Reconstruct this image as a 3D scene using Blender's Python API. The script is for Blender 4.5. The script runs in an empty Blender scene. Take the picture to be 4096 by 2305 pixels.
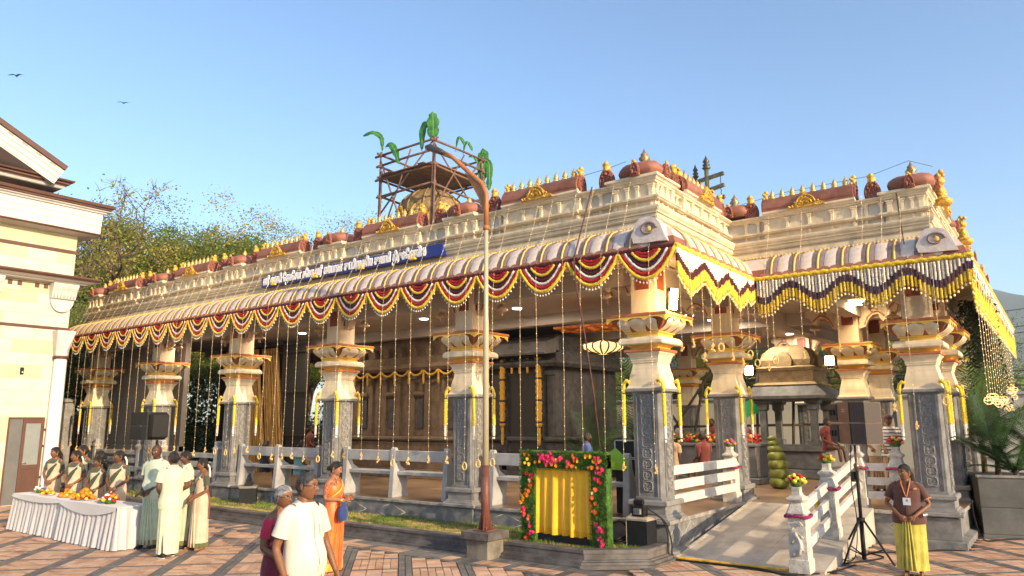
import bpy, bmesh, math, random
from math import sin, cos, pi, radians, sqrt, atan2, exp, floor
from mathutils import Vector, Matrix, noise, Euler
rnd = random.Random(7)
SC = bpy.context.scene
COL = SC.collection
# ---------------------------------------------------------------- camera
cam_d = bpy.data.cameras.new('camera'); cam = bpy.data.objects.new('camera', cam_d); COL.objects.link(cam)
cam_d.sensor_width = 36.0; cam_d.lens = 2934.3 / 4096 * 36.0; cam_d.clip_start = 0.1; cam_d.clip_end = 9000
YAW, PIT, ROL = -0.6381, 0.1799, -0.0037
CAMP = Vector((5.504, -11.653, 2.2))
_f = Vector((sin(YAW) * cos(PIT), cos(YAW) * cos(PIT), sin(PIT))); _r = Vector((cos(YAW), -sin(YAW), 0)); _u = _r.cross(_f)
_R = _r * cos(ROL) + _u * sin(ROL); _U = -_r * sin(ROL) + _u * cos(ROL)
M = Matrix((( _R.x, _U.x, -_f.x, CAMP.x), (_R.y, _U.y, -_f.y, CAMP.y), (_R.z, _U.z, -_f.z, CAMP.z), (0, 0, 0, 1)))
cam.matrix_world = M
SC.camera = cam
# ---------------------------------------------------------------- sky and sun
SUN_EL, SUN_AZ = radians(18.0), radians(-12.0)      # azimuth measured from +X towards +Y
w = bpy.data.worlds.new('World'); SC.world = w; w.use_nodes = True
nt = w.node_tree; nt.nodes.clear()
sky = nt.nodes.new('ShaderNodeTexSky'); sky.sky_type = 'NISHITA'; sky.sun_disc = False
sky.sun_elevation = SUN_EL
sky.sun_rotation = pi / 2 - SUN_AZ
sky.air_density = 1.0; sky.dust_density = 0.9; sky.ozone_density = 1.8
bg = nt.nodes.new('ShaderNodeBackground'); bg.inputs[1].default_value = 0.15
wo = nt.nodes.new('ShaderNodeOutputWorld')
tint = nt.nodes.new('ShaderNodeMix'); tint.data_type = 'RGBA'; tint.blend_type = 'MULTIPLY'; tint.inputs[0].default_value = 1.0; tint.inputs[7].default_value = (.93, 1.0, 1.06, 1)
nt.links.new(sky.outputs[0], tint.inputs[6]); nt.links.new(tint.outputs[2], bg.inputs[0]); nt.links.new(bg.outputs[0], wo.inputs[0])
sd = bpy.data.lights.new('sun', 'SUN'); sd.energy = 4.5; sd.angle = radians(0.6); sd.color = (1.0, 0.76, 0.46)
so = bpy.data.objects.new('sun', sd); COL.objects.link(so)
sdir = Vector((cos(SUN_EL) * cos(SUN_AZ), cos(SUN_EL) * sin(SUN_AZ), sin(SUN_EL)))
so.rotation_euler = sdir.to_track_quat('Z', 'Y').to_euler()
vs = SC.view_settings; vs.view_transform = 'Standard'; vs.look = 'None'; vs.exposure = 0.95; vs.gamma = 1.0
vs.use_curve_mapping = False
# ---------------------------------------------------------------- materials
MATS = {}
def mat(name, col, rough=0.7, var=0.12, vscale=3.0, bump=0.0, bscale=40.0, metal=0.0, emit=0.0, spec=0.4, col2=None, sss=0.0, stretch=None, trans=0.0, sheen=0.0, mix2=0.5):
    if name in MATS: return MATS[name]
    m = bpy.data.materials.new(name); m.use_nodes = True; MATS[name] = m
    n = m.node_tree; b = n.nodes['Principled BSDF']
    b.inputs['Roughness'].default_value = rough; b.inputs['Metallic'].default_value = metal
    b.inputs['Specular IOR Level'].default_value = spec
    if trans: b.inputs['Transmission Weight'].default_value = trans
    if sheen: b.inputs['Sheen Weight'].default_value = sheen
    if sss:
        b.inputs['Subsurface Weight'].default_value = sss; b.inputs['Subsurface Radius'].default_value = (0.02, 0.01, 0.005)
    tc = n.nodes.new('ShaderNodeTexCoord'); src = tc.outputs['Object']
    if stretch:
        mp = n.nodes.new('ShaderNodeMapping'); mp.inputs['Scale'].default_value = stretch
        n.links.new(src, mp.inputs[0]); src = mp.outputs[0]
    if var > 0 or col2:
        no = n.nodes.new('ShaderNodeTexNoise'); no.inputs['Scale'].default_value = vscale; no.inputs['Detail'].default_value = 6
        no.inputs['Roughness'].default_value = 0.62
        n.links.new(src, no.inputs['Vector'])
        cr = n.nodes.new('ShaderNodeValToRGB'); n.links.new(no.outputs['Fac'], cr.inputs[0])
        c2 = col2 if col2 else tuple(min(1, c * (1 + var)) for c in col)
        c1 = tuple(c * (1 - var) for c in col)
        cr.color_ramp.elements[0].position = 0.5 - 0.2 * mix2 * 1.2; cr.color_ramp.elements[1].position = 0.5 + 0.2 * mix2 * 1.2
        cr.color_ramp.elements[0].color = (*c1, 1); cr.color_ramp.elements[1].color = (*c2, 1)
        n.links.new(cr.outputs[0], b.inputs['Base Color'])
        if emit: n.links.new(cr.outputs[0], b.inputs['Emission Color'])
    else:
        b.inputs['Base Color'].default_value = (*col, 1)
        if emit: b.inputs['Emission Color'].default_value = (*col, 1)
    if emit: b.inputs['Emission Strength'].default_value = emit
    if bump > 0:
        nb = n.nodes.new('ShaderNodeTexNoise'); nb.inputs['Scale'].default_value = bscale; nb.inputs['Detail'].default_value = 4
        n.links.new(src, nb.inputs['Vector'])
        bp = n.nodes.new('ShaderNodeBump'); bp.inputs['Strength'].default_value = min(1, bump); bp.inputs['Distance'].default_value = 0.02
        n.links.new(nb.outputs['Fac'], bp.inputs['Height']); n.links.new(bp.outputs[0], b.inputs['Normal'])
    return m
CREAM = mat('cream_paint', (.70, .58, .40), .78, .12, 1.6, .25, 50, stretch=(2.5, 2.5, .6))
CREAMS = mat('cream_plaster', (.66, .55, .39), .82, .15, 1.5, .3, 45, stretch=(2.2, 2.2, .5))
GREYW = mat('grey_recess_paint', (.52, .47, .40), .8, .08, 1.5, .2, 50)
PETAL = mat('petal_white_paint', (.62, .52, .45), .6, .07, 4, .15, 40)
MAUVE = mat('mauve_paint', (.26, .18, .17), .6, .15, 8, .2, 40)
YELP = mat('yellow_paint', (.80, .52, .12), .6, .08, 5, .1, 40)
BROWNP = mat('red_brown_paint', (.27, .10, .065), .65, .15, 3, .2, 40)
TERRA = mat('terracotta_paint', (.25, .10, .066), .6, .3, 3.5, .5, 55)
TERRAD = mat('carved_dark_terracotta', (.27, .09, .06), .7, .4, 26, 1.0, 34)
GOLD = mat('gold_paint', (.62, .36, .06), .5, .35, 14, .9, 30, metal=.25)
REDB = mat('orange_red_paint', (.46, .15, .05), .55, .1, 4)
CAPY = mat('capital_yellow_paint', (.80, .50, .09), .55, .08, 4)
GRAN = mat('grey_granite', (.185, .183, .185), .65, .25, 5, .45, 130)
GRANL = mat('light_granite', (.225, .22, .22), .7, .2, 4, .4, 120)
GRAND = mat('dark_granite', (.105, .095, .092), .6, .35, 3.5, .4, 80)
WSTONE = mat('whitewashed_stone', (.50, .47, .42), .8, .25, 7, .7, 50)
FLOORM = mat('hall_floor', (.20, .13, .085), .28, .25, 1.2, .05, 20)
CEIL = mat('ceiling_paint', (.40, .35, .31), .85, .06, 1)
RAMPM = mat('ramp_stone', (.42, .38, .33), .6, .18, 2.2, .2, 70)
DARK = mat('near_black_fill', (.02, .018, .016), .8, 0)  # near-black fill standing in for unlit depth
BLACK = mat('black_plastic', (.012, .013, .015), .6, .2, 6, .1, 90, spec=.25)
WIRE = mat('dark_wire', (.03, .02, .018), .6, 0)
MARI = mat('marigold_yellow', (.90, .56, .015), .65, .3, 45, 1.0, 75, sheen=.3)
MARO = mat('marigold_orange', (.88, .27, .012), .65, .3, 45, 1.0, 75)
FWHITE = mat('jasmine_white', (.80, .76, .68), .7, .15, 40, 1.0, 75)
FRED = mat('rose_red', (.45, .012, .018), .6, .35, 40, 1.0, 75)
FMAR = mat('maroon_flowers', (.085, .012, .016), .7, .45, 40, 1.0, 75)
FPUR = mat('purple_flowers', (.045, .018, .07), .7, .4, 40, 1.0, 75)
FPINK = mat('pink_flowers', (.80, .05, .22), .6, .35, 35, .8, 60)
FMAG = mat('magenta_thread', (.26, .015, .10), .8, .3, 30, 1.0, 80)
BULB = mat('lit_bulb', (1.0, .78, .42), .4, 0, emit=.8)
CORDM = mat('gold_string', (.70, .55, .35), .6, 0)
LEAFG = mat('leaf_green', (.05, .13, .02), .55, .4, 12)
# ---------------------------------------------------------------- mesh builder
class MB:
    def __init__(s): s.v = []; s.f = []; s.m = []; s.sm = []
    def add(s, vs, fs, mi=0, smooth=False):
        o = len(s.v); s.v += [tuple(p) for p in vs]
        for f in fs: s.f.append(tuple(i + o for i in f)); s.m.append(mi); s.sm.append(smooth)
        return s
    def box(s, x0, x1, y0, y1, z0, z1, mi=0):
        vs = [(x0, y0, z0), (x1, y0, z0), (x1, y1, z0), (x0, y1, z0), (x0, y0, z1), (x1, y0, z1), (x1, y1, z1), (x0, y1, z1)]
        return s.add(vs, [(0, 3, 2, 1), (4, 5, 6, 7), (0, 1, 5, 4), (1, 2, 6, 5), (2, 3, 7, 6), (3, 0, 4, 7)], mi)
    def bbox(s, x0, x1, y0, y1, z0, z1, b=.01, mi=0):       # box with chamfered top and sides
        rings = [[(x0 + a, y0 + a, z), (x1 - a, y0 + a, z), (x1 - a, y1 - a, z), (x0 + a, y1 - a, z)] for z, a in ((z0, b), (z0 + b, 0), (z1 - b, 0), (z1, b))]
        return s.loft(rings, mi)
    def obox(s, c, d, wv, hv, mi=0):                          # oriented box: centre, three half vectors
        c, d, wv, hv = map(Vector, (c, d, wv, hv)); vs = []
        for k in (-1, 1):
            for (a, b) in ((-1, -1), (1, -1), (1, 1), (-1, 1)): vs.append(c + d * a + wv * b + hv * k)
        return s.add(vs, [(0, 3, 2, 1), (4, 5, 6, 7), (0, 1, 5, 4), (1, 2, 6, 5), (2, 3, 7, 6), (3, 0, 4, 7)], mi)
    def loft(s, rings, mi=0, caps=(True, True), closed=True, smooth=False, mis=None):
        o = len(s.v); n = len(rings[0])
        for r in rings: s.v += [tuple(p) for p in r]
        for i in range(len(rings) - 1):
            mm = mis[i] if mis else mi
            for j in range(n if closed else n - 1):
                a = o + i * n + j; b = o + i * n + (j + 1) % n
                s.f.append((a, b, b + n, a + n)); s.m.append(mm); s.sm.append(smooth)
        if caps[0]: s.f.append(tuple(o + j for j in reversed(range(n)))); s.m.append(mis[0] if mis else mi); s.sm.append(False)
        if caps[1]: s.f.append(tuple(o + (len(rings) - 1) * n + j for j in range(n))); s.m.append(mis[-1] if mis else mi); s.sm.append(False)
        return s
    def stack(s, x0, x1, y0, y1, prof, mi=0, mis=None, caps=(True, True)):   # square column: prof=[(z,out)]
        return s.loft([[(x0 - a, y0 - a, z), (x1 + a, y0 - a, z), (x1 + a, y1 + a, z), (x0 - a, y1 + a, z)] for z, a in prof], mi, caps, mis=mis)
    def lathe(s, prof, n=12, c=(0, 0, 0), mi=0, smooth=True, caps=(True, True), mis=None):
        return s.loft([[(c[0] + r * cos(2 * pi * j / n), c[1] + r * sin(2 * pi * j / n), c[2] + z) for j in range(n)] for z, r in prof], mi, caps, smooth=smooth, mis=mis)
    def tube(s, pts, rad, n=6, mi=0, smooth=True, caps=(True, True), rfun=None, mis=None):
        pts = [Vector(p) for p in pts]; rings = []
        t0 = (pts[1] - pts[0]).normalized()
        up = Vector((0, 0, 1)) if abs(t0.z) < .9 else Vector((1, 0, 0))
        nx = t0.cross(up).normalized()
        for i, p in enumerate(pts):
            t = (pts[min(i + 1, len(pts) - 1)] - pts[max(i - 1, 0)]).normalized()
            nx = (nx - t * nx.dot(t)).normalized(); ny = t.cross(nx)
            r = rad[i] if isinstance(rad, (list, tuple)) else rad
            rr = []
            for j in range(n):
                a = 2 * pi * j / n; k = r * (rfun(i, j) if rfun else 1)
                rr.append(p + nx * cos(a) * k + ny * sin(a) * k)
            rings.append(rr)
        return s.loft(rings, mi, caps, smooth=smooth, mis=mis)
    def ball(s, c, r, mi=0, n=8, m=5, sc=(1, 1, 1), smooth=True, jit=0, rot=None):
        vs = []; fs = []
        c = Vector(c)
        def P(a, b):
            k = r * (1 + (rnd.uniform(-jit, jit) if jit else 0))
            v = Vector((k * sc[0] * sin(b) * cos(a), k * sc[1] * sin(b) * sin(a), k * sc[2] * cos(b)))
            if rot: v = rot @ v
            return c + v
        vs.append(P(0, 0))
        for i in range(1, m):
            for j in range(n): vs.append(P(2 * pi * j / n, pi * i / m))
        vs.append(P(0, pi))
        for j in range(n): fs.append((0, 1 + j, 1 + (j + 1) % n))
        for i in range(m - 2):
            for j in range(n):
                a = 1 + i * n + j; b = 1 + i * n + (j + 1) % n
                fs.append((a, a + n, b + n, b))
        e = len(vs) - 1; k = 1 + (m - 2) * n
        for j in range(n): fs.append((e, k + (j + 1) % n, k + j))
        return s.add(vs, fs, mi, smooth)
    def prism(s, poly, axis, a0, a1, mi=0, smooth=False):       # poly in the 2 other coords, extruded along axis 0/1/2
        def P(p, a):
            return (a, p[0], p[1]) if axis == 0 else ((p[0], a, p[1]) if axis == 1 else (p[0], p[1], a))
        n = len(poly)
        vs = [P(p, a0) for p in poly] + [P(p, a1) for p in poly]
        s.add(vs, [(j, (j + 1) % n, n + (j + 1) % n, n + j) for j in range(n)], mi, smooth)
        return s.add(vs, [tuple(reversed(range(n))), tuple(n + j for j in range(n))], mi)
    def xf(s, Mx, start=0):
        for i in range(start, len(s.v)): s.v[i] = tuple(Mx @ Vector(s.v[i]))
        return s
    def mesh(s, name, mats, fixn=True):
        me = bpy.data.meshes.new(name); me.from_pydata(s.v, [], s.f)
        for m in (mats if isinstance(mats, (list, tuple)) else [mats]): me.materials.append(m)
        me.polygons.foreach_set('material_index', s.m); me.polygons.foreach_set('use_smooth', s.sm)
        if fixn:
            bm = bmesh.new(); bm.from_mesh(me); bmesh.ops.recalc_face_normals(bm, faces=bm.faces); bm.to_mesh(me); bm.free()
        me.update(); return me
    def build(s, name, mats, parent=None, loc=None, rz=0, fixn=True, **tags):
        return put(name, s.mesh(name, mats, fixn), parent, loc, rz, **tags)
def put(name, me, parent=None, loc=None, rz=0, **tags):
    o = bpy.data.objects.new(name, me); COL.objects.link(o)
    if parent is not None: o.parent = parent
    if loc is not None: o.location = loc
    if rz: o.rotation_euler = (0, 0, rz)
    for k, v in tags.items(): o[k] = v
    return o
def thing(name, label, cat, loc=(0, 0, 0), rz=0, group=None):
    o = bpy.data.objects.new(name, None); COL.objects.link(o); o.location = loc; o.rotation_euler = (0, 0, rz)
    o.empty_display_size = .1; o['label'] = label; o['category'] = cat
    if group: o['group'] = group
    return o
def clone(o, loc=None, rz=None, label=None, group=None, parent=None):
    c = o.copy(); COL.objects.link(c)
    if parent is not None: c.parent = parent
    if loc is not None: c.location = loc
    if rz is not None: c.rotation_euler = (0, 0, rz)
    if label: c['label'] = label
    if group: c['group'] = group
    for ch in KIDS(o): clone(ch, parent=c)
    return c
def KIDS(o): return [x for x in o.children]
ORD = ['first', 'second', 'third', 'fourth', 'fifth', 'sixth', 'seventh', 'eighth', 'ninth', 'tenth', 'eleventh', 'twelfth', 'thirteenth', 'fourteenth', 'fifteenth', 'sixteenth', 'seventeenth', 'eighteenth', 'nineteenth', 'twentieth', 'twenty-first', 'twenty-second', 'twenty-third', 'twenty-fourth', 'twenty-fifth', 'twenty-sixth', 'twenty-seventh', 'twenty-eighth', 'twenty-ninth', 'thirtieth', 'thirty-first', 'thirty-second', 'thirty-third', 'thirty-fourth', 'thirty-fifth', 'thirty-sixth', 'thirty-seventh', 'thirty-eighth', 'thirty-ninth', 'fortieth', 'forty-first', 'forty-second', 'forty-third', 'forty-fourth', 'forty-fifth', 'forty-sixth', 'forty-seventh', 'forty-eighth', 'forty-ninth', 'fiftieth']
# garland strand: a lumpy tube along a path
def strand(mb, pts, r, mi=0, n=7, lump=.22, mis=None):
    ph = rnd.random() * 9
    return mb.tube(pts, r, n, mi, smooth=True, rfun=lambda i, j: 1 + lump * (1 if i % 2 else -1) * .6 + lump * .5 * sin(j * 2.4 + i * 1.7 + ph), mis=mis)
def line(a, b, n): a = Vector(a); b = Vector(b); return [a.lerp(b, i / n) for i in range(n + 1)]
FLOOR = .572; SP = 4.16; W = .566
# ================================================================= ground, paving, kerb, grass
def wmat(name, col, col2, vscale, rough=.6, bump=.3, bscale=60, spots=None):
    m = mat(name, col, rough, .1, vscale, bump, bscale, col2=col2, mix2=.9)
    n = m.node_tree
    geo = n.nodes.new('ShaderNodeNewGeometry')
    for l in list(n.links):
        if l.from_node.type == 'TEX_COORD':
            to = l.to_socket; n.links.remove(l); n.links.new(geo.outputs['Position'], to)
    if spots:      # world-space wet stains and grime, multiplied in
        b = n.nodes['Principled BSDF']; l = b.inputs['Base Color'].links[0]; src = l.from_socket
        mp = n.nodes.new('ShaderNodeMapping'); mp.inputs['Rotation'].default_value = (0, 0, .35); mp.inputs['Scale'].default_value = (.55, 2.6, 1)
        no = n.nodes.new('ShaderNodeTexNoise'); no.inputs['Scale'].default_value = 1.9; no.inputs['Detail'].default_value = 5; no.inputs['Roughness'].default_value = .55
        cr = n.nodes.new('ShaderNodeValToRGB'); cr.color_ramp.elements[0].position = .56; cr.color_ramp.elements[1].position = .66
        cr.color_ramp.elements[0].color = (1, 1, 1, 1); cr.color_ramp.elements[1].color = (*spots, 1)
        mx = n.nodes.new('ShaderNodeMix'); mx.data_type = 'RGBA'; mx.blend_type = 'MULTIPLY'; mx.inputs[0].default_value = .85
        n.links.new(geo.outputs['Position'], mp.inputs[0]); n.links.new(mp.outputs[0], no.inputs[0]); n.links.new(no.outputs[0], cr.inputs[0])
        n.links.new(src, mx.inputs[6]); n.links.new(cr.outputs[0], mx.inputs[7]); n.links.new(mx.outputs[2], b.inputs['Base Color'])
    return m
PAV = [wmat('terracotta_paver', (.43, .25, .16), (.53, .34, .23), 2.3, spots=(.50, .36, .30)),
       wmat('terracotta_paver_light', (.50, .31, .21), (.60, .41, .29), 2.9, spots=(.50, .36, .30)),
       wmat('terracotta_paver_red', (.38, .20, .12), (.47, .28, .18), 3.3, spots=(.5, .4, .35)),
       wmat('dark_paver', (.07, .067, .068), (.15, .145, .14), 4),
       wmat('dark_paver_light', (.09, .085, .085), (.19, .18, .17), 5)]
GROUNDM = wmat('ground_concrete', (.10, .075, .06), (.16, .12, .095), .5)
mb = MB(); R_ = 1400; N_ = 24
for i in range(N_):       # one sheet out to the horizon, finer near the middle
    pass
xs = [-R_, -300, -80, -30, 0, 12, 40, 120, 400, R_]
vs_ = [(x, y, -.03) for y in xs for x in xs]; n_ = len(xs)
mb.add(vs_, [(j * n_ + i, j * n_ + i + 1, (j + 1) * n_ + i + 1, (j + 1) * n_ + i) for j in range(n_ - 1) for i in range(n_ - 1)])
ground = mb.build('ground', GROUNDM, kind='structure')
q2 = sqrt(.5)
def cam_uv(p):
    d = Vector(p) - CAMP; z = d.dot(_f)
    return (512 + 733.6 * d.dot(_R) / z, 288 - 733.6 * d.dot(_U) / z, z) if z > .1 else (-999, -999, z)
def in_paving(x, y):
    if x < .12 and y > -1.62: return False
    if x > .1 and x < 2.5 and y > .02: return False
    if x < 3.95 and y > 3.48: return False
    if y > 6.0: return False
    return True
tiles = []; P0 = -4.356
for a in range(-16, 22):
    for b in range(-16, 22):
        p = P0 + a * .91; q = -.29 + b * .88
        cell = []
        for r in range(2):
            for k in range(4): cell.append((p + .008 + r * .104, q + k * .22, .098, .214, 3 + (rnd.random() < .35)))
        for k in range(3): cell.append((p + .215 + k * .232, q, .226, .094, 3 + (rnd.random() < .3)))
        for k in range(3):
            if (a + b) % 2: sub = [(0, .113), (.116, .113)]
            else: sub = [(0, .226)]
            for j in range(6 if len(sub) == 1 else 4):
                h = .78 / (6 if len(sub) == 1 else 4)
                for (o, wd) in sub: cell.append((p + .215 + k * .232 + o, q + .1 + j * h, wd, h - .006, rnd.choice([0, 0, 1, 1, 2])))
        for (pp, qq, dp, dq, mi) in cell:
            cx, cy = (pp + dp / 2) * q2 - (qq + dq / 2) * q2, (pp + dp / 2) * q2 + (qq + dq / 2) * q2
            if cx < -19 or cx > 9 or cy < -10 or not in_paving(cx, cy): continue
            if -2.36 < cy < -1.6 and cx < .3 : continue
            u, v, z = cam_uv((cx, cy, 0))
            if u < -40 or u > 1064 or v > 640: continue
            tiles.append((z, pp, qq, dp, dq, mi, v < 570 and 5 < u < 1019))
# border strip along the kerb: two rows of dark stones and a row of mixed pavers
x = -17.0
while x < .25:
    wdt = rnd.uniform(.16, .3)
    tiles.append((99, None, (x, -2.35, wdt - .006, .094), 0, 0, 3, False)); x += wdt
x = -17.0
while x < .25:
    wdt = rnd.uniform(.14, .26); tiles.append((99, None, (x, -2.25, wdt - .006, .29), 0, 0, rnd.choice([0, 1, 3, 4, 2, 3]), False))
    tiles.append((99, None, (x, -1.955, wdt - .006, .30), 0, 0, rnd.choice([4, 4, 1, 3]), False)); x += wdt
tiles.sort(key=lambda t: t[0])
cnt = 0; rest = MB(); shared = {}
def slab(mb, x0, y0, dx, dy, z, mi, rot=True):
    tl = rnd.uniform(-.0015, .0015); e = .004
    top = [(x0 + e, y0 + e, z + tl), (x0 + dx - e, y0 + e, z + rnd.uniform(-.0012, .0012)), (x0 + dx - e, y0 + dy - e, z - tl), (x0 + e, y0 + dy - e, z)]
    bot = [(x0, y0, z - .02), (x0 + dx, y0, z - .02), (x0 + dx, y0 + dy, z - .02), (x0, y0 + dy, z - .02)]
    vs = top + bot
    if rot: vs = [((a - b) * q2, (a + b) * q2, c) for a, b, c in vs]
    mb.add(vs, [(0, 1, 2, 3), (0, 4, 5, 1), (1, 5, 6, 2), (2, 6, 7, 3), (3, 7, 4, 0)], mi)
for (z, pp, qq, dp, dq, mi, vis) in tiles:
    if pp is None:
        x0, y0, dx, dy = qq; slab(rest, x0, y0, dx, dy, 0, mi, False); continue
    if vis and cnt < 300:
        key = (round(dp, 3), round(dq, 3), mi)
        if key not in shared:
            m1 = MB(); slab(m1, 0, 0, dp, dq, 0, 0, False); shared[key] = m1.mesh('paver', PAV[mi], False)
        put('paver', shared[key], ground, ((pp - qq) * q2, (pp + qq) * q2, rnd.uniform(-.001, .001)), pi / 4); cnt += 1
    else: slab(rest, pp, qq, dp, dq, 0, mi)
rest.build('paver_field', PAV, ground, fixn=False, kind='stuff')
# ---- kerb wall round the lawn
KX0 = -19.0
def kerb_ring(o, z):
    return [(KX0, -1.50 - o, z), (-.66 + o * .1, -1.50 - o, z), (.10 + o, -.88 - o * .45, z), (.10 + o, -.10, z), (-.09, -.10, z), (-.09, -.84, z), (-.70, -1.34, z), (KX0, -1.34, z)]
kerb = thing('kerb_wall', 'low dark granite kerb wall with stepped base round the strip of lawn', 'kerb wall', (0, 0, 0))
mb = MB()
def kr(o, z, i): # outer offset o, inner fixed
    r = kerb_ring(o, z); b = kerb_ring(i, z); return r[:4] + b[4:]
mb.loft([kr(.16, -.02, 0), kr(.16, .035, 0), kr(.12, .04, 0), kr(.115, .075, 0), kr(.06, .085, 0), kr(.055, .10, 0), kr(.012, .105, 0), kr(.012, .19, 0)])
mb.build('base_moulding', GRAND, kerb)
segs = [-19, -16.9, -14.8, -12.7, -10.9, -8.95, -7.3, -5.2, -3.95]
cm = MB()
xe = segs + [-2.62]
for i in range(len(xe) - 1):
    m2 = MB(); m2.bbox(xe[i] + .003, xe[i + 1] - .003, -1.53, -1.33, .192, .25, .008); m2.build('coping_stone', GRAND, kerb)
m2 = MB(); m2.bbox(-2.16, -.68, -1.53, -1.33, .192, .25, .008); m2.build('coping_stone', GRAND, kerb)
m2 = MB(); m2.loft([[(-.675, -1.53, z), (-.655, -1.53, z), (.13, -.90, z), (.13, -.86, z), (-.08, -.83, z), (-.70, -1.33, z), (-.675, -1.33, z)] for z in (.192, .25)]); m2.build('coping_stone', GRAND, kerb)
m2 = MB(); m2.bbox(-.09, .13, -.855, -.11, .192, .25, .008); m2.build('coping_stone', GRAND, kerb)
# ---- grass strip
GR = wmat('lawn_soil', (.16, .13, .055), (.10, .12, .03), 3)
mb = MB(); nx_, ny_ = 120, 8
vv = [(-19 + 19.0 * i / nx_, -1.35 + 1.29 * j / ny_, .2 + .035 * noise.noise((i * .22, j * .6, 0)) + .012 * j / ny_) for j in range(ny_ + 1) for i in range(nx_ + 1)]
vv = [(x, max(y, -1.35 if x < -.7 else -1.35 + (x + .7) * .82), z) for x, y, z in vv]
mb.add(vv, [(j * (nx_ + 1) + i, j * (nx_ + 1) + i + 1, (j + 1) * (nx_ + 1) + i + 1, (j + 1) * (nx_ + 1) + i) for j in range(ny_) for i in range(nx_)])
lawn = mb.build('lawn', GR, kind='structure')
GB = [wmat('grass_blade_green', (.09, .16, .02), (.16, .22, .035), 1.2), wmat('grass_blade_dry', (.34, .28, .09), (.42, .33, .11), 1.0)]
mb = MB()
for i in range(26000):
    x = -17.5 + 17.4 * rnd.random() ** .55; y = rnd.uniform(-1.34, -.09)
    if x > -.72 and y < -1.32 + (x + .72) * .82 + .03: continue
    g = noise.noise((x * .9, y * 2.2, 3)) + .5 * noise.noise((x * 4, y * 6, 1)) + (y + .7) * .35
    dry = g < .02 + rnd.uniform(-.12, .12)
    h = rnd.uniform(.02, .045) * (1 if dry else 1.35) + max(0, g) * .03; a = rnd.random() * pi; ww = .005
    z = .2 + .035 * noise.noise(((x + 19) / 19 * nx_ * .22, (y + 1.35) / 1.29 * ny_ * .6, 0)) + .01
    lx, ly = rnd.uniform(-.02, .02), rnd.uniform(-.02, .02)
    mb.add([(x - cos(a) * ww, y - sin(a) * ww, z), (x + cos(a) * ww, y + sin(a) * ww, z), (x + lx, y + ly, z + h)], [(0, 1, 2)], 1 if dry else 0)
mb.build('grass', GB, fixn=False, kind='stuff', label='short green and straw coloured grass on the strip of lawn')
# ================================================================= temple
T = thing('temple', 'open pillared temple hall with cream parapet, terracotta barrel roofs and lotus capitals', 'temple')
AX0, BX1, BY, BK = -21.4, 3.75, 3.744, 17.0
def outline(a, z): return [(AX0 - a, -a, z), (a, -a, z), (a, BY - a, z), (BX1 + a, BY - a, z), (BX1 + a, BK + a, z), (AX0 - a, BK + a, z)]
def lof(name, prof, mats, mis=None, caps=(False, False), **k):
    mb = MB(); mb.loft([outline(a, z) for z, a in prof], 0, caps, mis=mis); return mb.build(name, mats, T, **k)
# plinth, with a step line at the ground
lof('plinth_wall', [(-.03, .17), (.10, .17), (.11, .13), (.13, .04), (.50, .04)], GRAN)
lof('plinth_coping', [(.50, .03), (.505, .075), (.515, .085), (.555, .085), (.57, .075), (.572, .06)], mat('coping_granite', (.27, .255, .24), .7, .3, 8, .6, 60))
mb = MB(); mb.add(outline(.07, FLOOR - .002), [tuple(range(6))]); mb.build('floor', FLOORM, T, kind='structure')
mb = MB(); mb.add(outline(.0, 4.95), [(5, 4, 3, 2, 1, 0)]); mb.build('ceiling', CEIL, T, fixn=False)
# eave: curved canopy
EV = [(5.545, .235), (5.52, .245), (5.50, .34), (5.44, .47), (5.34, .58), (5.21, .655), (5.10, .69), (5.08, .705), (5.0, .715), (4.99, .69), (5.03, .60), (5.06, .3), (5.0, -.05)]
lof('eave', EV, [PETAL, BROWNP, CREAMS], [0, 0, 0, 0, 0, 1, 1, 1, 1, 1, 2, 2, 2])
# wall and cornices above the eave
PR = [(4.95, -.04), (5.56, .10), (5.71, .085), (5.72, .11), (5.745, .13), (5.755, .135), (5.80, .14), (5.815, .17), (5.84, .175), (5.87, .20), (5.905, .215), (5.94, .215), (5.945, .10), (5.95, .035), (6.055, .035), (6.06, .10), (6.075, .12), (6.085, .15), (6.12, .155), (6.13, .10), (6.135, .03)]
lof('wall', PR, [CREAMS, GREYW], [0] * 13 + [1] + [0] * 7)
lof('upper_wall', [(6.135, .02), (6.375, .02)], GREYW)
lof('cornice', [(6.37, .02), (6.375, .07), (6.40, .085), (6.41, .11), (6.44, .15), (6.465, .155), (6.47, .13), (6.475, -.3)], CREAMS, caps=(False, True))
mb = MB()
for k in range(3):
    pass
# beads along the eave top
def run_pts(a, step, seg):     # seg 0: A front, 1: side, 2: B front, 3: right side
    o = outline(a, 0); P = [(o[0], o[1]), (o[1], o[2]), (o[2], o[3]), (o[3], o[4])][seg]
    p, q = Vector(P[0]), Vector(P[1]); L = (q - p).length; n = int(L / step); return [(p.lerp(q, (i + .5) / n), (q - p).normalized()) for i in range(n)]
mb = MB()
for seg in (0, 1, 2):
    for p, d in run_pts(.255, .075, seg): mb.ball((p.x, p.y, 5.548), .026, 0, 6, 4, (1.25 if seg != 1 else .8, 1.25 if seg == 1 else .8, 1))
mb.build('bead_course', mat('bead_gold', (.62, .40, .12), .6, .2, 20), T, kind='stuff')
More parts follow.
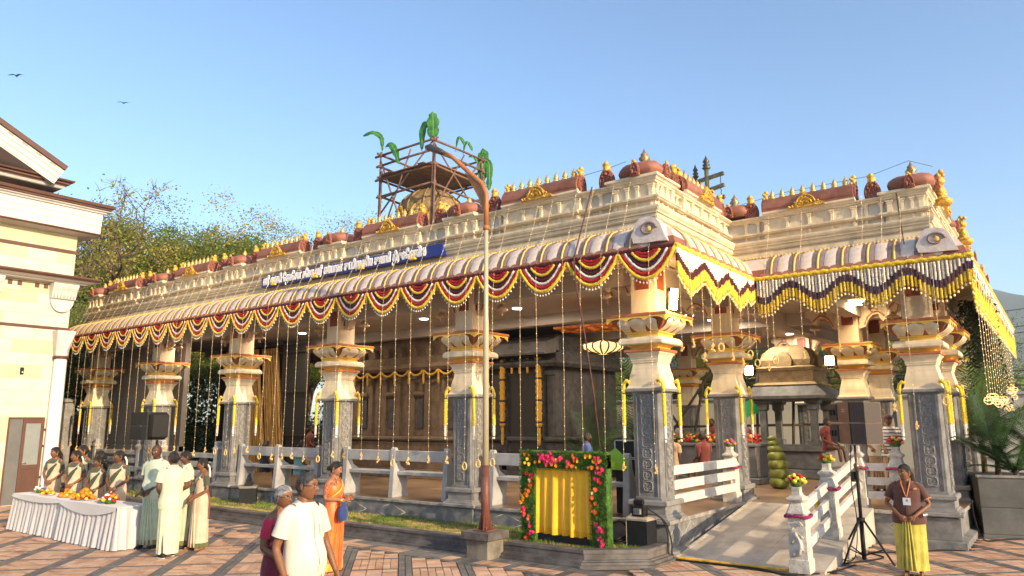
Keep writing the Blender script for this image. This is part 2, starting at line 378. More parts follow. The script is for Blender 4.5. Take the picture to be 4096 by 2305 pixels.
# eave petals and stripes: pieces lying proud on the curved canopy
cv = [(.236, 5.535), (.34, 5.506), (.47, 5.448), (.585, 5.348), (.662, 5.215), (.698, 5.10)]
def eave_piece(w0, h, skew=0.0, tip=0.0, curve=0):
    mb = MB(); rings = []
    for i, (a, z) in enumerate(cv):
        t = i / (len(cv) - 1); ww = w0 * (.86 + .14 * t); s = skew * t
        nx = (cv[min(i + 1, 5)][1] - cv[max(i - 1, 0)][1]); nz = (cv[min(i + 1, 5)][0] - cv[max(i - 1, 0)][0]); L = sqrt(nx * nx + nz * nz); nx, nz = -nx / L, nz / L
        r = []
        for k, u in enumerate((-1, -.6, 0, .6, 1)):
            hh = h * (1 - abs(u) ** 3 * .9) if curve else h * (0 if abs(u) == 1 else 1)
            r.append((u * ww / 2 + s, -(a + nx * (hh + .002)), z + nz * (hh + .002)))
        rings.append(r)
    last = []                                     # scalloped lower edge hanging below
    for (x, y, z), u in zip(rings[-1], (-1, -.6, 0, .6, 1)): last.append((x, y - .006, z - tip * (1 - u * u) - .01))
    rings.append(last); rings.append([(x, y + .03, z) for x, y, z in last])
    mb.loft(rings, 0, (False, False), closed=False, smooth=True); return mb
ms_pet = eave_piece(.215, .010, 0, .03, 0).mesh('eave_petal', mat('petal_paint', (.66, .55, .47), .65, .12, 6, .3, 40))
ms_mau = eave_piece(.22, .008, 0, .0, 0).mesh('eave_groove', MAUVE)
ms_yel = eave_piece(.048, .024, 0, .02, 1).mesh('eave_stripe', YELP)
ms_sca = MB(); ms_sca.prism([(-.225, 5.075), (-.19, 5.11), (-.12, 5.125), (0, 5.08), (.12, 5.125), (.19, 5.11), (.225, 5.075), (.225, 5.0), (-.225, 5.0)], 1, -.728, -.704)
ms_sca = ms_sca.mesh('eave_scallop', mat('scallop_paint', (.33, .15, .10), .6, .15, 4))
def eave_run(x0, x1, step, fn, rz):
    n = int(round((x1 - x0) / step))
    for i in range(n):
        x = x0 + (i + .5) * (x1 - x0) / n
        put('eave_groove', ms_mau, T, fn(x), rz); put('eave_stripe', ms_yel, T, fn(x), rz); 
        put('eave_scallop', ms_sca, T, fn(x), rz)
        if i < n: put('eave_petal', ms_pet, T, fn(x + (x1 - x0) / n / 2), rz)
eave_run(-21.9, .11, .455, lambda x: (x, 0, 0), 0)
eave_run(-.30, 3.0, .41, lambda y: (0, y, 0), pi / 2)
eave_run(.86, 3.98, .46, lambda x: (x, BY, 0), 0)
# corner scroll ornaments on the eave
def scroll():
    mb = MB()
    # disc-like shell with spiral, built in XZ plane facing -Y
    pts = [(.30 * cos(t) * (1 + .12 * sin(3 * t)), .20 * sin(t)) for t in [2 * pi * i / 20 for i in range(20)]]
    mb.prism([(-.30 + x, 5.33 + z) for x, z in [(.0, -.18), (.22, -.20), (.44, -.20), (.62, -.215), (.56, -.08), (.50, .10), (.42, .20), (.28, .25), (.13, .24), (.04, .16), (.02, .06), (-.04, -.05)]], 1, -.745, -.50, 0)
    mb.tube([(-.02 + .15 * cos(t) * (1 - t / 14), -.75, 5.36 + .12 * sin(t) * (1 - t / 14)) for t in [.4 * i for i in range(22)]], [.028 * (1 - i / 40) for i in range(22)], 6, 1)
    mb.ball((.0, -.748, 5.36), .055, 2, 8, 5, (1, .5, 1))
    return mb.mesh('corner_scroll', [mat('scroll_white', (.62, .54, .50), .6, .15, 7, .3, 30), MAUVE, YELP])
ms = scroll(); put('corner_scroll', ms, T, (.27, 0, 0)); put('corner_scroll', ms, T, (4.02, BY, 0))
# ---- pilasters (shared meshes)
def pil(wd, z0, z1, cap=True):
    mb = MB(); h = z1 - z0
    mb.stack(-wd / 2, wd / 2, -.035, 0, [(z0, .008), (z0 + .02, .008), (z0 + .025, 0), (z1 - .07, 0), (z1 - .06, .012), (z1 - .045, .004), (z1 - .03, .018), (z1 - .012, .024), (z1, .024)] if cap else [(z0, 0), (z1, 0)])
    return mb.mesh('pilaster', CREAM)
PU = pil(.055, 6.135, 6.372); PUW = pil(.085, 6.135, 6.372); PL = pil(.045, 5.955, 6.055, False)
FR = {'A': (lambda s, o: (s, -o, 0), 0), 'S': (lambda s, o: (o, s, 0), pi / 2), 'B': (lambda s, o: (s, BY - o, 0), 0), 'R': (lambda s, o: (BX1 + o, s, 0), pi / 2)}
def pilaster(face, s, out=.02, wide=False):
    fn, rz = FR[face]; put('pilaster', PUW if wide else PU, T, fn(s, out), rz); put('pilaster', PL, T, fn(s, out + .015), rz)
def bay(face, s0, s1):       # projecting bay of the parapet with a higher cornice
    fn, rz = FR[face]
    pf = [(0, 5.945), (.10, 5.945), (.10, 6.06), (.17, 6.062), (.19, 6.085), (.205, 6.09), (.205, 6.125), (.13, 6.14), (.075, 6.142), (.075, 6.39), (.12, 6.395), (.13, 6.43), (.17, 6.475), (.20, 6.49), (.20, 6.535), (.18, 6.545), (-.25, 6.545), (-.25, 6.3)]
    mb = MB(); mb.prism([(-a, z) for a, z in pf], 0, 0, s1 - s0)
    mb.build('parapet_bay', CREAMS, T, fn(s0, 0), rz)
    for k in (0.05, s1 - s0 - .05): pilaster(face, s0 + k, .075, True)
def corner_bay(x0, x1, y0, y1):
    mb = MB(); mb.stack(x0, x1, y0, y1, [(5.945, .10), (6.06, .10), (6.062, .17), (6.085, .19), (6.09, .205), (6.125, .205), (6.14, .13), (6.142, .075), (6.39, .075), (6.395, .12), (6.43, .13), (6.475, .17), (6.49, .20), (6.535, .20), (6.545, .18)]); mb.build('parapet_bay', CREAMS, T)
    pilaster('A' if x1 < 1 else 'B', x1 + .02, .075, True); pilaster('A' if x1 < 1 else 'B', x0 - .02, .075, True); pilaster('S' if x1 < 1 else 'R', y0 + .0, .075, True); pilaster('S' if x1 < 1 else 'R', y1 + .02, .075, True)
# ---- ornaments
def pot(h=.15, n=8):
    return [(0, .05 * h / .15), (.02 * h / .15, .058 * h / .15), (.035 * h / .15, .03 * h / .15), (.06 * h / .15, .052 * h / .15), (.085 * h / .15, .03 * h / .15), (.10 * h / .15, .034 * h / .15), (.115 * h / .15, .016 * h / .15), (.15 * h / .15, .004)]
mb = MB(); mb.lathe(pot(.17), 8); POTM = mb.mesh('finial', mat('finial_gold', (.66, .42, .12), .35, .2, 20, metal=.5))
mb = MB(); mb.lathe(pot(.26), 8); POTB = mb.mesh('finial', mat('finial_bronze', (.35, .22, .10), .4, .3, 20, metal=.5))
ARCH = [(-.135, 0), (-.15, .10), (-.145, .18), (-.12, .26), (-.075, .33), (0, .37), (.075, .33), (.12, .26), (.145, .18), (.15, .10), (.135, 0)]
def arch_plate(sc, th, name='horseshoe_ornament', crest=True):
    mb = MB(); mb.prism([(x * sc, z * sc) for x, z in ARCH], 1, -th, th, 0)
    mb.tube([(x * sc * .8, -th - .004, z * sc * .86 + .02) for x, z in ARCH], .016 * sc, 5, 0)
    mb.tube([(.07 * sc * cos(t) * (1 - t / 11), -th - .004, .15 * sc + .07 * sc * sin(t) * (1 - t / 11)) for t in [.5 * i for i in range(16)]], .014 * sc, 5, 0)
    mb.ball((0, -th - .01, .26 * sc), .035 * sc, 0, 6, 4); mb.ball((.07 * sc, -th - .005, .22 * sc), .03 * sc, 0, 6, 4); mb.ball((-.07 * sc, -th - .005, .22 * sc), .03 * sc, 0, 6, 4)
    me = mb.mesh(name, TERRAD)
    m2 = MB()
    for i in range(9): m2.ball((rnd.uniform(-.05, .05) * sc, rnd.uniform(-.03, .03), (.33 + .13 * rnd.random()) * sc), .04 * sc * rnd.uniform(.7, 1.2), 0, 7, 5)
    m2.ball((0, -.02, .47 * sc), .05 * sc, 0, 7, 5); m2.ball((0, -.02, .36 * sc), .075 * sc, 0, 8, 5, (1, .8, 1.1))
    return me, m2.mesh('gold_crest', GOLD)
NAS, NASC = arch_plate(1.0, .05)
END, ENDC = arch_plate(1.0, .045, 'gable_end')
def nasi(face, s, out=.05, z=6.47, sc=1):
    fn, rz = FR[face]; p = fn(s, out); o = put('horseshoe_ornament', NAS, T, (p[0], p[1], z), rz); put('gold_crest', NASC, o)
def gold_gable():
    mb = MB(); poly = [(-.40, 0), (-.36, .07), (-.25, .10), (-.17, .20), (-.10, .27), (-.05, .33), (0, .40), (.05, .33), (.10, .27), (.17, .20), (.25, .10), (.36, .07), (.40, 0)]
    mb.prism(poly, 1, -.03, .03)
    for r_, th in ((.20, .03), (.13, .026), (.07, .024)): mb.tube([(r_ * cos(t), -.04, .06 + r_ * 1.15 * sin(t)) for t in [pi * i / 10 for i in range(11)]], th * .75, 5)
    for i in range(26):
        x = rnd.uniform(-.36, .36); mb.ball((x, -.035, rnd.uniform(.02, max(.04, .36 - abs(x) * .85))), rnd.uniform(.018, .032), 0, 6, 4)
    return mb.mesh('gold_gable_ornament', GOLD)
GG = gold_gable()
def barrel(L):
    mb = MB(); sec = [(-.185, 0), (-.21, .06), (-.20, .15), (-.15, .235), (-.07, .29), (0, .305), (.07, .29), (.15, .235), (.20, .15), (.21, .06), (.185, 0)]
    mb.prism(sec, 0, 0, L, 0, True)
    mb.box(-.01, L + .01, -.205, .205, -.012, .022, 1); return mb.mesh('barrel_roof', [TERRA, BROWNP])
BARR = barrel(1.78)
def shala(face, s0, L=1.78):
    fn, rz = FR[face]; p = fn(s0, .0); o = put('barrel_roof', BARR, T, (p[0], p[1], 6.545), rz)
    for k in range(8): put('finial', POTM, o, (.16 + k * (L - .32) / 7, 0, .285)).scale = (1.1, 1.1, 1.25)
    for x in (0.02, L - .02):
        e = put('gable_end', END, o, (x, 0, -.03), pi / 2 if x > 1 else -pi / 2)
        put('gold_crest', ENDC, o, (x, 0, -.03), pi / 2)
    put('gold_gable_ornament', GG, o, (L / 2, -.225, -.05)).scale = (.92, 1, .82)
def kuta_mesh(w0):
    mb = MB(); rr = []
    for z, k in ((0, .93), (.03, .93), (.05, 1.0), (.12, 1.04), (.2, .97), (.26, .8), (.29, .55), (.31, .3)):
        r = []
        for a in range(16):
            t = 2 * pi * (a + .5) / 16; c, s_ = cos(t), sin(t); e = 1 / max(abs(c), abs(s_)); e = min(e, 1.22) ; r.append((w0 / 2 * k * c * e, w0 / 2 * k * s_ * e, z))
        rr.append(r)
    mb.loft(rr, 0, smooth=True); return mb.mesh('dome_roof', TERRA)
KUM = kuta_mesh(.78)
mb = MB(); mb.prism([(x * .62, z * .72) for x, z in ARCH], 1, -.03, .03); mb.tube([(x * .5, -.035, z * .6 + .02) for x, z in ARCH], .012, 5)
for i in range(10): mb.ball((rnd.uniform(-.06, .06), -.035, rnd.uniform(.04, .2)), .022, 0, 6, 4)
SMN = mb.mesh('small_arch_ornament', TERRAD)
mb = MB()
for i in range(7): mb.ball((rnd.uniform(-.035, .035), -.03, rnd.uniform(.22, .29)), .026, 0, 6, 4)
SMG = mb.mesh('gold_crest', GOLD)
def kuta(face, s, back=.19, sides=(0,), bronze=False):
    fn, rz = FR[face]; p = fn(s, -back); o = put('dome_roof', KUM, T, (p[0], p[1], 6.545), rz); put('finial', POTB if bronze else POTM, o, (0, 0, .29)).scale = (1.25, 1.25, 1.25)
    for a in sides:
        c, s_ = cos(a), sin(a); put('small_arch_ornament', SMN, o, (s_ * .41, -c * .41, -.02), a); put('gold_crest', SMG, o, (s_ * .41, -c * .41, -.02), a)
# layout of the long front
for k in range(6):
    c = -.27 - SP * k
    if c < -21.3: break
    if k: bay('A', c - .44, c + .44)
    else: corner_bay(-.66, 0, 0, .60)
    for d in ((-.12, .12) if k else (-.18, .02)): pilaster('A', c + d, .075)
    kuta('A', c + (0 if k else .05), sides=(0,) if k else (0, pi / 2), bronze=True if k == 0 else False)
    if k < 5:
        s0 = -3.25 - SP * k; bay('A', s0 - .02, s0 + 1.80); shala('A', s0)
        nasi('A', -.88 - SP * k); nasi('A', -3.53 - SP * k)
        for d in (.47, .90, 1.33): pilaster('A', s0 + d, .075)
        for d in (-.35, -.15): pilaster('A', s0 + d); 
        for d in (1.98, 2.22): pilaster('A', s0 + d)
# short side of the front porch
shala('S', 1.12); bay('S', 1.10, 2.92); nasi('S', .83); nasi('S', 3.2)
for d in (.15, .38): pilaster('S', d, .075)
for d in (1.55, 2.0, 2.45): pilaster('S', d, .075)
for d in (.78, .95, 3.1, 3.4): pilaster('S', d)
# front of the right hall
corner_bay(3.25, BX1, BY, BY + .6); kuta('B', 3.62, sides=(0, pi / 2), bronze=True); shala('B', .84); bay('B', .82, 2.64); nasi('B', 2.95); nasi('B', .56); kuta('B', .12, bronze=True)
for d in (3.45, 3.62): pilaster('B', d, .075)
for d in (1.3, 1.74, 2.18): pilaster('B', d, .075)
for d in (.42, .68, 2.8, 3.08): pilaster('B', d)
# right side, receding
for k in range(3):
    s0 = 5.0 + 4.16 * k; shala('R', s0); bay('R', s0 - .02, s0 + 1.8); nasi('R', s0 - .3); nasi('R', s0 + 2.1); bay('R', s0 + 2.45, s0 + 3.3); kuta('R', s0 + 2.88, sides=(0,), bronze=True)
    for d in (.4, .9, 1.4): pilaster('R', s0 + d, .075)
for k in range(2):   # gilded figures leaning out from the right parapet
    m2 = MB(); 
    m2.ball((0, 0, .22), .16, 0, 10, 8, (1, .9, 1.4)); m2.ball((.05, 0, .50), .10, 0, 10, 7); m2.ball((.02, 0, .60), .07, 0, 8, 6, (1, 1, .9)); m2.ball((.06, -.14, .26), .06, 0, 8, 6, (1, 1, 1.8)); m2.ball((.06, .14, .26), .06, 0, 8, 6, (1, 1, 1.8)); m2.ball((.1, 0, .06), .14, 0, 8, 6, (1.1, 1.4, .7))
    for i in range(14): m2.ball((rnd.uniform(-.08, .12), rnd.uniform(-.15, .15), rnd.uniform(.0, .68)), .045, 0, 6, 5)
    o = m2.build('gilded_figure', GOLD, T, (BX1 + .20, 4.75 + 4.1 * k, 6.40))
# ---------------------------------------------------------------- pillars
def medallions(n, z0, z1, wd):
    mb = MB(); mb.box(-wd / 2, wd / 2, -.006, .0, z0, z1, 0); h = (z1 - z0) / n
    for i in range(n):
        zc = z0 + (i + .5) * h; a = wd * .42; b = h * .44
        ring = [(a * (abs(cos(t)) ** .7) * (1 if cos(t) >= 0 else -1), -.012, zc + b * (abs(sin(t)) ** .7) * (1 if sin(t) >= 0 else -1)) for t in [2 * pi * k / 14 for k in range(15)]]
        mb.tube(ring, .0085, 4, 0, caps=(False, False))
        for sx in (-1, 1):
            mb.tube([(sx * (a * .48 + a * .36 * cos(t) * (1 - t / 9)), -.010, zc + b * .42 * sin(t) * (1 - t / 9) + b * .15) for t in [.75 * k for k in range(9)]], .0055, 4, 0)
            mb.tube([(sx * a * .08, -.010, zc - b * .8), (sx * a * .3, -.010, zc - b * .45), (sx * a * .85, -.010, zc - b * .3)], .006, 4, 0)
    return mb.mesh('carved_panel', mat('carved_granite', (.25, .245, .24), .75, .25, 30, .9, 70))
MED = medallions(9, 1.02, 2.66, .20)
mb = MB(); mb.stack(-W / 2, W / 2, -W / 2, W / 2, [(FLOOR, .10), (.605, .10), (.625, .06), (.655, .05), (.66, .028), (.795, .028)])
mb.stack(-W / 2, W / 2, -W / 2, W / 2, [(.797, .06), (.81, .072), (.865, .072), (.888, .055), (.89, 0.01)]); P_BASE = mb.mesh('base_block', GRANL)
mb = MB(); c_ = .05
def octo(h, z, a=0): h = h + a; return [(-h + c_, -h, z), (h - c_, -h, z), (h, -h + c_, z), (h, h - c_, z), (h - c_, h, z), (-h + c_, h, z), (-h, h - c_, z), (-h, -h + c_, z)]
mb.loft([octo(W / 2, .89), octo(W / 2, .93), octo(W / 2, .94, -.012), octo(W / 2, 2.66, -.012), octo(W / 2, 2.68), octo(W / 2, 2.70)])
for s_ in (-1, 1):
    for r_ in range(4):
        st = len(mb.v); mb.box(s_ * .175 - .008, s_ * .175 + .008, -W / 2 - .004, -W / 2 + .01, .95, 2.65); mb.xf(Matrix.Rotation(r_ * pi / 2, 4, 'Z'), st)
P_SHAFT = mb.mesh('shaft', GRAN)
mb = MB(); mb.stack(-W / 2, W / 2, -W / 2, W / 2, [(2.70, .062), (2.71, .068), (2.745, .068), (2.76, .05)]); P_COL = mb.mesh('collar', GRANL)
mb = MB(); mb.stack(-W / 2, W / 2, -W / 2, W / 2, [(2.76, .05), (2.80, .022), (2.86, .012), (2.93, .006), (3.0, -.008), (3.08, -.03), (3.15, -.042), (3.20, -.045), (3.205, -.03), (3.235, -.03), (3.24, -.02), (3.27, -.018), (3.30, -.008), (3.335, .012), (3.36, .035), (3.384, .04)]); P_BELL = mb.mesh('bell_moulding', CREAM)
mb = MB(); mb.stack(-W / 2, W / 2, -W / 2, W / 2, [(3.384, .06), (3.395, .067), (3.43, .067), (3.44, .03), (3.442, -.03), (3.47, -.02), (3.50, .01), (3.51, .02)], mis=[0, 0, 0, 1, 1, 1, 1]); P_BAND = mb.mesh('painted_band', [REDB, CAPY])
mb = MB(); mb.stack(-W / 2, W / 2, -W / 2, W / 2, [(3.505, .02), (3.512, .115), (3.53, .135), (3.58, .135), (3.615, .12), (3.64, .09), (3.65, .05)]); P_CUSH = mb.mesh('cushion', CREAM)
mb = MB(); mb.stack(-W / 2, W / 2, -W / 2, W / 2, [(3.65, .02), (3.70, .015), (3.715, .045), (3.735, .05)]); P_NECK = mb.mesh('neck', CAPY)
mb = MB(); mb.stack(-W / 2, W / 2, -W / 2, W / 2, [(3.735, .03), (3.76, .09), (3.82, .15), (3.90, .205), (3.955, .25), (3.97, .26)]); P_LOT = mb.mesh('lotus_capital', mat('capital_brown', (.30, .10, .04), .6, .1, 5))
def lpetal(w0):
    mb = MB(); rings = []
    for i in range(8):
        t = i / 7; z = 3.737 + .215 * t; out = .035 + .225 * (t ** .62) + (.03 * (1 - abs(t * 2 - 1))); ww = w0 * (.55 + .45 * sin(min(1, t * 1.25) * pi / 2)) * (1 if t < .72 else (1 - ((t - .72) / .28) ** 2 * .85))
        rings.append([(u * ww, -(W / 2 + out + .022 * (1 - u * u)), z) for u in (-1, -.55, 0, .55, 1)])
    mb.loft(rings, 0, (False, False), closed=False, smooth=True); return mb.mesh('petal', CREAM)
LP1, LP2 = lpetal(.17), lpetal(.12)
def lipm():      # yellow lip with hanging scallops
    mb = MB(); h = W / 2 + .275; n = 3; poly = [(-h, 3.985), (-h, 3.88)]
    for i in range(n * 6 + 1):
        u = i / (n * 6); x = -h + .03 + (2 * h - .06) * u; poly.append((x, 3.90 + .055 * abs(sin(u * n * pi)) ** .6))
    poly += [(h, 3.88), (h, 3.985)]
    for r_ in range(4):
        st = len(mb.v); mb.prism(poly, 1, -h - .012 + .001 * r_, -h + .012); mb.xf(Matrix.Rotation(r_ * pi / 2, 4, 'Z'), st)
    return mb.mesh('capital_lip', CAPY)
P_LIP = lipm()
mb = MB(); mb.stack(-W / 2, W / 2, -W / 2, W / 2, [(3.978, .283), (3.985, .30), (4.02, .30), (4.033, .29)]); P_ABA = mb.mesh('abacus', REDB)
mb = MB(); mb.stack(-W / 2, W / 2, -W / 2, W / 2, [(4.033, -.05), (4.96, -.05)]); P_UP = mb.mesh('upper_shaft', CREAMS)
mb = MB(); mb.box(-.13, .13, -W / 2 + .038, -W / 2 + .052, 4.50, 4.86); P_PAN = mb.mesh('red_panel', mat('red_brown_panel', (.26, .06, .03), .5, .2, 3, .3, 8, stretch=(12, 1, 1)))
def bracket():   # scrolled corbel with a hanging bell drop
    mb = MB(); pf = [(W / 2 - .06, 4.95), (1.0, 4.95), (1.02, 4.80), (.93, 4.74), (.86, 4.62), (.78, 4.56), (.72, 4.62), (.68, 4.74), (.55, 4.72), (.44, 4.60), (.38, 4.46), (W / 2 - .06, 4.40)]
    mb.prism(pf, 1, -.09, .09, 0)
    for yy in (-.094, .094):
        mb.tube([(.36, yy, 4.5), (.44, yy, 4.68), (.56, yy, 4.78), (.68, yy, 4.80), (.78, yy, 4.72), (.84, yy, 4.66)], .02, 5, 1)
        mb.tube([(.60 + .08 * cos(t), yy, 4.84 + .05 * sin(t)) for t in [.6 * i for i in range(8)]], .014, 5, 1)
    mb.lathe([(.0, .01), (.05, .04), (.10, .03), (.12, .13), (.15, .15), (.18, .09), (.26, .05)], 10, (.82, 0, 4.33), 2)
    return mb.mesh('bracket', [CREAMS, REDB, mat('bracket_drop', (.48, .34, .22), .7, .2, 8)])
P_BRK = bracket()
def pillar(x, y, full=True, faces=(0, 1, 2, 3), brk=(0, 1, 2, 3)):
    p = bpy.data.objects.new('pillar', None); COL.objects.link(p); p.parent = T; p.location = (x, y, 0); p.empty_display_size = .1
    for nm, me in (('base_block', P_BASE), ('shaft', P_SHAFT), ('collar', P_COL), ('bell_moulding', P_BELL), ('painted_band', P_BAND), ('cushion', P_CUSH), ('neck', P_NECK), ('lotus_capital', P_LOT), ('capital_lip', P_LIP), ('abacus', P_ABA), ('upper_shaft', P_UP)): put(nm, me, p)
    for r_ in faces:
        a = r_ * pi / 2; c, s_ = cos(a), sin(a)
        put('carved_panel', MED, p, (s_ * (W / 2 - .006), -c * (W / 2 - .006), 0), a)
        if full:
            for dx in (-.26, 0, .26): put('petal', LP1 if dx == 0 else LP2, p, (c * dx, s_ * dx, 0), a)
        put('red_panel', P_PAN, p, None, a)
    for r_ in brk: put('bracket', P_BRK, p, None, r_ * pi / 2)
    return p
h_ = W / 2
for k in range(6): pillar(-h_ - SP * k, h_, True, (0, 1) if k < 5 else (0, 1), (0, 2) if k else (1, 2))
pillar(-h_, BY + h_, True, (0, 1), (0, 2, 1)); pillar(BX1 - h_, BY + h_, True, (0, 1), (2, 1))
pillar(BX1 - h_, BY + h_ + 2.35, True, (0, 1), (2,)); pillar(BX1 - h_, BY + h_ + 6.0, True, (0,), ())
for (x, y) in ((1.45, 7.9), (1.62, 10.2), (-5.3, 13.6), (-12.6, 8.6), (-16.7, 8.0), (-20.5, 7.6), (-1.2, 13.6)): pillar(x, y, True, (0, 1), (0, 2))
# beams under the ceiling
mb = MB(); mb.box(-21.3, -.05, .10, .46, 4.62, 4.949); mb.box(-.46, -.10, .5, BK - 1, 4.64, 4.949); mb.box(-.05, BX1 - .1, BY + .1, BY + .46, 4.62, 4.949); mb.box(BX1 - .46, BX1 - .1, BY + .5, BK - .5, 4.63, 4.949); mb.box(-21, BX1 - .5, 8.0, 8.36, 4.66, 4.949); mb.box(-21, -.5, 4.1, 4.4, 4.68, 4.949); mb.box(1.4, 1.75, BY + .5, 8, 4.69, 4.949); mb.build('ceiling_beam', CEIL, T)
# plinth side ornament: diamond grooves drawn as thin proud fillets
dg = mat('groove_line', (.50, .50, .50), .7, .2, 9); mb = MB()
def diamond(c, ax, w_, h2):
    pts = [(-w_, 0), (0, h2), (w_, 0), (0, -h2), (-w_, 0)]
    for (a, b), (c2, d2) in zip(pts[:-1], pts[1:]):
        P1 = (c[0] + (a if ax == 0 else 0), c[1] + (a if ax == 1 else 0), c[2] + b); P2 = (c[0] + (c2 if ax == 0 else 0), c[1] + (c2 if ax == 1 else 0), c[2] + d2); mb.tube([P1, P2], .0045, 4)
for x in (-2.2, -3.3, -6.4, -7.6, -10.3, -11.6, -14.5): diamond((x, -.041, .31), 0, .45, .16)
for x in (2.95, 3.45): diamond((x, BY - .041, .30), 0, .27, .15)
for y in (.33, .95): diamond((.041, y, .31), 1, .27, .17)
mb.build('groove_lines', dg, T, kind='stuff')
for px_, py_ in [(-SP * k, 0) for k in range(6)] + [(BX1, BY)]:
    mb = MB(); mb.bbox(px_ - W - .10, px_ + .10, py_ - .095, py_ - .03, .12, .50, .006); mb.build('plinth_pier', GRAN, T)
    mb = MB(); mb.bbox(px_ - W - .16, px_ + .16, py_ - .16, py_ + .2, .52, .586, .012); mb.build('pier_coping', GRANL, T)
# ================================================================= inside the hall and behind it
SHR = mat('old_brown_stone', (.135, .088, .055), .85, .25, 3, .5, 60)
SHRD = mat('dark_carved_stone', (.055, .05, .05), .8, .3, 5, .6, 60)
def wall_face(name, label, x0, x1, y, y1, M_, z1=4.7, door=None):
    t = thing(name, label, 'shrine', ((x0 + x1) / 2, y, FLOOR)); cx = (x0 + x1) / 2
    def b(nm, *a, m=M_, r=.01):
        mb = MB()
        for q in a: mb.bbox(q[0] - cx, q[1] - cx, q[2] - y, q[3] - y, q[4] - FLOOR, q[5] - FLOOR, r)
        return mb.build(nm, m, t)
    b('base_step', (x0 - .3, x1 + .3, y - .3, y1, FLOOR, .85)); b('base_step', (x0 - .2, x1 + .2, y - .2, y1, .85, 1.12)); b('base_moulding', (x0 - .26, x1 + .26, y - .26, y1, 1.14, 1.32), r=.06); b('base_step', (x0 - .1, x1 + .1, y - .1, y1, 1.34, 1.62)); b('base_moulding', (x0 - .2, x1 + .2, y - .2, y1, 1.64, 1.78), r=.05)
    b('wall', (x0, x1, y, y1, 1.78, 3.7))
    n = int((x1 - x0) / .62)
    for i in range(n + 1):
        x = x0 + .1 + i * (x1 - x0 - .2) / n
        if door and door[0] - .05 < x < door[1] + .05: continue
        b('pilaster', (x - .09, x + .09, y - .08, y, 1.78, 3.45)); b('pilaster_capital', (x - .15, x + .15, y - .13, y, 3.45, 3.6), r=.03)
        if i % 2 and i < n and not door: b('niche', (x + .2, x + .42, y - .05, y, 2.0, 2.9), m=SHRD); b('niche_hood', (x + .1, x + .52, y - .16, y, 2.95, 3.1), r=.05)
    b('cornice', (x0 - .35, x1 + .35, y - .4, y1, 3.70, 3.92), r=.09); b('cornice', (x0 - .15, x1 + .15, y - .15, y1, 3.93, 4.15)); b('upper_wall', (x0, x1, y, y1, 4.15, z1))
    for i in range(n): 
        x = x0 + .3 + i * (x1 - x0 - .3) / n; mb = MB(); mb.prism([(x - cx + p * .7, 4.15 - FLOOR + q * .8) for p, q in ARCH], 1, -.18, -.02); mb.build('arch_ornament', M_, t)
    return t, b
S1, b1 = wall_face('carved_shrine', 'dark brown stone sanctum wall with pilasters and niches, seen between the pillars', -13.4, -8.35, 4.6, 8.0, SHR)
S2, b2 = wall_face('shrine_doorway', 'dark granite shrine front with a black doorway framed by yellow garlands', -8.2, -5.75, 5.5, 9.0, SHRD, 4.6, door=(-7.3, -6.1))
b2('dark_door_sheet', (-7.2, -6.2, 5.38, 5.5, FLOOR + .05, 3.9), m=DARK)  # near-black slab over the wall, doorway shade put into its colour
for x in (-7.36, -6.10): b2('door_jamb', (x - .08, x + .08, 5.30, 5.5, FLOOR, 3.95), m=SHRD)
mb = MB(); mb.prism([(5.5, 4.55), (4.9, 4.35), (4.75, 4.05), (4.8, 4.0), (5.5, 4.1)], 0, -8.0, -5.6); mb.build('porch_roof', mat('porch_roof_stone', (.12, .11, .11), .7, .2, 4), S2, (6.975, -5.5, -FLOOR))
# shrine garlands
def garland_fringe(x0, x1, y, z, n, label):
    t = thing('shrine_garland', label, 'garland', (x0, y, z))
    for i in range(n):
        a = (x1 - x0) * i / n; c = (x1 - x0) * (i + 1) / n; mb = MB()
        strand(mb, [(a + (c - a) * u, 0, -.16 * 4 * u * (1 - u)) for u in [k / 8 for k in range(9)]], .035, 0, 6); mb.build('loop', MARO_D, t)
        mb = MB(); strand(mb, line((a, 0, 0), (a, 0, -.42), 8), .035, 0, 6); mb.build('drop', MARO_D, t)
MARO_D = mat('dull_marigold', (.50, .27, .03), .75, .3, 40, 1, 70)
garland_fringe(-13.2, -8.4, 4.3, 3.72, 8, 'yellow marigold fringe looped along the dark sanctum wall')
garland_fringe(-7.3, -6.2, 5.22, 3.95, 4, 'thick yellow marigold loops hanging across the black doorway')
for x in (-7.36, -6.10):
    t = thing('door_garland', 'thick orange marigold column bound with dark ties on the %s door jamb' % ('left' if x < -7 else 'right'), 'garland', (x, 5.22, 3.95))
    mb = MB(); strand(mb, line((0, 0, 0), (0, 0, -1.9), 26), .085, 0, 8); mb.build('flower_column', MARO_D, t)
    for z in (-.6, -1.2, -1.8): mb = MB(); mb.lathe([(0, .095), (.05, .095)], 8, (0, 0, z)); mb.build('tie', WIRE, t)
    mb = MB(); strand(mb, line((0, 0, -1.9), (0, 0, -2.4), 6), .045, 0, 6); mb.build('tail', MARO_D, t)
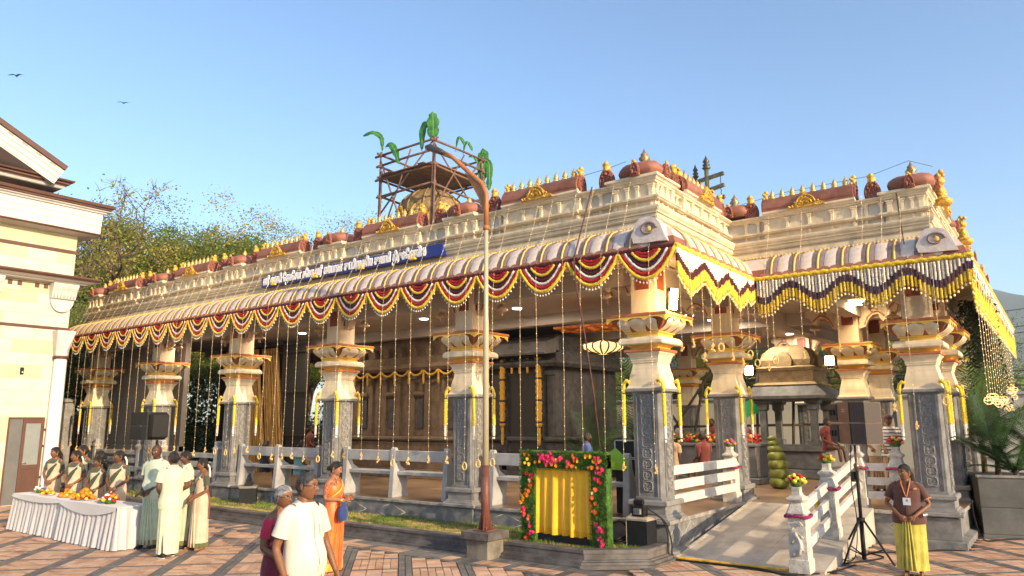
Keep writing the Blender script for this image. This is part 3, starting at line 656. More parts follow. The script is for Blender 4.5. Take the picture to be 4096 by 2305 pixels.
# partition wall at the far bay, tall golden drape
t = thing('partition_wall', 'plain grey beige wall closing the far end of the hall', 'wall', (-21.3, -1.55, 0))
mb = MB(); mb.box(-.6, 4.3, 2.6, 2.75, FLOOR, 4.95); mb.build('panel', mat('partition_paint', (.30, .26, .22), .85, .06, 1), t)
mb = MB(); mb.bbox(-.6, 4.3, 2.55, 2.80, FLOOR, FLOOR + .9, .01); mb.build('dado', mat('partition_dado', (.34, .31, .28), .8, .06, 1), t)
t = thing('dark_backdrop', 'tall near-black framed backdrop added behind the second bay from the left', 'backdrop', (-16.6, 3.4, FLOOR))  # added backdrop, darkness of the bay put into its colour
for i in range(4): mb = MB(); mb.bbox(-2.4 + i * 1.25, -2.4 + i * 1.25 + 1.2, .2, .26, .05, 4.2, .01); mb.build('backdrop_panel', DARK, t)
for i in range(5): mb = MB(); mb.box(-2.44 + i * 1.25, -2.38 + i * 1.25, .1, .19, 0, 4.3); mb.build('backdrop_post', WIRE, t)
for z in (1.2, 2.6, 3.9): mb = MB(); mb.box(-2.4, 2.6, .12, .17, z, z + .05); mb.build('backdrop_rail', WIRE, t)
t = thing('golden_drape', 'tall gathered dark gold cloth hanging behind the second bay from the left', 'drape', (-17.2, 3.2, FLOOR))
def curtain_mesh(wd, ht, n, amp, m, seedv=0, flare=0.0, thick=True):
    mb = MB(); rows = 7
    for j in range(rows): pass
    rings = []
    for j in range(rows):
        tt = j / (rows - 1); r = []
        for i in range(n + 1):
            u = i / n; x = (u - .5) * wd * (1 + flare * tt); y = amp * (.5 + .5 * tt) * (sin(u * 37 + seedv + .6 * sin(u * 9)) + .5 * sin(u * 83 + seedv * 2 + tt)); r.append((x, y, ht * (1 - tt)))
        rings.append(r)
    mb.loft(rings, 0, (False, False), closed=False, smooth=True)
    return mb
DRP = mat('dark_gold_cloth', (.34, .18, .04), .6, .4, 2, .3, 8, stretch=(9, 9, .4))
for i, (x, lean) in enumerate(((-.5, .5), (.3, .5), (1.2, .45))):
    mb = curtain_mesh(.9, 4.1, 60, .05, DRP, i * 2.0); mb.v = [(a + x - lean * (c - 4.1) * .35, b + i * .15, c) for a, b, c in mb.v]; mb.build('cloth_fall', DRP, t)
# back boundary wall and railing
t = thing('boundary_wall', 'long pale boundary wall behind the hall with a grey pipe rail on top', 'wall', (0, 20, 0))
BW = mat('boundary_wall_paint', (.52, .50, .44), .85, .06, 1)
for i in range(12):
    x = -24 + i * 3.2; mb = MB(); mb.bbox(x + .01, x + 3.19, -.12, .12, 0, 3.05, .01); mb.build('wall_panel', BW, t)
mb = MB(); mb.bbox(-24, 14.4, -.2, .2, 3.06, 3.16, .02); mb.build('wall_coping', mat('galvanised', (.45, .48, .52), .4, .1, 3, metal=.4), t)
for z in (3.4, 3.65, 3.9): mb = MB(); mb.tube([(-24, 0, z), (14.4, 0, z)], .025, 5); mb.build('rail', WIRE, t)
for i in range(20): mb = MB(); mb.box(-24 + i * 2 - .025, -24 + i * 2 + .025, -.025, .025, 3.16, 3.95); mb.build('rail_post', WIRE, t)
mb = MB(); mb.box(6, 14.4, -.14, -.121, .85, 1.25); mb.build('wall_band', BROWNP, t)
# raised platform, small shrine, gourd heap
PL_ = mat('platform_granite', (.10, .10, .105), .6, .2, 4)
t = thing('stone_platform', 'low dark grey stone platform behind the front corner pillar piled with red flowers', 'platform', (-1.7, 8, FLOOR))
mb = MB(); mb.bbox(-3.2, .75, -.35, .8, 0, .16, .02); mb.build('foot', PL_, t); mb = MB(); mb.bbox(-3.1, .65, -.25, .7, .16, .95, .02); mb.build('body', PL_, t); mb = MB(); mb.bbox(-3.15, .70, -.3, .75, .95, 1.03, .015); mb.build('slab', PL_, t)
mb = MB()
for i in range(420): mb.ball((rnd.uniform(-3.0, .6), rnd.uniform(-.2, .5), 1.05 + rnd.random() * .22), rnd.uniform(.03, .06), 0 if rnd.random() < .6 else (1 if rnd.random() < .5 else 2), 5, 4)
mb.build('heaped_flowers', [FRED, LEAFG, mat('dull_yellow_flowers', (.5, .3, .03), .7, .3, 20)], kind='stuff', loc=(-1.7, 8, FLOOR), label='heap of red and green flowers on the dark stone platform')
t = thing('small_shrine', 'small pillared stone shrine with cream carved roof inside the right hall', 'shrine', (-1.0, 11.4, FLOOR))
def sb(nm, z0, z1, h, m, r=.02): mb = MB(); mb.bbox(-h, h, -h, h, z0, z1, r); mb.build(nm, m, t)
SS = mat('shrine_stone', (.12, .12, .12), .6, .25, 5, .4, 60)
sb('base_step', 0, .25, 1.05, SS); sb('base', .25, .75, .85, SS); sb('base_slab', .75, .9, .98, SS)
for x in (-.72, .72):
    for y in (-.72, .72): mb = MB(); mb.stack(x - .09, x + .09, y - .09, y + .09, [(.9, .05), (1.05, .05), (1.07, 0), (1.9, 0), (1.95, .05), (2.1, .05), (2.12, .1), (2.2, .12)]); mb.build('pillar', SS, t)
mb = MB(); mb.stack(-.8, .8, -.8, .8, [(2.2, .1), (2.25, .42), (2.33, .44), (2.5, .25), (2.62, .1)]); mb.build('roof_slab', SS, t)
CS = mat('small_shrine_plaster', (.27, .19, .10), .8, .25, 6, .5, 30)
mb = MB(); mb.stack(-.8, .8, -.8, .8, [(2.62, .05), (2.66, .12), (2.72, .05), (2.74, -.02), (3.05, -.02), (3.08, .06), (3.16, .1), (3.2, .0), (3.22, -.1), (3.4, -.06), (3.6, -.14), (3.8, -.34), (3.86, -.5)]); mb.build('roof_tier', CS, t)
for a in range(4):
    mb = MB(); mb.prism([(x * 1.5, 3.2 + z * 1.2) for x, z in ARCH], 1, -.82, -.7); mb.build('arch_ornament', CS, t, None, a * pi / 2)
t = thing('gourd_stack', 'stack of green gourds beside the dark stone platform', 'gourds', (-.25, 7.0, FLOOR))
GO = mat('gourd_green', (.11, .13, .02), .35, .35, 6, col2=(.17, .19, .03))
for i, (r_, z, x) in enumerate(((.24, .15, 0), (.245, .36, .02), (.24, .57, 0), (.22, .76, -.03), (.17, .93, -.06), (.13, 1.07, -.09), (.10, 1.19, -.12))): mb = MB(); mb.ball((x, 0, z), r_, 0, 14, 10, (1, 1, .72)); mb.build('gourd', GO, t)
# lights inside
WARM = mat('warm_lamp_face', (1.0, .66, .25), .4, 0, emit=7.0); COOL = mat('cool_lamp_face', (.85, .92, 1.0), .4, 0, emit=4.0)
def area(name, loc, rot, size, power, col):
    d = bpy.data.lights.new(name, 'AREA'); d.shape = 'SQUARE'; d.size = size; d.energy = power; d.color = col; o = bpy.data.objects.new(name, d); COL.objects.link(o); o.location = loc; o.rotation_euler = rot; return o
def lamp_light(x, y, z, rz, s): area('flood_light_beam', (x + .04 * sin(rz), y - .04 * cos(rz), z), (pi / 2 * .92, 0, rz), s * 1.7, 45, (1.0, .62, .26))
def flood(x, y, z, rz, label, s=.12, m=WARM):
    t = thing('flood_light', label, 'flood light', (x, y, z), rz); mb = MB(); mb.bbox(-s, s, -.02, .09, -s, s, .015); mb.build('housing', BLACK, t)
    mb = MB(); mb.box(-s * .88, s * .88, -.026, -.021, -s * .88, s * .88); mb.build('lens', m, t); lamp_light(x, y, z, rz, s); mb = MB(); mb.tube([(-s - .02, .04, 0), (-s - .02, .04, -s - .06), (s + .02, .04, -s - .06), (s + .02, .04, 0)], .012, 5); mb.build('stand', BLACK, t)
flood(-.44, 5.9, 3.38, -.3, 'glowing square flood light on the wall behind the inner corner pillar'); flood(1.3, 6.3, 3.55, -.3, 'glowing square flood light above the small stone shrine')
WARM2 = mat('corner_lamp_face', (1.0, .72, .30), .4, 0, emit=12.0)
t = thing('flood_light', 'bright upright flood light on the capital of the front corner pillar', 'flood light', (.33, -.08, 4.035), radians(62)); 
st = MB(); st.bbox(-.085, .085, 0, .09, .02, .40, .02); st.xf(Matrix.Rotation(radians(10), 4, 'X')); st.build('housing', BLACK, t)
st = MB(); st.box(-.075, .075, -.008, -.002, .03, .39); st.xf(Matrix.Rotation(radians(10), 4, 'X')); st.build('lens', WARM2, t)
for (x, y, lb) in ((1.9, 6.9, 'square ceiling light glowing in the right hall'), ): 
    o = MB(); o.box(-.3, .3, -.3, .3, -.04, 0); o.build('ceiling_light', mat('square_light', (1, .85, .5), .4, 0, emit=9), None, (x, y, 4.94), label=lb, category='light')
area('ceiling_light_beam', (1.9, 6.7, 4.88), (0, 0, 0), .55, 35, (1, .72, .4)); area('corner_flood_beam', (.40, -.10, 4.22), (radians(82), 0, radians(62)), .28, 55, (1.0, .66, .28))
i = 0
for (x, y) in ((-1.3, 10.2), (-1.34, 12.6), (-5.06, 2.8), (-8.4, 10.2), (-8.16, 2.76), (-1.44, 5.6), (-2.2, 6.6), (-13.4, 2.8)):
    o = MB(); o.lathe([(-.02, .11), (0, .12)], 14); area('downlight_beam', (x, y, 4.91), (0, 0, 0), .2, 45, (1, .84, .62)); o.build('downlight', COOL, None, (x, y, 4.945), label='round recessed ceiling downlight, %s from the right' % ORD[i], category='light', group='round downlights in the hall ceiling'); i += 1
i = 0
for (x, y, L) in ((-6.93, .65, .55), (-2.6, .68, 1.2), (-11.5, .55, .5), (-3.4, 6.4, 1.2), (-1.7, 7.4, .6), (-15.8, .6, .6), (1.5, 4.3, 1.0)):
    area('tube_light_beam', (x, y, 4.84), (0, 0, 0), L * .8, 40, (1, .80, .58)); t = thing('tube_light', 'white tube light on the hall ceiling, %s in view' % ORD[i], 'tube light', (x, y, 4.88), 0, 'tube lights under the ceiling'); i += 1
    mb = MB(); mb.box(-L / 2, L / 2, -.04, .04, .02, .06); mb.build('batten', CEIL, t); mb = MB(); mb.tube([(-L / 2, 0, 0), (L / 2, 0, 0)], .022, 6); mb.build('tube', COOL, t)
t = thing('lantern', 'wide round wicker lantern glowing beside the front corner pillar', 'lantern', (-2.5, 2.5, 3.80))
LG = mat('lantern_glow', (1.0, .58, .22), .5, .3, 12, emit=1.0)
mb = MB(); mb.lathe([(-.15, .12), (-.10, .34), (-.04, .44), (.04, .45), (.06, .43), (.13, .15), (.16, .02)], 20); mb.build('shade', LG, t)
for k in range(16):
    a = 2 * pi * k / 16; mb = MB(); mb.tube([(r_ * cos(a), r_ * sin(a), z) for z, r_ in ((-.15, .13), (-.10, .35), (-.04, .452), (.04, .462), (.06, .44), (.165, .03))], .020, 4); mb.build('rib', mat('lantern_rib', (.10, .06, .03), .6, .2, 5), t)
mb = MB(); mb.tube([(0, 0, .16), (0, 0, 1.14)], .006, 4); mb.build('cord', WIRE, t)
i = 0
for (x, y, s) in ((-3.0, 3.0, 1.0), (-15.5, 5.5, .8)):
    mb = MB(); mb.bbox(-.8 * s, .8 * s, -.5, .5, -.06, 0, .01)
    t = thing('ceiling_hanging', ('orange floral cloth panel hung under the ceiling above the wicker lantern', 'orange flower panel under the ceiling in the middle bay')[i], 'decoration', (x, y, 4.35)); i += 1
    mb.build('panel', mat('orange_net', (.42, .12, .03), .6, .5, 9, 1, 20), t)
    for k in range(14): m2 = MB(); m2.ball((rnd.uniform(-.7, .7) * s, rnd.uniform(-.5, .4), -.08), rnd.uniform(.05, .09), 0, 7, 4, (1.5, 1.5, .4)); m2.build('flower', MARO, t)
# crossed scaffold poles and green cloth seen through the front bay
t = thing('pole_frame', 'crossed dark poles with a green cloth standing beyond the corner pillar', 'scaffold', (-5, 12, FLOOR))
for (a, b) in (((-1.2, 0, 0), (1.3, 0, 3.4)), ((1.0, 0, 0), (-1.5, 0, 3.6)), ((-2.2, .2, 1.4), (4.6, .2, 1.5)), ((2.6, 0, 0), (2.7, 0, 3.2)), ((.2, .1, 0), (.9, .1, 3)), ((3.6, .2, 0), (3.8, .2, 3.1))): mb = MB(); mb.tube([a, b], .045, 6); mb.build('pole', mat('pole_wood', (.06, .04, .03), .8, .3, 5), t)
mb = curtain_mesh(1.6, .5, 20, .04, None, 3); mb.v = [(a + 2.2, b - .1, c + 1.6 + .25 * sin(a * 3)) for a, b, c in mb.v]; mb.build('green_cloth', mat('green_cloth', (.0, .42, .12), .6, .1, 4), t)
# ================================================================= flower swags, curtains and light strings
SWM = []
def swag_mesh(wd, depth, r, m, name, y=0.0, z=0, n=26, sag=1.0):
    mb = MB(); pts = []
    for i in range(n + 1):
        u = -1 + 2 * i / n; pts.append((u * wd / 2, y, z - depth * (1 - abs(u) ** 2.0) ** sag))
    strand(mb, pts, r, 0, 7); return mb.mesh(name, m)
SW = [('outer_yellow_strand', swag_mesh(1.03, .47, .032, MARI, 'outer_yellow_strand', -.01)), ('red_strand', swag_mesh(.90, .395, .034, FRED, 'red_strand', 0, 0)),
      ('white_strand', swag_mesh(.78, .325, .026, FWHITE, 'white_strand', -.005)), ('maroon_strand', swag_mesh(.70, .255, .036, FMAR, 'maroon_strand', .01)),
      ('maroon_strand', swag_mesh(.60, .20, .034, FMAR, 'maroon_strand', .012)), ('inner_yellow_strand', swag_mesh(.52, .165, .028, MARI, 'inner_yellow_strand', -.01)), ('inner_red_strand', swag_mesh(.42, .10, .03, FRED, 'inner_red_strand', 0)), ('inner_red_strand', swag_mesh(.34, .05, .03, FRED, 'inner_red_strand', 0))]
mb = MB()
for i in range(17):
    u = -1 + 2 * (i + .5) / 17
    if abs(u) > .93: continue
    z = -.47 * (1 - u * u) - .032; mb.tube([(u * .53, -.01, z), (u * .53, -.01, z - .03)], .003, 3); mb.ball((u * .53, -.01, z - .045), .017, 0, 6, 4, (1, 1, 1.2))
SWB = mb.mesh('hanging_buds', FWHITE)
mb = MB(); strand(mb, line((-.52, .02, .03), (.52, .02, .03), 26), .045, 0, 7); SWT = mb.mesh('maroon_header', FMAR)
for k in range(22):
    t = thing('flower_swag', 'red, white and yellow flower swag under the long eave, %s from the front corner' % ORD[k], 'flower swag', (.71 - .52 - 1.04 * k, -.725, 4.995), 0, 'scalloped flower swags hung along the long eave')
    for nm, me in SW: put(nm, me, t)
    put('maroon_header', SWT, t); put('hanging_buds', SWB, t, kind='stuff')
# zigzag curtain on the short side
def zig(u, pts):
    for (a, za), (b, zb) in zip(pts[:-1], pts[1:]):
        if a <= u <= b: return za + (zb - za) * (u - a) / (b - a)
    return pts[-1][1]
TOPM = [(-.75, 4.90), (-.19, 4.63), (.43, 4.94), (.97, 4.64), (1.54, 4.92), (2.13, 4.65), (2.62, 4.93), (2.76, 4.82), (3.10, 5.0), (3.4, 4.72)]
t = thing('zigzag_flower_curtain', 'white, maroon and yellow zigzag curtain of flowers on the short side of the porch', 'flower curtain', (.725, 0, 0))
mb = MB(); strand(mb, [(.0, -.75 + 4.1 * i / 90, 5.01 + .012 * sin(i)) for i in range(91)], .045, 0, 7); mb.build('yellow_header', MARI, t)
def zstrand(z0, z1, z2, z3, r, mats, bud=True):
    mb = MB(); zs = []; mi = []
    for (a, b, m) in ((z0, z1, 0), (z1, z2, 1), (z2, z3, 2)):
        n = max(2, int((a - b) / .022))
        for i in range(n): zs.append(a + (b - a) * i / n); mi.append(m)
    zs.append(z3)
    mb.tube([(rnd.uniform(-.004, .004), rnd.uniform(-.006, .006), z) for z in zs], r, 6, 0, rfun=lambda i, j: 1 + (.16 if i % 2 else -.1), mis=mi)
    if bud: mb.tube([(0, 0, z3), (0, 0, z3 - .035)], .004, 3, 0); mb.ball((0, 0, z3 - .05), .021, 3, 7, 5, (1, 1, 1.25))
    return mb
BUD = mat('pale_yellow_bud', (.85, .68, .28), .6, .15, 20)
for i in range(82):
    y = -.70 + i * .0502; zt = zig(y, TOPM); st_ = round(zt / .03) * .03
    zstrand(4.985, max(min(st_, 4.98), 4.6), st_ - .135, st_ - .335, .027, None).build('flower_strand', [FWHITE, FMAR, MARI, BUD], t, (rnd.uniform(-.01, .01), y, 0))
# strands on the right hall front
t = thing('strand_flower_curtain', 'white, purple and yellow flower strands in a wave along the right hall eave', 'flower curtain', (0, BY - .725, 0))
mb = MB(); strand(mb, [(.76 + 3.78 * i / 100, 0, 5.01 + .01 * sin(i * 1.3)) for i in range(101)], .045, 0, 7); mb.build('yellow_header', MARI, t)
for i in range(60):
    x = .80 + i * .0628; ph = (x - 4.5) / 1.02 * 2 * pi; zt = 4.765 + .145 * (1 - abs(((x - 4.5) / .51) % 2 - 1) * 0) * cos(ph)
    zstrand(4.965 + rnd.uniform(-.012, .008), zt, zt - .14 + rnd.uniform(-.01, .01), zt - .33 + rnd.uniform(-.012, .012), .0215, None).build('flower_strand', [FWHITE, FPUR, MARI, BUD], t, (x, rnd.uniform(-.012, .012), 0))
# right side, receding away
t = thing('side_flower_curtain', 'white and yellow flower strands receding along the right side eave', 'flower curtain', (BX1 + .725, 0, 0))
mb = MB(); strand(mb, [(0, BY - .75 + 13.5 * i / 300, 5.01) for i in range(301)], .045, 0, 6); mb.build('yellow_header', MARI, t)
zm = []
for k in range(8): zt = 4.765 + .145 * cos(k / 8 * 2 * pi); zm.append(zstrand(4.965, zt, zt - .14, zt - .5, .024, None).mesh('flower_strand', [FWHITE, FPUR, MARI, BUD]))
for i in range(210): put('flower_strand', zm[i % 8 if i % 16 < 8 else i % 8], t, (rnd.uniform(-.01, .01), BY - .66 + i * .063, rnd.uniform(-.01, .01)))
# ---- marigold garlands hung at the pillar collars
def pg_mesh(side):
    mb = MB(); strand(mb, [(side * -.07, 0, .09), (side * -.02, 0, .115), (side * .03, 0, .06), (side * .045, 0, -.02), (side * .045, 0, -.1)], .033, 0, 7); a = mb.mesh('loop', MARI)
    mb = MB(); strand(mb, line((side * .045, 0, -.12), (side * .05, 0, -.66), 26), .033, 0, 8); b = mb.mesh('marigold_strand', MARI)
    mb = MB(); strand(mb, line((side * .05, 0, -.66), (side * .05, 0, -.88), 10), .026, 0, 7); mb.ball((side * .05, 0, -.92), .026, 0, 6, 5); c = mb.mesh('jasmine_tail', FWHITE)
    mb = MB(); mb.tube([(side * .045, 0, -.10), (side * .045, 0, -.13)], .018, 5); d = mb.mesh('tie', WIRE); return a, b, c, d
PG = {1: pg_mesh(1), -1: pg_mesh(-1)}
PNAME = ['front corner pillar', 'second pillar of the long row', 'third pillar of the long row', 'fourth pillar of the long row', 'fifth pillar of the long row', 'sixth pillar of the long row']
def pgar(x, y, side, rz, label):
    t = thing('marigold_garland', label, 'garland', (x, y, 2.78), rz, 'marigold garlands hung from the pillar collars')
    for me in PG[side]: put(me.name.split('.')[0], me, t)
for k in range(6):
    x = -SP * k
    pgar(x - W - .06, -.05, -1, 0, 'marigold garland on the left edge of the %s' % PNAME[k]); pgar(x + .05, -.07, 1, 0, 'marigold garland on the near edge of the %s' % PNAME[k]); pgar(x + .06, W + .03, 1, pi / 2, 'marigold garland on the right far edge of the %s' % PNAME[k])
for (px, py, nm) in ((0, BY, 'inner corner pillar'), (BX1, BY, 'right hall corner pillar'), (BX1, BY + 2.35, 'second pillar of the right side')):
    pgar(px - W - .06, py - .05, -1, 0, 'marigold garland on the left edge of the %s' % nm); pgar(px + .05, py - .07, 1, 0, 'marigold garland on the near edge of the %s' % nm); pgar(px + .06, py + W + .03, 1, pi / 2, 'marigold garland on the far edge of the %s' % nm)
# ---- light strings
TASS = []
for v_ in range(4):
    mb = MB()
    if v_ == 0:
        mb.tube([(.05 * sin(a), 0, -.09 - .075 * cos(a) * (1 if cos(a) < 0 else .9)) for a in [2 * pi * i / 10 for i in range(11)]], .013, 5)
    else:
        for i in range(9 + v_ * 3): mb.ball((rnd.uniform(-.03, .03), rnd.uniform(-.025, .025), -.03 - .12 * rnd.random()), rnd.uniform(.008, .017), 0, 5, 4)
        mb.tube([(0, 0, 0), (0, 0, -.1)], .01, 4)
    TASS.append(mb.mesh('tassel', mat('gold_tassel', (.72, .46, .16), .5, .3, 30, .5, 60, emit=.12)))
def lstring(path, label, group, bulb=.0058, step=.13, tass=True, wire=.0030, cat='light string'):
    base = Vector(path[0]); t = thing('light_string', label, cat, base, 0, group)
    P = [Vector(p) - base for p in path]; mb = MB(); mb.tube(P, wire, 4); mb.build('wire', CORDM, t)
    mb = MB(); 
    for a, b in zip(P[:-1], P[1:]):
        L = (b - a).length; n = max(1, int(L / step))
        for i in range(n):
            p = a.lerp(b, (i + rnd.uniform(.3, .7)) / n); mb.ball(p + Vector((rnd.uniform(-.006, .006), rnd.uniform(-.006, .006), 0)), bulb * rnd.uniform(.8, 1.25), 0, 5, 4)
    mb.build('bulbs', BULB, t, kind='stuff')
    if tass: put('tassel', TASS[rnd.randrange(4)], t, P[-1])
xs_ = [.24, -.32, -.66, -1.08, -1.45, -2.02, -2.38, -3.03, -3.37, -3.70, -4.14, -4.63, -5.18]
x = -5.62
while x > -21.4: xs_.append(x); x -= rnd.uniform(.36, .56)
for i, x in enumerate(xs_):
    ze = 1.52 + rnd.uniform(-.06, .10); xt = x + rnd.uniform(-.05, .05); mid = (x + rnd.uniform(-.02, .02))
    lstring([(xt, -.12, 6.48 + rnd.uniform(0, .25)), (xt - .03, -.30, 5.93), (mid, -.745, 5.03), (x, -.775, 4.4), (x + rnd.uniform(-.015, .015), -.77, 3.0), (x, -.77, ze)], 'beaded light string before the long front, %s from the front corner' % ORD[i], 'beaded light strings hanging before the long front')
for i, (y, z) in enumerate(((-.3, 3.42), (.05, 3.52), (.42, 3.33), (.72, 3.52), (1.02, 3.56), (1.45, 3.42), (1.86, 3.36), (2.2, 3.55), (2.5, 3.4))):
    yb = y * 1.28 - .35; lstring([(.76, yb, 4.72), (.765, yb, 4.1), (.76, yb, z)], 'short light string below the zigzag curtain, %s from the corner' % ORD[i], 'short light strings below the zigzag curtain')
for i, (x, z, up) in enumerate(((1.08, 3.45, 0), (1.62, 3.5, 0), (2.28, 3.6, 0), (2.76, 3.55, 0), (3.42, 2.18, 1), (3.90, 2.60, 1), (3.1, 2.5, 1), (.95, 3.3, 1))):
    pth = [(x, BY - .12, 6.6), (x, BY - .3, 5.93), (x, BY - .745, 5.03)] if up or i % 2 else [(x, BY - .74, 4.9)]
    lstring(pth + [(x, BY - .77, 4.2), (x, BY - .77, z)], 'light string below the wave curtain of the right hall, %s counted by build' % ORD[i] if 0 else 'light string before the right hall front, %s' % ('near its left end', 'left of the small shrine', 'above the speaker', 'beside the square ceiling light', 'ending against the carved right pillar', 'ending right of the carved right pillar', 'beside the right pillar capital', 'nearest the inner corner')[i], 'light strings before the right hall front')
# cluster of light strings with globes at the right side eave
GLB = MB()
for i in range(34):
    a = rnd.random() * 2 * pi; b = math.acos(rnd.uniform(-1, 1)); GLB.ball((.07 * sin(b) * cos(a), .07 * sin(b) * sin(a), .07 * cos(b)), .006, 0, 5, 4)
for k in range(3):
    st = len(GLB.v); GLB.tube([(.07 * cos(a), .07 * sin(a), 0) for a in [2 * pi * i / 14 for i in range(15)]], .004, 3); GLB.xf(Matrix.Rotation(k * pi / 3, 4, 'X'), st)
GLB = GLB.mesh('light_globe', mat('globe_bulb', (1.0, .62, .25), .4, 0, emit=.9))
for i in range(16):
    y = 3.35 + i * .62; z = 2.55 if i < 11 else 2.9; z += rnd.uniform(-.12, .12)
    t0 = thing('light_string', 'light string with a glowing wire globe under the right side eave, %s from the front' % ORD[i], 'light string', (BX1 + .74, y, 4.6), 0, 'globe light strings under the right side eave')
    mb = MB(); mb.tube([(0, 0, .3), (0, 0, z - 4.6 + .07)], .0035, 4); mb.build('wire', CORDM, t0); mb = MB()
    for k in range(22): mb.ball((rnd.uniform(-.01, .01), rnd.uniform(-.01, .01), .25 - k * (4.6 - z + .2) / 22), .008, 0, 5, 4)
    mb.build('bulbs', BULB, t0, kind='stuff'); put('globe', GLB, t0, (0, 0, z - 4.6))
# long loose wires and a rope down the front
def wire_thing(name, label, pts, r, cat='wire', m=None):
    b = Vector(pts[0]); mb = MB(); mb.tube([Vector(p) - b for p in pts], r, 5); return mb.build(name, m or WIRE, None, b, label=label, category=cat)
wire_thing('rope', 'dark rope bundle slanting down across the long front near the corner', [(-1.12, -.2, 6.5), (-1.2, -.76, 5.05), (-1.15, -.80, 4.6), (-1.0, -.76, 3.6), (-.86, -.74, 2.6), (-.80, -.7, 1.75)], .014, 'rope', mat('rope_brown', (.10, .04, .03), .8, .3, 9))
wire_thing('cable', 'thin dark cable hanging down the right hall front over the curtain', [(3.35, BY - .1, 6.75), (3.42, BY - .3, 5.9), (3.52, BY - .76, 5.0), (3.6, BY - .78, 4.9)], .009, 'cable')
wire_thing('cable', 'dark cable strung between the parapet ornaments of the right hall', [(.2, BY, 6.82), (1.2, BY - .02, 6.93), (2.9, BY - .02, 6.95), (3.62, BY, 7.12), (4.0, BY + .1, 6.95)], .005, 'cable')
wire_thing('cable', 'dark cable strung between the end parapet ornaments of the long front', [(-1.45, -.02, 6.83), (-.9, -.02, 6.86), (-.5, 0, 6.92)], .005, 'cable')
# ---- sign board
t = thing('sign_board', 'long dark blue sign board with white Tamil lettering above the long eave', 'sign', (-4.80, -.27, 5.70))
BLUE = mat('sign_blue', (.012, .03, .22), .35, .1, 3); LW = mat('letter_white', (.85, .85, .85), .5, 0)
mb = MB(); mb.bbox(-6.4, .0, 0, .15, 0, .265, .008); mb.build('board', BLUE, t)
FIELDS = ['ஸ்ரீ', 'வள்ளி', 'தேவசேன', 'சமேத', 'ஸ்ரீ', 'கல்யாண', 'சுப்பிரமணிய', 'சுவாமி', 'திருக்கோவில்']
# visual order: (base glyphs, dots above which glyph)
def letter(ch, size, bold=.007):
    cu = bpy.data.curves.new('letter', 'FONT'); cu.body = ch; cu.size = size; cu.extrude = .012; cu.offset = bold
    o = bpy.data.objects.new('letter', cu); COL.objects.link(o); bpy.context.view_layer.update()
    me = bpy.data.meshes.new_from_object(o.evaluated_get(bpy.context.evaluated_depsgraph_get())); bpy.data.objects.remove(o); bpy.data.curves.remove(cu)
    if len(me.vertices) == 0: return None, 0, 0
    xs2 = [v.co.x for v in me.vertices]; return me, min(xs2), max(xs2)
WORDS = [[('SRI', 0)], ['வ', 'ள+', 'ளி'], ['ே', 'த', 'வ', 'ே', 'ச', 'ன'], ['ச', 'ே', 'ம', 'த'], [('SRI', 0)], ['க', 'ல+', 'ய', 'ா', 'ண'], ['சு', 'ப+', 'பி', 'ர', 'ம', 'ணி', 'ய'], ['சு', 'வ', 'ா', 'மி'], ['தி', 'ரு', 'க+', 'ே', 'க', 'ா', 'வி', 'ல+']]
SIZ = .20
cacheL = {}
def glyph(c):
    if c not in cacheL: cacheL[c] = letter(c, SIZ)
    return cacheL[c]
x = 0; items = []
for wd in WORDS:
    for g in wd:
        if isinstance(g, tuple): seq = [('ஸ', False), ('ரீ', False)]
        else: seq = [(g.replace('+', ''), g.endswith('+'))]
        for c, dot in seq:
            me, a, b = glyph(c)
            if me is None: continue
            items.append((me, x - a, dot, (b - a))); x += (b - a) + .012
        if isinstance(g, tuple): x -= 0
    x += .085
tot = x - .085; sx = 5.85 / tot
for me, px, dot, gw in items:
    me.materials.clear(); me.materials.append(LW)
    o = put('letter', me, t, (-6.30 + px * sx, -.012, .06)); o.rotation_euler = (pi / 2, 0, 0); o.scale = (sx, 1.42, 1)
    if dot:
        mb = MB(); mb.ball((0, 0, 0), .017, 0, 8, 5, (1, .6, 1)); mb.build('letter_dot', LW, t, (-6.30 + (px + gw / 2 + (0)) * sx, -.015, .228))
for k in range(4):
    x = -10.62 + k * 1.66; t2 = thing('sign_lamp', 'small gold lamp below the blue sign, %s from the left' % ORD[k], 'lamp', (x, -.31, 5.72), 0, 'small gold lamps below the sign')
    mb = MB(); mb.tube([(0, .03, .06), (0, -.02, .10), (0, -.03, 0)], .018, 6); mb.build('bracket', MARI if 0 else mat('lamp_gold', (.75, .50, .08), .4, .1, 9), t2); mb = MB(); mb.bbox(-.03, .13, -.06, 0, -.03, .015, .01); mb.build('lamp_body', MATS['lamp_gold'], t2)
# ================================================================= benches, rails, ramp, lamp, arch, speakers
SB = mat('bench_stone', (.34, .34, .35), .7, .16, 3, .4, 90)
def bench(x0, x1, label, panels=3):
    t = thing('stone_bench', label, 'bench', (x0, 0, FLOOR)); L = x1 - x0
    prof = [(.10, 0), (.60, 0), (.585, .02), (.56, .22), (.60, .42), (.66, .50), (.66, .53), (.52, .56), (.36, .66), (.29, .80), (.27, 1.0), (.25, 1.05), (.21, 1.07), (.17, 1.05), (.155, 1.0), (.15, .75), (.135, .4)]
    for i in range(panels):
        x = L * i / (panels - 1); mb = MB(); mb.prism(prof, 0, x - .06, x + .06); mb.build('side_panel', SB, t)
    for i in range(panels - 1):
        a, b = L * i / (panels - 1) + .061, L * (i + 1) / (panels - 1) - .061
        mb = MB(); mb.bbox(a, b, .17, .24, .775, 1.005, .008); mb.build('backrest', SB, t)
        mb = MB(); mb.bbox(a, b, .24, .64, .475, .55, .008); mb.build('seat', SB, t)
    return t
bench(-8.13, -5.0, 'grey stone bench with open back between the second and third pillars from the corner')
bench(-12.33, -9.17, 'grey stone bench between the third and fourth pillars, people sitting behind it')
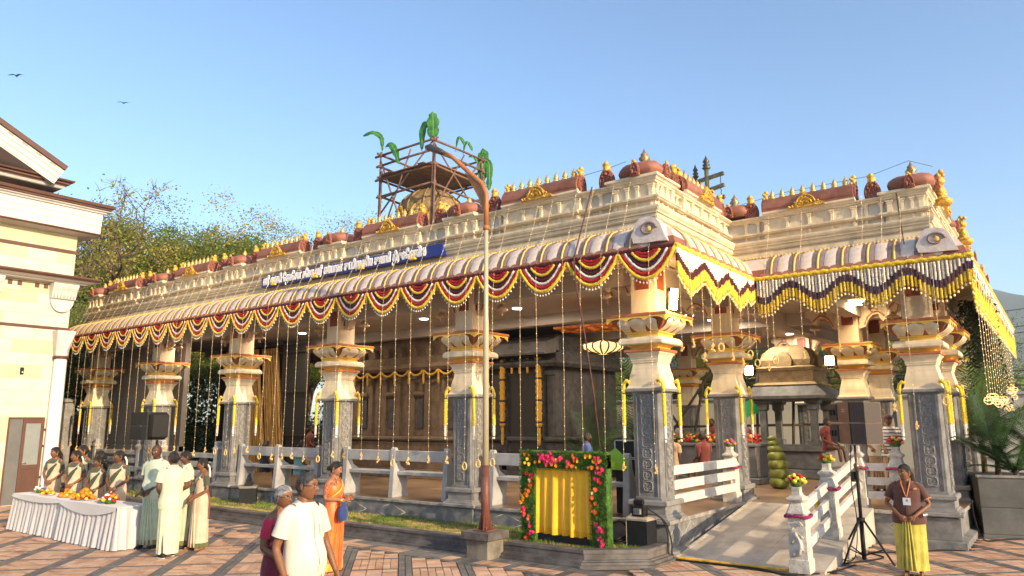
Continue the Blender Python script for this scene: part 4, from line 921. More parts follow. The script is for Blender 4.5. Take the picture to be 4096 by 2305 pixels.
bench(-3.78, -.78, 'grey stone bench partly hidden behind the floral screen')
def plain_rail(x0, x1, label):
    t = thing('stone_railing', label, 'railing', (x0, .1, FLOOR)); L = x1 - x0
    for z0, z1 in ((.40 - .25, .31), (.40, .555), (.655, .79)): mb = MB(); mb.bbox(0, L, 0, .09, z0, z1, .008); mb.build('rail', SB, t)
    for x in (-.08, L + .0): mb = MB(); mb.stack(x, x + .16, -.03, .13, [(0, 0), (.85, 0), (.87, .02), (.92, .03), (1.0, -.02), (1.08, .0), (1.12, -.04)]); mb.build('post', SB, t)
plain_rail(-16.3, -13.45, 'grey three bar stone railing between the fourth and fifth pillars')
plain_rail(-20.5, -17.7, 'grey three bar stone railing at the far left bay')
# ramp
t = thing('ramp', 'pale stone ramp rising to the hall between white posts, with a yellow front edge', 'ramp', (0, 0, 0))
RX1 = 2.45; slope = (FLOOR - .02) / 3.62
def rz_(y): return .022 + max(0, y) * slope
n_ = 3; 
for i in range(4):
    for j in range(3):
        y0, y1 = 3.64 * i / 4 + .002, 3.64 * (i + 1) / 4 - .002; x0, x1 = .215 + j * (RX1 - .40 - .215) / 3 + .002, .215 + (j + 1) * (RX1 - .40 - .215) / 3 - .002
        mb = MB(); mb.add([(x0, y0, rz_(y0)), (x1, y0, rz_(y0)), (x1, y1, rz_(y1)), (x0, y1, rz_(y1)), (x0, y0, -.02), (x1, y0, -.02), (x1, y1, -.02), (x0, y1, -.02)], [(0, 1, 2, 3), (0, 4, 5, 1), (1, 5, 6, 2), (2, 6, 7, 3), (3, 7, 4, 0)]); mb.build('ramp_slab', RAMPM, t)
for (a, b, m, dz) in ((.145, .213, WSTONE, .004), (RX1 - .40, RX1 + .02, RAMPM, .02)):
    mb = MB(); y0, y1 = -.0, 3.64; mb.add([(a, y0, rz_(y0) + dz), (b, y0, rz_(y0) + dz), (b, y1, rz_(y1) + dz), (a, y1, rz_(y1) + dz), (a, y0, -.02), (b, y0, -.02), (b, y1, -.02), (a, y1, -.02)], [(0, 1, 2, 3), (0, 4, 5, 1), (1, 5, 6, 2), (2, 6, 7, 3), (3, 7, 4, 0)]); mb.build('ramp_edge', m, t)
mb = MB(); mb.bbox(.18, RX1 - .36, -.055, -.003, -.01, .032, .008); mb.build('yellow_edge_strip', mat('yellow_edge_paint', (.75, .42, .04), .6, .3, 7, .3, 40), t)
# posts and rails
def post(t, x, y, z, h, s=.135):
    mb = MB(); mb.stack(x - s, x + s, y - s, y + s, [(z, .01), (z + .18, .01), (z + .19, -.005), (z + h - .42, -.012), (z + h - .40, .0)]); mb.build('post', WSTONE, t)
    mb = MB(); o = z + h - .40; mb.loft([[(x + (s + a) * cx_, y + (s + a) * cy_, zz_) for cx_, cy_ in ((-1, -.8), (-.8, -1), (.8, -1), (1, -.8), (1, .8), (.8, 1), (-.8, 1), (-1, .8))] for zz_, a in ((o, -.01), (o + .03, .01), (o + .10, -.02), (o + .18, -.045), (o + .20, -.02), (o + .225, .0), (o + .25, -.005), (o + .29, -.06), (o + .33, -.075), (o + .39, -.07), (o + .40, -.08))]); mb.build('post_cap', WSTONE, t)
    mb = MB(); yy = y - s - .008
    mb.tube([(x + .05 * sin(k * .55), yy, z + .25 + k * .045) for k in range(int((h - .8) / .045))], [.03 - .0008 * k for k in range(int((h - .8) / .045))], 6)
    for k in range(7): mb.tube([(x + (.09 if k % 2 else -.09), yy, z + .22 + k * .09), (x + (.04 if k % 2 else -.04), yy - .004, z + .27 + k * .09)], .012, 5)
    mb.build('carved_vine', WSTONE, t)
def srail(t, p, q, w_=.06, h=.14):
    p, q = Vector(p), Vector(q); d = (q - p) / 2; sd_ = Vector((0, 0, 1)).cross(d).normalized() * w_ / 2; mb = MB(); mb.obox((p + q) / 2, d, sd_, (0, 0, h / 2)); mb.build('rail', mat('white_rail_paint', (.56, .53, .50), .65, .15, 4, .3, 50), t)
t = thing('ramp_railing', 'white stone railing on the right side of the ramp with three carved posts', 'railing', (0, 0, 0))
PX = 2.19
post(t, PX, -.12, .03, 1.20); post(t, PX, 1.68, .27, 1.22); post(t, PX, 4.0, FLOOR, 1.14)
for z in (.28, .56, .84):
    srail(t, (PX, .0, .05 + z), (PX, 1.56, .28 + z)); srail(t, (PX, 1.80, .31 + z), (PX, 3.88, .60 + z))
t = thing('hall_railing', 'white stone railing between the ramp top and the right carved pillar', 'railing', (0, 0, 0))
post(t, 2.87, 4.0, FLOOR, 1.14)
for z in (.80, 1.06, 1.32): srail(t, (2.33, 4.0, z), (2.74, 4.0, z))
t = thing('stone_railing', 'sunlit white three bar stone railing left of the ramp', 'railing', (0, 0, 0))
post(t, -.14, 3.50, FLOOR, 1.10)
for z in (.875, 1.115, 1.36): srail(t, (-.02, .40, z), (-.02, 3.38, z), .07, .15)
def bouquet(x, y, z, label, cols, n=16, r=.11, green=True, group='flower bunches on the white posts', cat='flowers', name='flower_bunch', fr=(.028, .042)):
    t = thing(name, label, cat, (x, y, z), 0, group)
    if green:
        mb = MB()
        for i in range(90):
            a = rnd.random() * 2 * pi; e = rnd.uniform(-.1, 1.1); rr = r * rnd.uniform(.75, 1.15); p = Vector((rr * cos(a) * cos(e), rr * sin(a) * cos(e), rr * sin(e) * .8)); d = Vector((rnd.uniform(-1, 1), rnd.uniform(-1, 1), rnd.uniform(-.3, 1))).normalized() * .03
            s_ = d.cross(p).normalized() * .007; mb.add([p - s_, p + s_, p + d], [(0, 1, 2)], 0)
        mb.ball((0, 0, 0), r * .8, 0, 8, 6, (1, 1, .8)); mb.build('foliage', LEAFG, t, kind='stuff', fixn=False)
    for i in range(n):
        a = i * 2.4; e = math.asin(min(1, .05 + .95 * (i + .5) / n)); m = cols[rnd.randrange(len(cols))]; mb = MB()
        mb.ball((0, 0, 0), rnd.uniform(*fr), 0, 8, 5, (1, 1, .75), jit=.12); mb.build('flower', m, t, (r * cos(a) * cos(e), r * sin(a) * cos(e), r * sin(e) * .85 + .01))
    return t
bouquet(PX, -.12, 1.29, 'yellow and red flower bunch on the nearest white ramp post', [MARI, MARI, MARI, FRED], 18, .12)
bouquet(PX, 1.68, 1.53, 'yellow and red flower bunch on the middle white ramp post', [MARI, MARI, FRED], 18, .11)
bouquet(2.87, 4.0, 1.76, 'yellow, red and pink flower bunch on the post beside the right carved pillar', [MARI, FRED, FPINK], 18, .13)
bouquet(-.14, 3.50, 1.71, 'small green bunch with pink and yellow flowers on the left railing post', [MARI, FPINK, MARI, MARO], 9, .11)
def ringg(x, y, z, label, tail=False):
    t = thing('thread_garland', label, 'garland', (x, y, z)); mb = MB(); s = .155
    strand(mb, [(s * cos(a) * 1.1 / max(abs(cos(a)), abs(sin(a))) ** .6, s * sin(a) * 1.1 / max(abs(cos(a)), abs(sin(a))) ** .6, .008 * sin(3 * a)) for a in [2 * pi * i / 28 for i in range(29)]], .024, 0, 6); mb.build('ring', FMAG, t)
    if tail: mb = MB(); strand(mb, line((-.17, -.05, 0), (-.19, -.05, -.42), 10), .04, 0, 7); mb.build('yellow_tail', MARI, t)
ringg(PX, -.12, .82, 'magenta garland ring round the nearest white ramp post'); ringg(PX, 1.68, 1.08, 'magenta garland ring with a yellow tail on the middle ramp post', True); ringg(PX, 4.0, 1.30, 'magenta garland ring round the far ramp post'); ringg(2.87, 4.0, 1.30, 'magenta garland ring round the post by the right carved pillar'); ringg(-.14, 3.50, 1.26, 'magenta garland ring round the left railing post')
# street lamp
t = thing('street_lamp', 'tall street lamp with rust red foot and arm on a square granite pedestal', 'street lamp', (-2.39, -1.77, 0))
mb = MB(); mb.bbox(-.23, .20, -.20, .22, -.02, .30, .008); mb.build('pedestal', mat('pedestal_stone', (.17, .15, .125), .8, .35, 3, .5, 40), t)
mb = MB(); mb.bbox(-.30, .27, -.27, .29, .302, .43, .01); mb.build('pedestal_cap', GRAND, t)
RUST = mat('rust_red_paint', (.15, .055, .038), .5, .3, 5, .2, 40); PALE = mat('pale_pole_paint', (.42, .37, .25), .45, .08, 2); ARMC = mat('arm_paint', (.38, .15, .05), .45, .12, 4)
mb = MB(); mb.bbox(-.15, .15, -.15, .15, .432, .448, .003); mb.build('base_plate', RUST, t)
for a in range(4): mb = MB(); mb.prism([(.04, .449), (.125, .449), (.11, .52), (.085, .66), (.05, .68)], 1, -.008, .008); mb.xf(Matrix.Rotation(a * pi / 2 + .4, 4, 'Z')); mb.build('base_fin', RUST, t)
for a in range(4): mb = MB(); mb.lathe([(0, .012), (.05, .012)], 6, (.13 * cos(a * pi / 2 + pi / 4), .13 * sin(a * pi / 2 + pi / 4), .448)); mb.build('anchor_bolt', RUST, t)
mb = MB(); mb.lathe([(.449, .078), (1.48, .072)], 14); mb.build('lower_pole', RUST, t)
mb = MB(); mb.lathe([(1.481, .055), (3.9, .05), (4.0, .042), (5.55, .038)], 14); mb.build('pole', PALE, t)
mb = MB(); mb.lathe([(5.55, .058), (5.63, .058)], 12); mb.build('joint_collar', ARMC, t)
mb = MB(); mb.tube([(0, 0, 5.63), (.0, 0, 6.22), (-.10, 0, 6.42), (-.85, 0, 7.12), (-1.05, 0, 7.24)], [.045, .045, .048, .04, .036], 8); mb.build('arm', ARMC, t)
mb = MB(); mb.prism([(0, 5.66), (-.10, 6.05), (-.50, 6.72), (-.10, 6.36), (.0, 6.2)], 1, -.015, .015); mb.build('arm_web', ARMC, t)
mb = MB(); mb.tube([(-1.02, 0, 7.22), (-1.12, 0, 7.27), (-1.40, 0, 7.42), (-1.50, 0, 7.45)], [.04, .06, .075, .04], 10); mb.v = [(x, y, z) if 1 else 0 for x, y, z in mb.v]; mb.build('lamp_head', mat('lamp_head_grey', (.06, .055, .05), .5, .1, 5), t)
# flower arch with yellow curtain
MOSS = mat('moss_green', (.045, .115, .012), .8, .5, 9, .8, 40)
MOSSL = mat('moss_light', (.11, .21, .03), .8, .4, 9)
t = thing('floral_screen', 'green flower studded frame with a yellow curtain standing on the lawn', 'floral screen', (-1.28, -1.04, .22))
mb = MB(); mb.bbox(-.83, -.55, -.10, .08, 0, 1.47, .03); mb.bbox(.55, .83, -.10, .08, 0, 1.47, .03); mb.bbox(-.83, .83, -.10, .08, 1.20, 1.49, .03); mb.build('frame_core', MOSS, t)
mb = MB()
for i in range(15000):
    r0 = rnd.random()
    if r0 < .34: x, z = rnd.uniform(-.86, -.53), rnd.uniform(0, 1.5)
    elif r0 < .68: x, z = rnd.uniform(.53, .86), rnd.uniform(0, 1.5)
    else: x, z = rnd.uniform(-.85, .85), rnd.uniform(1.18, 1.50)
    y = rnd.choice((-.105, -.105, -.1, rnd.uniform(-.1, .08))); p = Vector((x, y, z)); d = Vector((rnd.uniform(-.7, .7), rnd.uniform(-1, -.1), rnd.uniform(-.9, .6))).normalized() * rnd.uniform(.02, .05)
    s_ = Vector((rnd.uniform(-1, 1), 0, rnd.uniform(-1, 1))).normalized() * .005; mb.add([p - s_, p + s_, p + d], [(0, 1, 2)], 1 if rnd.random() < .35 else 0)
mb.build('moss', [MOSS, MOSSL], t, kind='stuff', fixn=False)
FC = [FRED, FPINK, mat('coral_flower', (.80, .16, .06), .6, .3, 30), MARO, mat('yellow_flower', (.88, .58, .03), .6, .3, 30), mat('cream_flower', (.80, .66, .35), .6, .2, 30)]
FPK = mat('hot_pink_flower', (.78, .035, .16), .6, .3, 30)
def flower_mesh(m):
    mb = MB(); 
    for ring, (n, rr, tilt) in enumerate(((7, 1.0, .25), (6, .7, .7), (4, .4, 1.2))):
        for k in range(n):
            a = 2 * pi * k / n + ring * .4; d = Vector((cos(a) * cos(tilt), -sin(tilt), sin(a) * cos(tilt))) * rr * .034; sd_ = Vector((-sin(a), 0, cos(a))) * rr * .017; o = Vector((0, -.006 * ring, 0))
            mb.add([o - sd_ * .3, o + d * .55 - sd_, o + d + Vector((0, -.003, 0)), o + d * .55 + sd_], [(0, 1, 2, 3)])
    mb.ball((0, -.02, 0), .010, 0, 6, 4); return mb.mesh('flower', m, False)
FMs = [flower_mesh(m) for m in FC + [FPK]]
def put_fl(x, z, k, s=1.0): 
    o = put('flower', FMs[k], t, (x, -.125 - rnd.random() * .015, z)); o.scale = (s, s, s); o.rotation_euler = (rnd.uniform(-.4, .4), rnd.random() * 6, rnd.uniform(-.5, .5))
for i in range(44):
    tz = rnd.random(); x = -.70 + .10 * sin(tz * 9) + rnd.uniform(-.06, .06); z = .03 + tz * 1.1; k = rnd.choice((0, 1, 2, 6, 6)) if z < .55 else rnd.choice((3, 3, 4, 2)) if z < .95 else rnd.choice((0, 6, 5)); put_fl(x, z, k, rnd.uniform(.8, 1.2))
for i in range(44):
    tz = rnd.random(); x = .66 + .07 * sin(tz * 8 + 1) + rnd.uniform(-.06, .06); z = .03 + tz * 1.38; k = rnd.choice((1, 6, 2, 0)) if z < .5 or z > 1.0 else rnd.choice((3, 2, 3, 5, 0)); put_fl(x, z, k, rnd.uniform(.85, 1.25))
for i in range(34): put_fl(-.22 + rnd.gauss(0, .10), 1.36 + rnd.gauss(0, .04), 6 if rnd.random() < .7 else 1, rnd.uniform(1.0, 1.3))
for i in range(46): put_fl(rnd.uniform(-.78, .78), rnd.uniform(1.22, 1.44), rnd.choice((4, 4, 3, 2, 6, 3)), rnd.uniform(.7, 1.2))
YC = mat('yellow_curtain_cloth', (.80, .44, .015), .75, .08, 2, .1, 60, sheen=.4)
mb = MB(); rows = []
for j in range(9):
    tt = j / 8; r = []
    for i in range(91):
        u = i / 90; x = -.585 + 1.17 * u + .02 * tt * (u - .5); y = -.03 - (.012 + .026 * tt) * (sin(u * 44 + .7 * sin(u * 7 + 1)) + .6 * sin(u * 19 + 2)); r.append((x, y, 1.22 - 1.08 * tt - .02 * tt * u))
    rows.append(r)
mb.loft(rows, 0, (False, False), closed=False, smooth=True); cu = mb.build('curtain', YC, t)
mb = MB(); mb.loft([[(x, y - .004, z + .10) for x, y, z in rows[-1]], [(x, y - .004, z + .003) for x, y, z in rows[-1]]], 0, (False, False), closed=False, smooth=True); mb.build('hem', mat('curtain_hem', (.76, .38, .012), .75, .08, 2), cu)
mb = MB(); mb.box(-.56, .56, .0, .06, .01, .14); mb.build('under_hem_strip', DARK, t)  # near-black strip filling the gap below the curtain
# black boxes with lights
t = thing('equipment_box', 'black box with a beige lid on the lawn beside the corner pillar', 'box', (-.22, -.40, .215), radians(0))
mb = MB(); mb.bbox(-.19, .17, -.18, .18, 0, .40, .01); mb.build('body', BLACK, t); mb = MB(); mb.stack(-.19, .17, -.18, .18, [(.40, .012), (.43, .012), (.455, -.03)]); mb.build('lid', mat('box_lid', (.30, .26, .20), .6, .2, 5), t); mb = MB(); mb.box(-.197, -.191, -.186, -.17, 0, .40); mb.build('edge_trim', mat('alu_trim', (.5, .45, .35), .4, .1, 4), t)
t = thing('flood_light', 'black flood light standing on the box beside the corner pillar', 'flood light', (-.23, -.44, .675), 0)
mb = MB(); mb.bbox(-.11, .10, -.08, .08, 0, .17, .01); mb.build('housing', BLACK, t); mb = MB(); mb.bbox(-.09, .07, -.05, .03, .172, .27, .02); mb.build('top_unit', BLACK, t); mb = MB(); mb.box(-.08, .07, -.084, -.081, .03, .13); mb.build('front_grille', mat('grille', (.12, .12, .13), .4, .5, 30), t); mb = MB(); mb.box(.035, .06, -.088, -.085, .04, .12); mb.build('reflector', mat('pale_metal', (.65, .55, .4), .3, .1, 4), t)
t = thing('equipment_box', 'black road case on the lawn before the left bench', 'box', (-11.1, -.36, .215), radians(-38))
mb = MB(); mb.bbox(-.22, .26, -.2, .2, 0, .37, .008); mb.build('body', BLACK, t); mb = MB(); mb.bbox(-.23, .27, -.21, .21, .372, .43, .015); mb.build('lid', mat('case_lid', (.22, .20, .17), .6, .2, 4), t)
mb = MB(); mb.box(-.226, -.214, -.207, -.195, 0, .37); mb.build('edge_trim', MATS['alu_trim'], t)
t = thing('moving_head_light', 'black stage light on top of the road case', 'stage light', (-11.1, -.36, .645), radians(-38)); mb = MB(); mb.bbox(-.15, .15, -.1, .1, 0, .08, .02); mb.build('base', BLACK, t)
mb = MB(); mb.stack(-.09, .09, -.07, .07, [(.08, 0), (.14, .0), (.26, -.03), (.29, -.05)]); mb.build('head', BLACK, t); mb = MB(); mb.box(-.015, .015, -.076, -.071, .13, .20); mb.build('lens', mat('dim_lens', (.8, .75, .6), .3, 0), t)
# cables
def cable(name, label, pts, r=.012):
    b = Vector(pts[0]); P = [Vector(p) - b for p in pts]; Q = []
    for i in range(len(P) - 1):      # catmull-rom
        p0, p1, p2, p3 = P[max(i - 1, 0)], P[i], P[i + 1], P[min(i + 2, len(P) - 1)]
        for k in range(6):
            u = k / 6; Q.append(.5 * ((2 * p1) + (p2 - p0) * u + (2 * p0 - 5 * p1 + 4 * p2 - p3) * u * u + (3 * p1 - p0 - 3 * p2 + p3) * u ** 3))
    Q.append(P[-1]); mb = MB(); mb.tube(Q, r, 6); mb.build(name, BLACK, None, b, label=label, category='cable')
cable('cable', 'black cable running down from the box at the corner pillar and along the ramp foot', [(-.10, -.45, .72), (.06, -.30, .66), (.14, -.22, .40), (.16, -.25, .08), (.28, -.22, .015), (.7, -.19, .012), (1.3, -.22, .012), (2.0, -.33, .012)])
cable('cable', 'second black cable beside the ramp corner', [(-.10, -.42, .80), (.10, -.24, .60), (.19, -.2, .3), (.21, -.21, .06), (.36, -.17, .016), (.9, -.14, .014), (1.6, -.16, .014), (2.05, -.36, .014), (2.5, .2, .014), (2.66, 1.0, .014)])
cable('cable', 'black cable loop on the lawn behind the floral screen', [(-.45, -.35, .40), (-.62, -.4, .56), (-.8, -.5, .44), (-.72, -.62, .26), (-.5, -.6, .24), (-.42, -.3, .26)])
cable('cable', 'dark cable bundle lying left of the equipment box', [(-.75, -.5, .25), (-.6, -.6, .30), (-.5, -.45, .34), (-.62, -.35, .28), (-.8, -.45, .26), (-.6, -.58, .27), (-.46, -.5, .3)], .02)
cable('cable', 'black cable lying in front of the plinth near the speaker stand', [(2.75, 1.42, .02), (2.5, 1.0, .014), (2.9, 1.9, .012), (2.6, 2.3, .012), (3.0, 2.6, .012), (3.5, 3.2, .012), (3.9, 3.4, .012)])
cable('cable', 'thin black cable hanging down the speaker pole', [(2.66, 1.40, 1.8), (2.63, 1.36, 1.2), (2.66, 1.38, .6), (2.6, 1.2, .05), (2.3, 1.0, .16)], .008)
cable('cable', 'black cable along the grey planter wall at the right edge', [(4.02, 3.9, .80), (4.02, 4.2, .40), (4.1, 4.6, .05), (4.5, 5.4, .012), (5.6, 5.9, .012), (6.6, 6.0, .012)])
# right speaker on tripod
t = thing('speaker_stand', 'black tripod speaker stand at the right foot of the ramp', 'stand', (2.71, 1.44, 0), radians(-37))
mb = MB(); mb.lathe([(.03, .035), (.62, .035)], 10); mb.build('lower_tube', BLACK, t); mb = MB(); mb.lathe([(.62, .028), (1.45, .026)], 10); mb.build('mast', BLACK, t); mb = MB(); mb.lathe([(1.40, .04), (1.50, .045), (1.52, .02), (1.80, .02)], 10); mb.build('upper_tube', mat('stand_metal', (.22, .16, .12), .35, .3, 9, metal=.6), t)
mb = MB(); mb.lathe([(.60, .06), (.67, .06)], 10); mb.build('collar', BLACK, t)
for a in (radians(180), radians(12), radians(-75)):
    mb = MB(); mb.tube([(.05 * cos(a), .05 * sin(a), .63), (.52 * cos(a), .52 * sin(a), .02)], .016, 6); mb.build('leg', BLACK, t); mb = MB(); mb.tube([(.03 * cos(a), .03 * sin(a), .10), (.36 * cos(a), .36 * sin(a), .23)], .011, 5); mb.build('brace', BLACK, t)
mb = MB(); mb.bbox(-.10, -.03, -.03, .03, 1.22, 1.38, .005); mb.build('clamp_box', BLACK, t)
mb = MB(); mb.tube([(0, -.04, 1.25), (0, -.10, 1.24)], .015, 5); mb.build('knob', BLACK, t)
SPK = mat('bronze_speaker_paint', (.17, .09, .06), .42, .15, 6, .1, 80); SPKD = mat('speaker_side', (.035, .03, .032), .5, .1, 5)
t = thing('line_array_speaker', 'pair of stacked bronze loudspeaker cabinets on the tripod beside the ramp', 'loudspeaker', (2.71, 1.44, 1.82), radians(-37)); t.scale = (1.22, 1.1, 1)
for k in range(2):
    z0 = k * .335
    f = [(-.36, -.07), (-.05, -.20), (.16, -.21), (.19, -.21), (.22, -.20), (.36, -.13), (.36, .16), (-.33, .17)]
    mb = MB(); zl = .05 if k else 0; mb.loft([[(x, y, z0 + .005 + (.03 if (k == 0 and x < -.2) else 0)) for x, y in f], [(x, y, z0 + .33 - (.03 if (k == 1 and x < -.2) else 0)) for x, y in f]]); mb.build('cabinet', SPK, t)
    mb = MB(); mb.obox((-.205, -.145, z0 + .168), (.13, -.055, 0), (-.004, -.009, 0), (0, 0, .135)); mb.build('side_plate', SPKD, t)
    for dx in (-.27, -.16): mb = MB(); mb.obox((dx, -.125 - (dx + .27) * .42 - .012, z0 + .17), (.032, -.0135, 0), (-.004, -.009, 0), (0, 0, .045)); mb.build('handle_recess', BLACK, t)
    mb = MB(); mb.box(.165, .185, -.218, -.205, z0 + .01, z0 + .325); mb.build('front_groove', DARK, t)
    mb = MB(); mb.loft([[(.187, -.214, z), (.222, -.205, z), (.362, -.133, z), (.362, .15, z), (.187, .15, z)] for z in (z0 + .012, z0 + .322)]); mb.build('grille', mat('speaker_grille', (.05, .034, .03), .55, .2, 60), t)
for (zz_, ww_) in ((.47, .05), (.45, .014), (.43, .05)): mb = MB(); mb.box(.055 - ww_ / 2, .055 + ww_ / 2, -.2125, -.209, zz_ + .08, zz_ + .087); mb.build('badge', mat('badge_silver', (.6, .5, .42), .4, 0), t)
t = thing('line_array_speaker', 'pair of stacked black loudspeaker cabinets on a pole behind the left group', 'loudspeaker', (-14.65, -1.1, 1.74), radians(-8))
for k in range(2):
    z0 = k * .375; mb = MB(); f = [(-.68, -.30), (-.64, -.33), (.22, -.33), (.30, -.24), (.34, .25), (-.60, .25)]; mb.loft([[(x, y, z0 + .003) for x, y in f], [(x, y, z0 + .37) for x, y in f]]); mb.build('cabinet', BLACK, t)
mb = MB(); mb.bbox(.31, .66, -.2, .2, 0.04, .72, .05); mb.build('rear_cabinet', BLACK, t)
t = thing('speaker_stand', 'black pole stand under the left loudspeaker', 'stand', (-14.4, -1.05, 0.2)); mb = MB(); mb.lathe([(0, .03), (1.53, .028)], 8); mb.build('mast', BLACK, t)
for a in (0, 2.1, 4.2): mb = MB(); mb.tube([(0, 0, .5), (.45 * cos(a), .45 * sin(a), .015)], .014, 5); mb.build('leg', BLACK, t)
# lectern-like black stand with silver sign near corner pillar, green leaf over the arch
t = thing('music_stand', 'dark stand with a silver framed panel behind the floral screen', 'stand', (-.95, .55, FLOOR)); mb = MB(); mb.bbox(-.22, .22, -.05, .15, 0, .95, .01); mb.build('body', BLACK, t); mb = MB(); mb.bbox(-.2, .2, -.09, -.06, .98, 1.28, .005); mb.build('panel', BLACK, t)
for (a, b, c, d) in ((-.21, .21, 1.27, 1.29), (-.21, .21, .97, .99), (-.21, -.19, .97, 1.29), (.19, .21, .97, 1.29)): mb = MB(); mb.box(a, b, -.1, -.085, c, d); mb.build('frame_edge', mat('silver_edge', (.45, .45, .45), .3, .1, 5), t)
t = thing('banana_leaf', 'bright green banana leaf standing behind the floral screen', 'leaf', (-1.0, .15, 1.35)); mb = MB(); mb.add([(-.28, 0, 0), (.28, 0, .0), (.25, 0, .20), (.02, .02, .38), (-.22, 0, .22), (0, -.05, .1)], [(0, 1, 5), (1, 2, 5), (2, 3, 5), (3, 4, 5), (4, 0, 5)], 0, True); mb.build('blade', mat('bright_leaf', (.22, .42, .03), .5, .1, 4), t)
# planter at the right with palms
t = thing('stone_planter', 'long tall grey stone planter at the right edge of the hall', 'planter', (3.98, 5.6, 0), radians(14)); PG_ = mat('planter_stone', (.10, .10, .10), .7, .2, 2, .3, 60)
mb = MB(); mb.bbox(-.02, 6, -.25, 2.2, -.02, .06, .01); mb.build('foot', PG_, t)
for i in range(4): mb = MB(); mb.bbox(0 + i * 1.5, 1.495 + i * 1.5, -.2, -.1, .062, .55, .006); mb.build('lower_panel', PG_, t); mb = MB(); mb.bbox(i * 1.5, 1.495 + i * 1.5, -.2, -.1, .556, 1.10, .006); mb.build('upper_panel', PG_, t)
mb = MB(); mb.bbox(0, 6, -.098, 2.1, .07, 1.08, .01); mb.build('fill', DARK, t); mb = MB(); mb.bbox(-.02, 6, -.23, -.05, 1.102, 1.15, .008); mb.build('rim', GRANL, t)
def palm(x, y, z, label, n=11, L=1.5, cols=None, spread=.9, rz=0):
    t = thing('palm_plant', label, 'plant', (x, y, z), rz)
    mb = MB(); mb.tube([(0, 0, 0), (.02, 0, L * .3)], [.06, .045], 7); mb.build('stem', mat('palm_stem', (.10, .08, .04), .8, .2, 5), t)
    for i in range(n):
        a = i * 2.4 + rnd.random() * .4; e = radians(rnd.uniform(25, 80)); Lf = L * rnd.uniform(.7, 1.1); mb = MB(); pts = []
        for k in range(7): u = k / 6; pts.append(Vector((cos(a) * cos(e) * Lf * u * spread, sin(a) * cos(e) * Lf * u * spread, L * .25 + sin(e) * Lf * u - .35 * Lf * u * u * cos(e))))
        mb.tube(pts, [.012 * (1 - .8 * k / 6) for k in range(7)], 4)
        for k in range(26):
            u = .15 + .85 * k / 25; j = min(5, int(u * 6)); p = pts[j].lerp(pts[j + 1], u * 6 - j); d = (pts[j + 1] - pts[j]).normalized(); sd_ = d.cross(Vector((0, 0, 1))).normalized()
            for s_ in (-1, 1):
                q = p + (sd_ * s_ * .8 + d * .7 + Vector((0, 0, -.25))).normalized() * Lf * .30 * (1 - .5 * abs(u - .5)); mb.add([p - d * .012, p + d * .012, q], [(0, 1, 2)])
        mb.build('frond', cols or mat('palm_green', (.025, .065, .015), .5, .4, 6), t, fixn=False)
palm(4.3, 6.3, 1.0, 'dark green palm in the stone planter beside the right hall', 14, 1.5); palm(5.1, 6.7, 1.0, 'wide palm at the right end of the stone planter', 13, 1.4); palm(4.0, 7.3, 1.0, 'tall palm behind the globe light strings', 12, 2.3, mat('palm_bright', (.06, .11, .02), .5, .3, 5), .5); palm(4.6, 5.95, .95, 'low bushy palm at the front of the stone planter', 14, .9)
palm(-15.9, 4.6, FLOOR, 'green palm inside the hall behind the third bay from the left', 13, 1.5, mat('palm_mid', (.04, .10, .02), .5, .3, 5)); palm(-4.9, 6.2, FLOOR, 'palm beside the black shrine doorway', 12, 2.2); palm(-4.2, 7.4, FLOOR, 'banana like plant deep in the front bay', 11, 2.8)
# foliage hanging at the right side beneath the eave
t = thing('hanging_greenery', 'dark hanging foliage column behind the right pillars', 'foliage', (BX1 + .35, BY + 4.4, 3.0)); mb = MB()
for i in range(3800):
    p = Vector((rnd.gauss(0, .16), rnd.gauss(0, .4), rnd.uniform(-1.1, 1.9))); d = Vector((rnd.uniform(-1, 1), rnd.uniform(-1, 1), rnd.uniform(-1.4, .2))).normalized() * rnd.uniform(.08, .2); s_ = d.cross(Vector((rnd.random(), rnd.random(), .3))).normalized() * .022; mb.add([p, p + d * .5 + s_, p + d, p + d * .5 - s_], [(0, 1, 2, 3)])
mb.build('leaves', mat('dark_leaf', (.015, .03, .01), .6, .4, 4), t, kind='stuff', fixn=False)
# ================================================================= building at the left, vimana with scaffold, flag mast
LB = thing('cream_building', 'tall cream stone clad building with white cornices and brown trims at the left edge', 'building', (0, 0, 0))
BLK = [mat('cladding_%s' % n, c, .7, .06, 2.5, .1, 40) for n, c in (('yellow', (.56, .48, .31)), ('cream', (.60, .53, .42)), ('pale', (.58, .53, .44)), ('sand', (.54, .46, .30)))]
WHT = mat('white_trim', (.55, .52, .50), .65, .05, 2, .1, 40); BRT = mat('brown_trim', (.10, .045, .032), .5, .12, 3); YW = mat('ochre_wall', (.66, .40, .12), .7, .08, 2)
XB, YB = -17.7, -2.24
mb = MB(); mb.box(-31, XB - .02, -16, YB - .02, 0, 8.7); mb.build('core_wall', BLK[1], LB)
bm_sh = {}
def blocks(z0, z1, rows, hole=None):
    h = (z1 - z0) / rows
    for r in range(rows):
        y = YB + .0; first = True
        while y > -6.2:
            L = rnd.uniform(.38, .6) if (first and r % 2) else rnd.uniform(.72, .95); L = round(L, 1); first = False
            if hole and z0 + r * h < hole[1] and y - L < hole[2] and y > hole[0]:
                if y > hole[2] + .05: L = y - hole[2]
                else: y = hole[0]; continue
            key = (round(L, 2), round(h, 3), rnd.choice((0, 0, 1, 1, 2, 3)))
            if key not in bm_sh:
                m1 = MB(); m1.bbox(-.018, .0, .002, L - .002, .002, h - .002, .002); bm_sh[key] = m1.mesh('cladding_block', BLK[key[2]])
            put('cladding_block', bm_sh[key], LB, (XB + rnd.uniform(0, .003), y - L, z0 + r * h)); y -= L
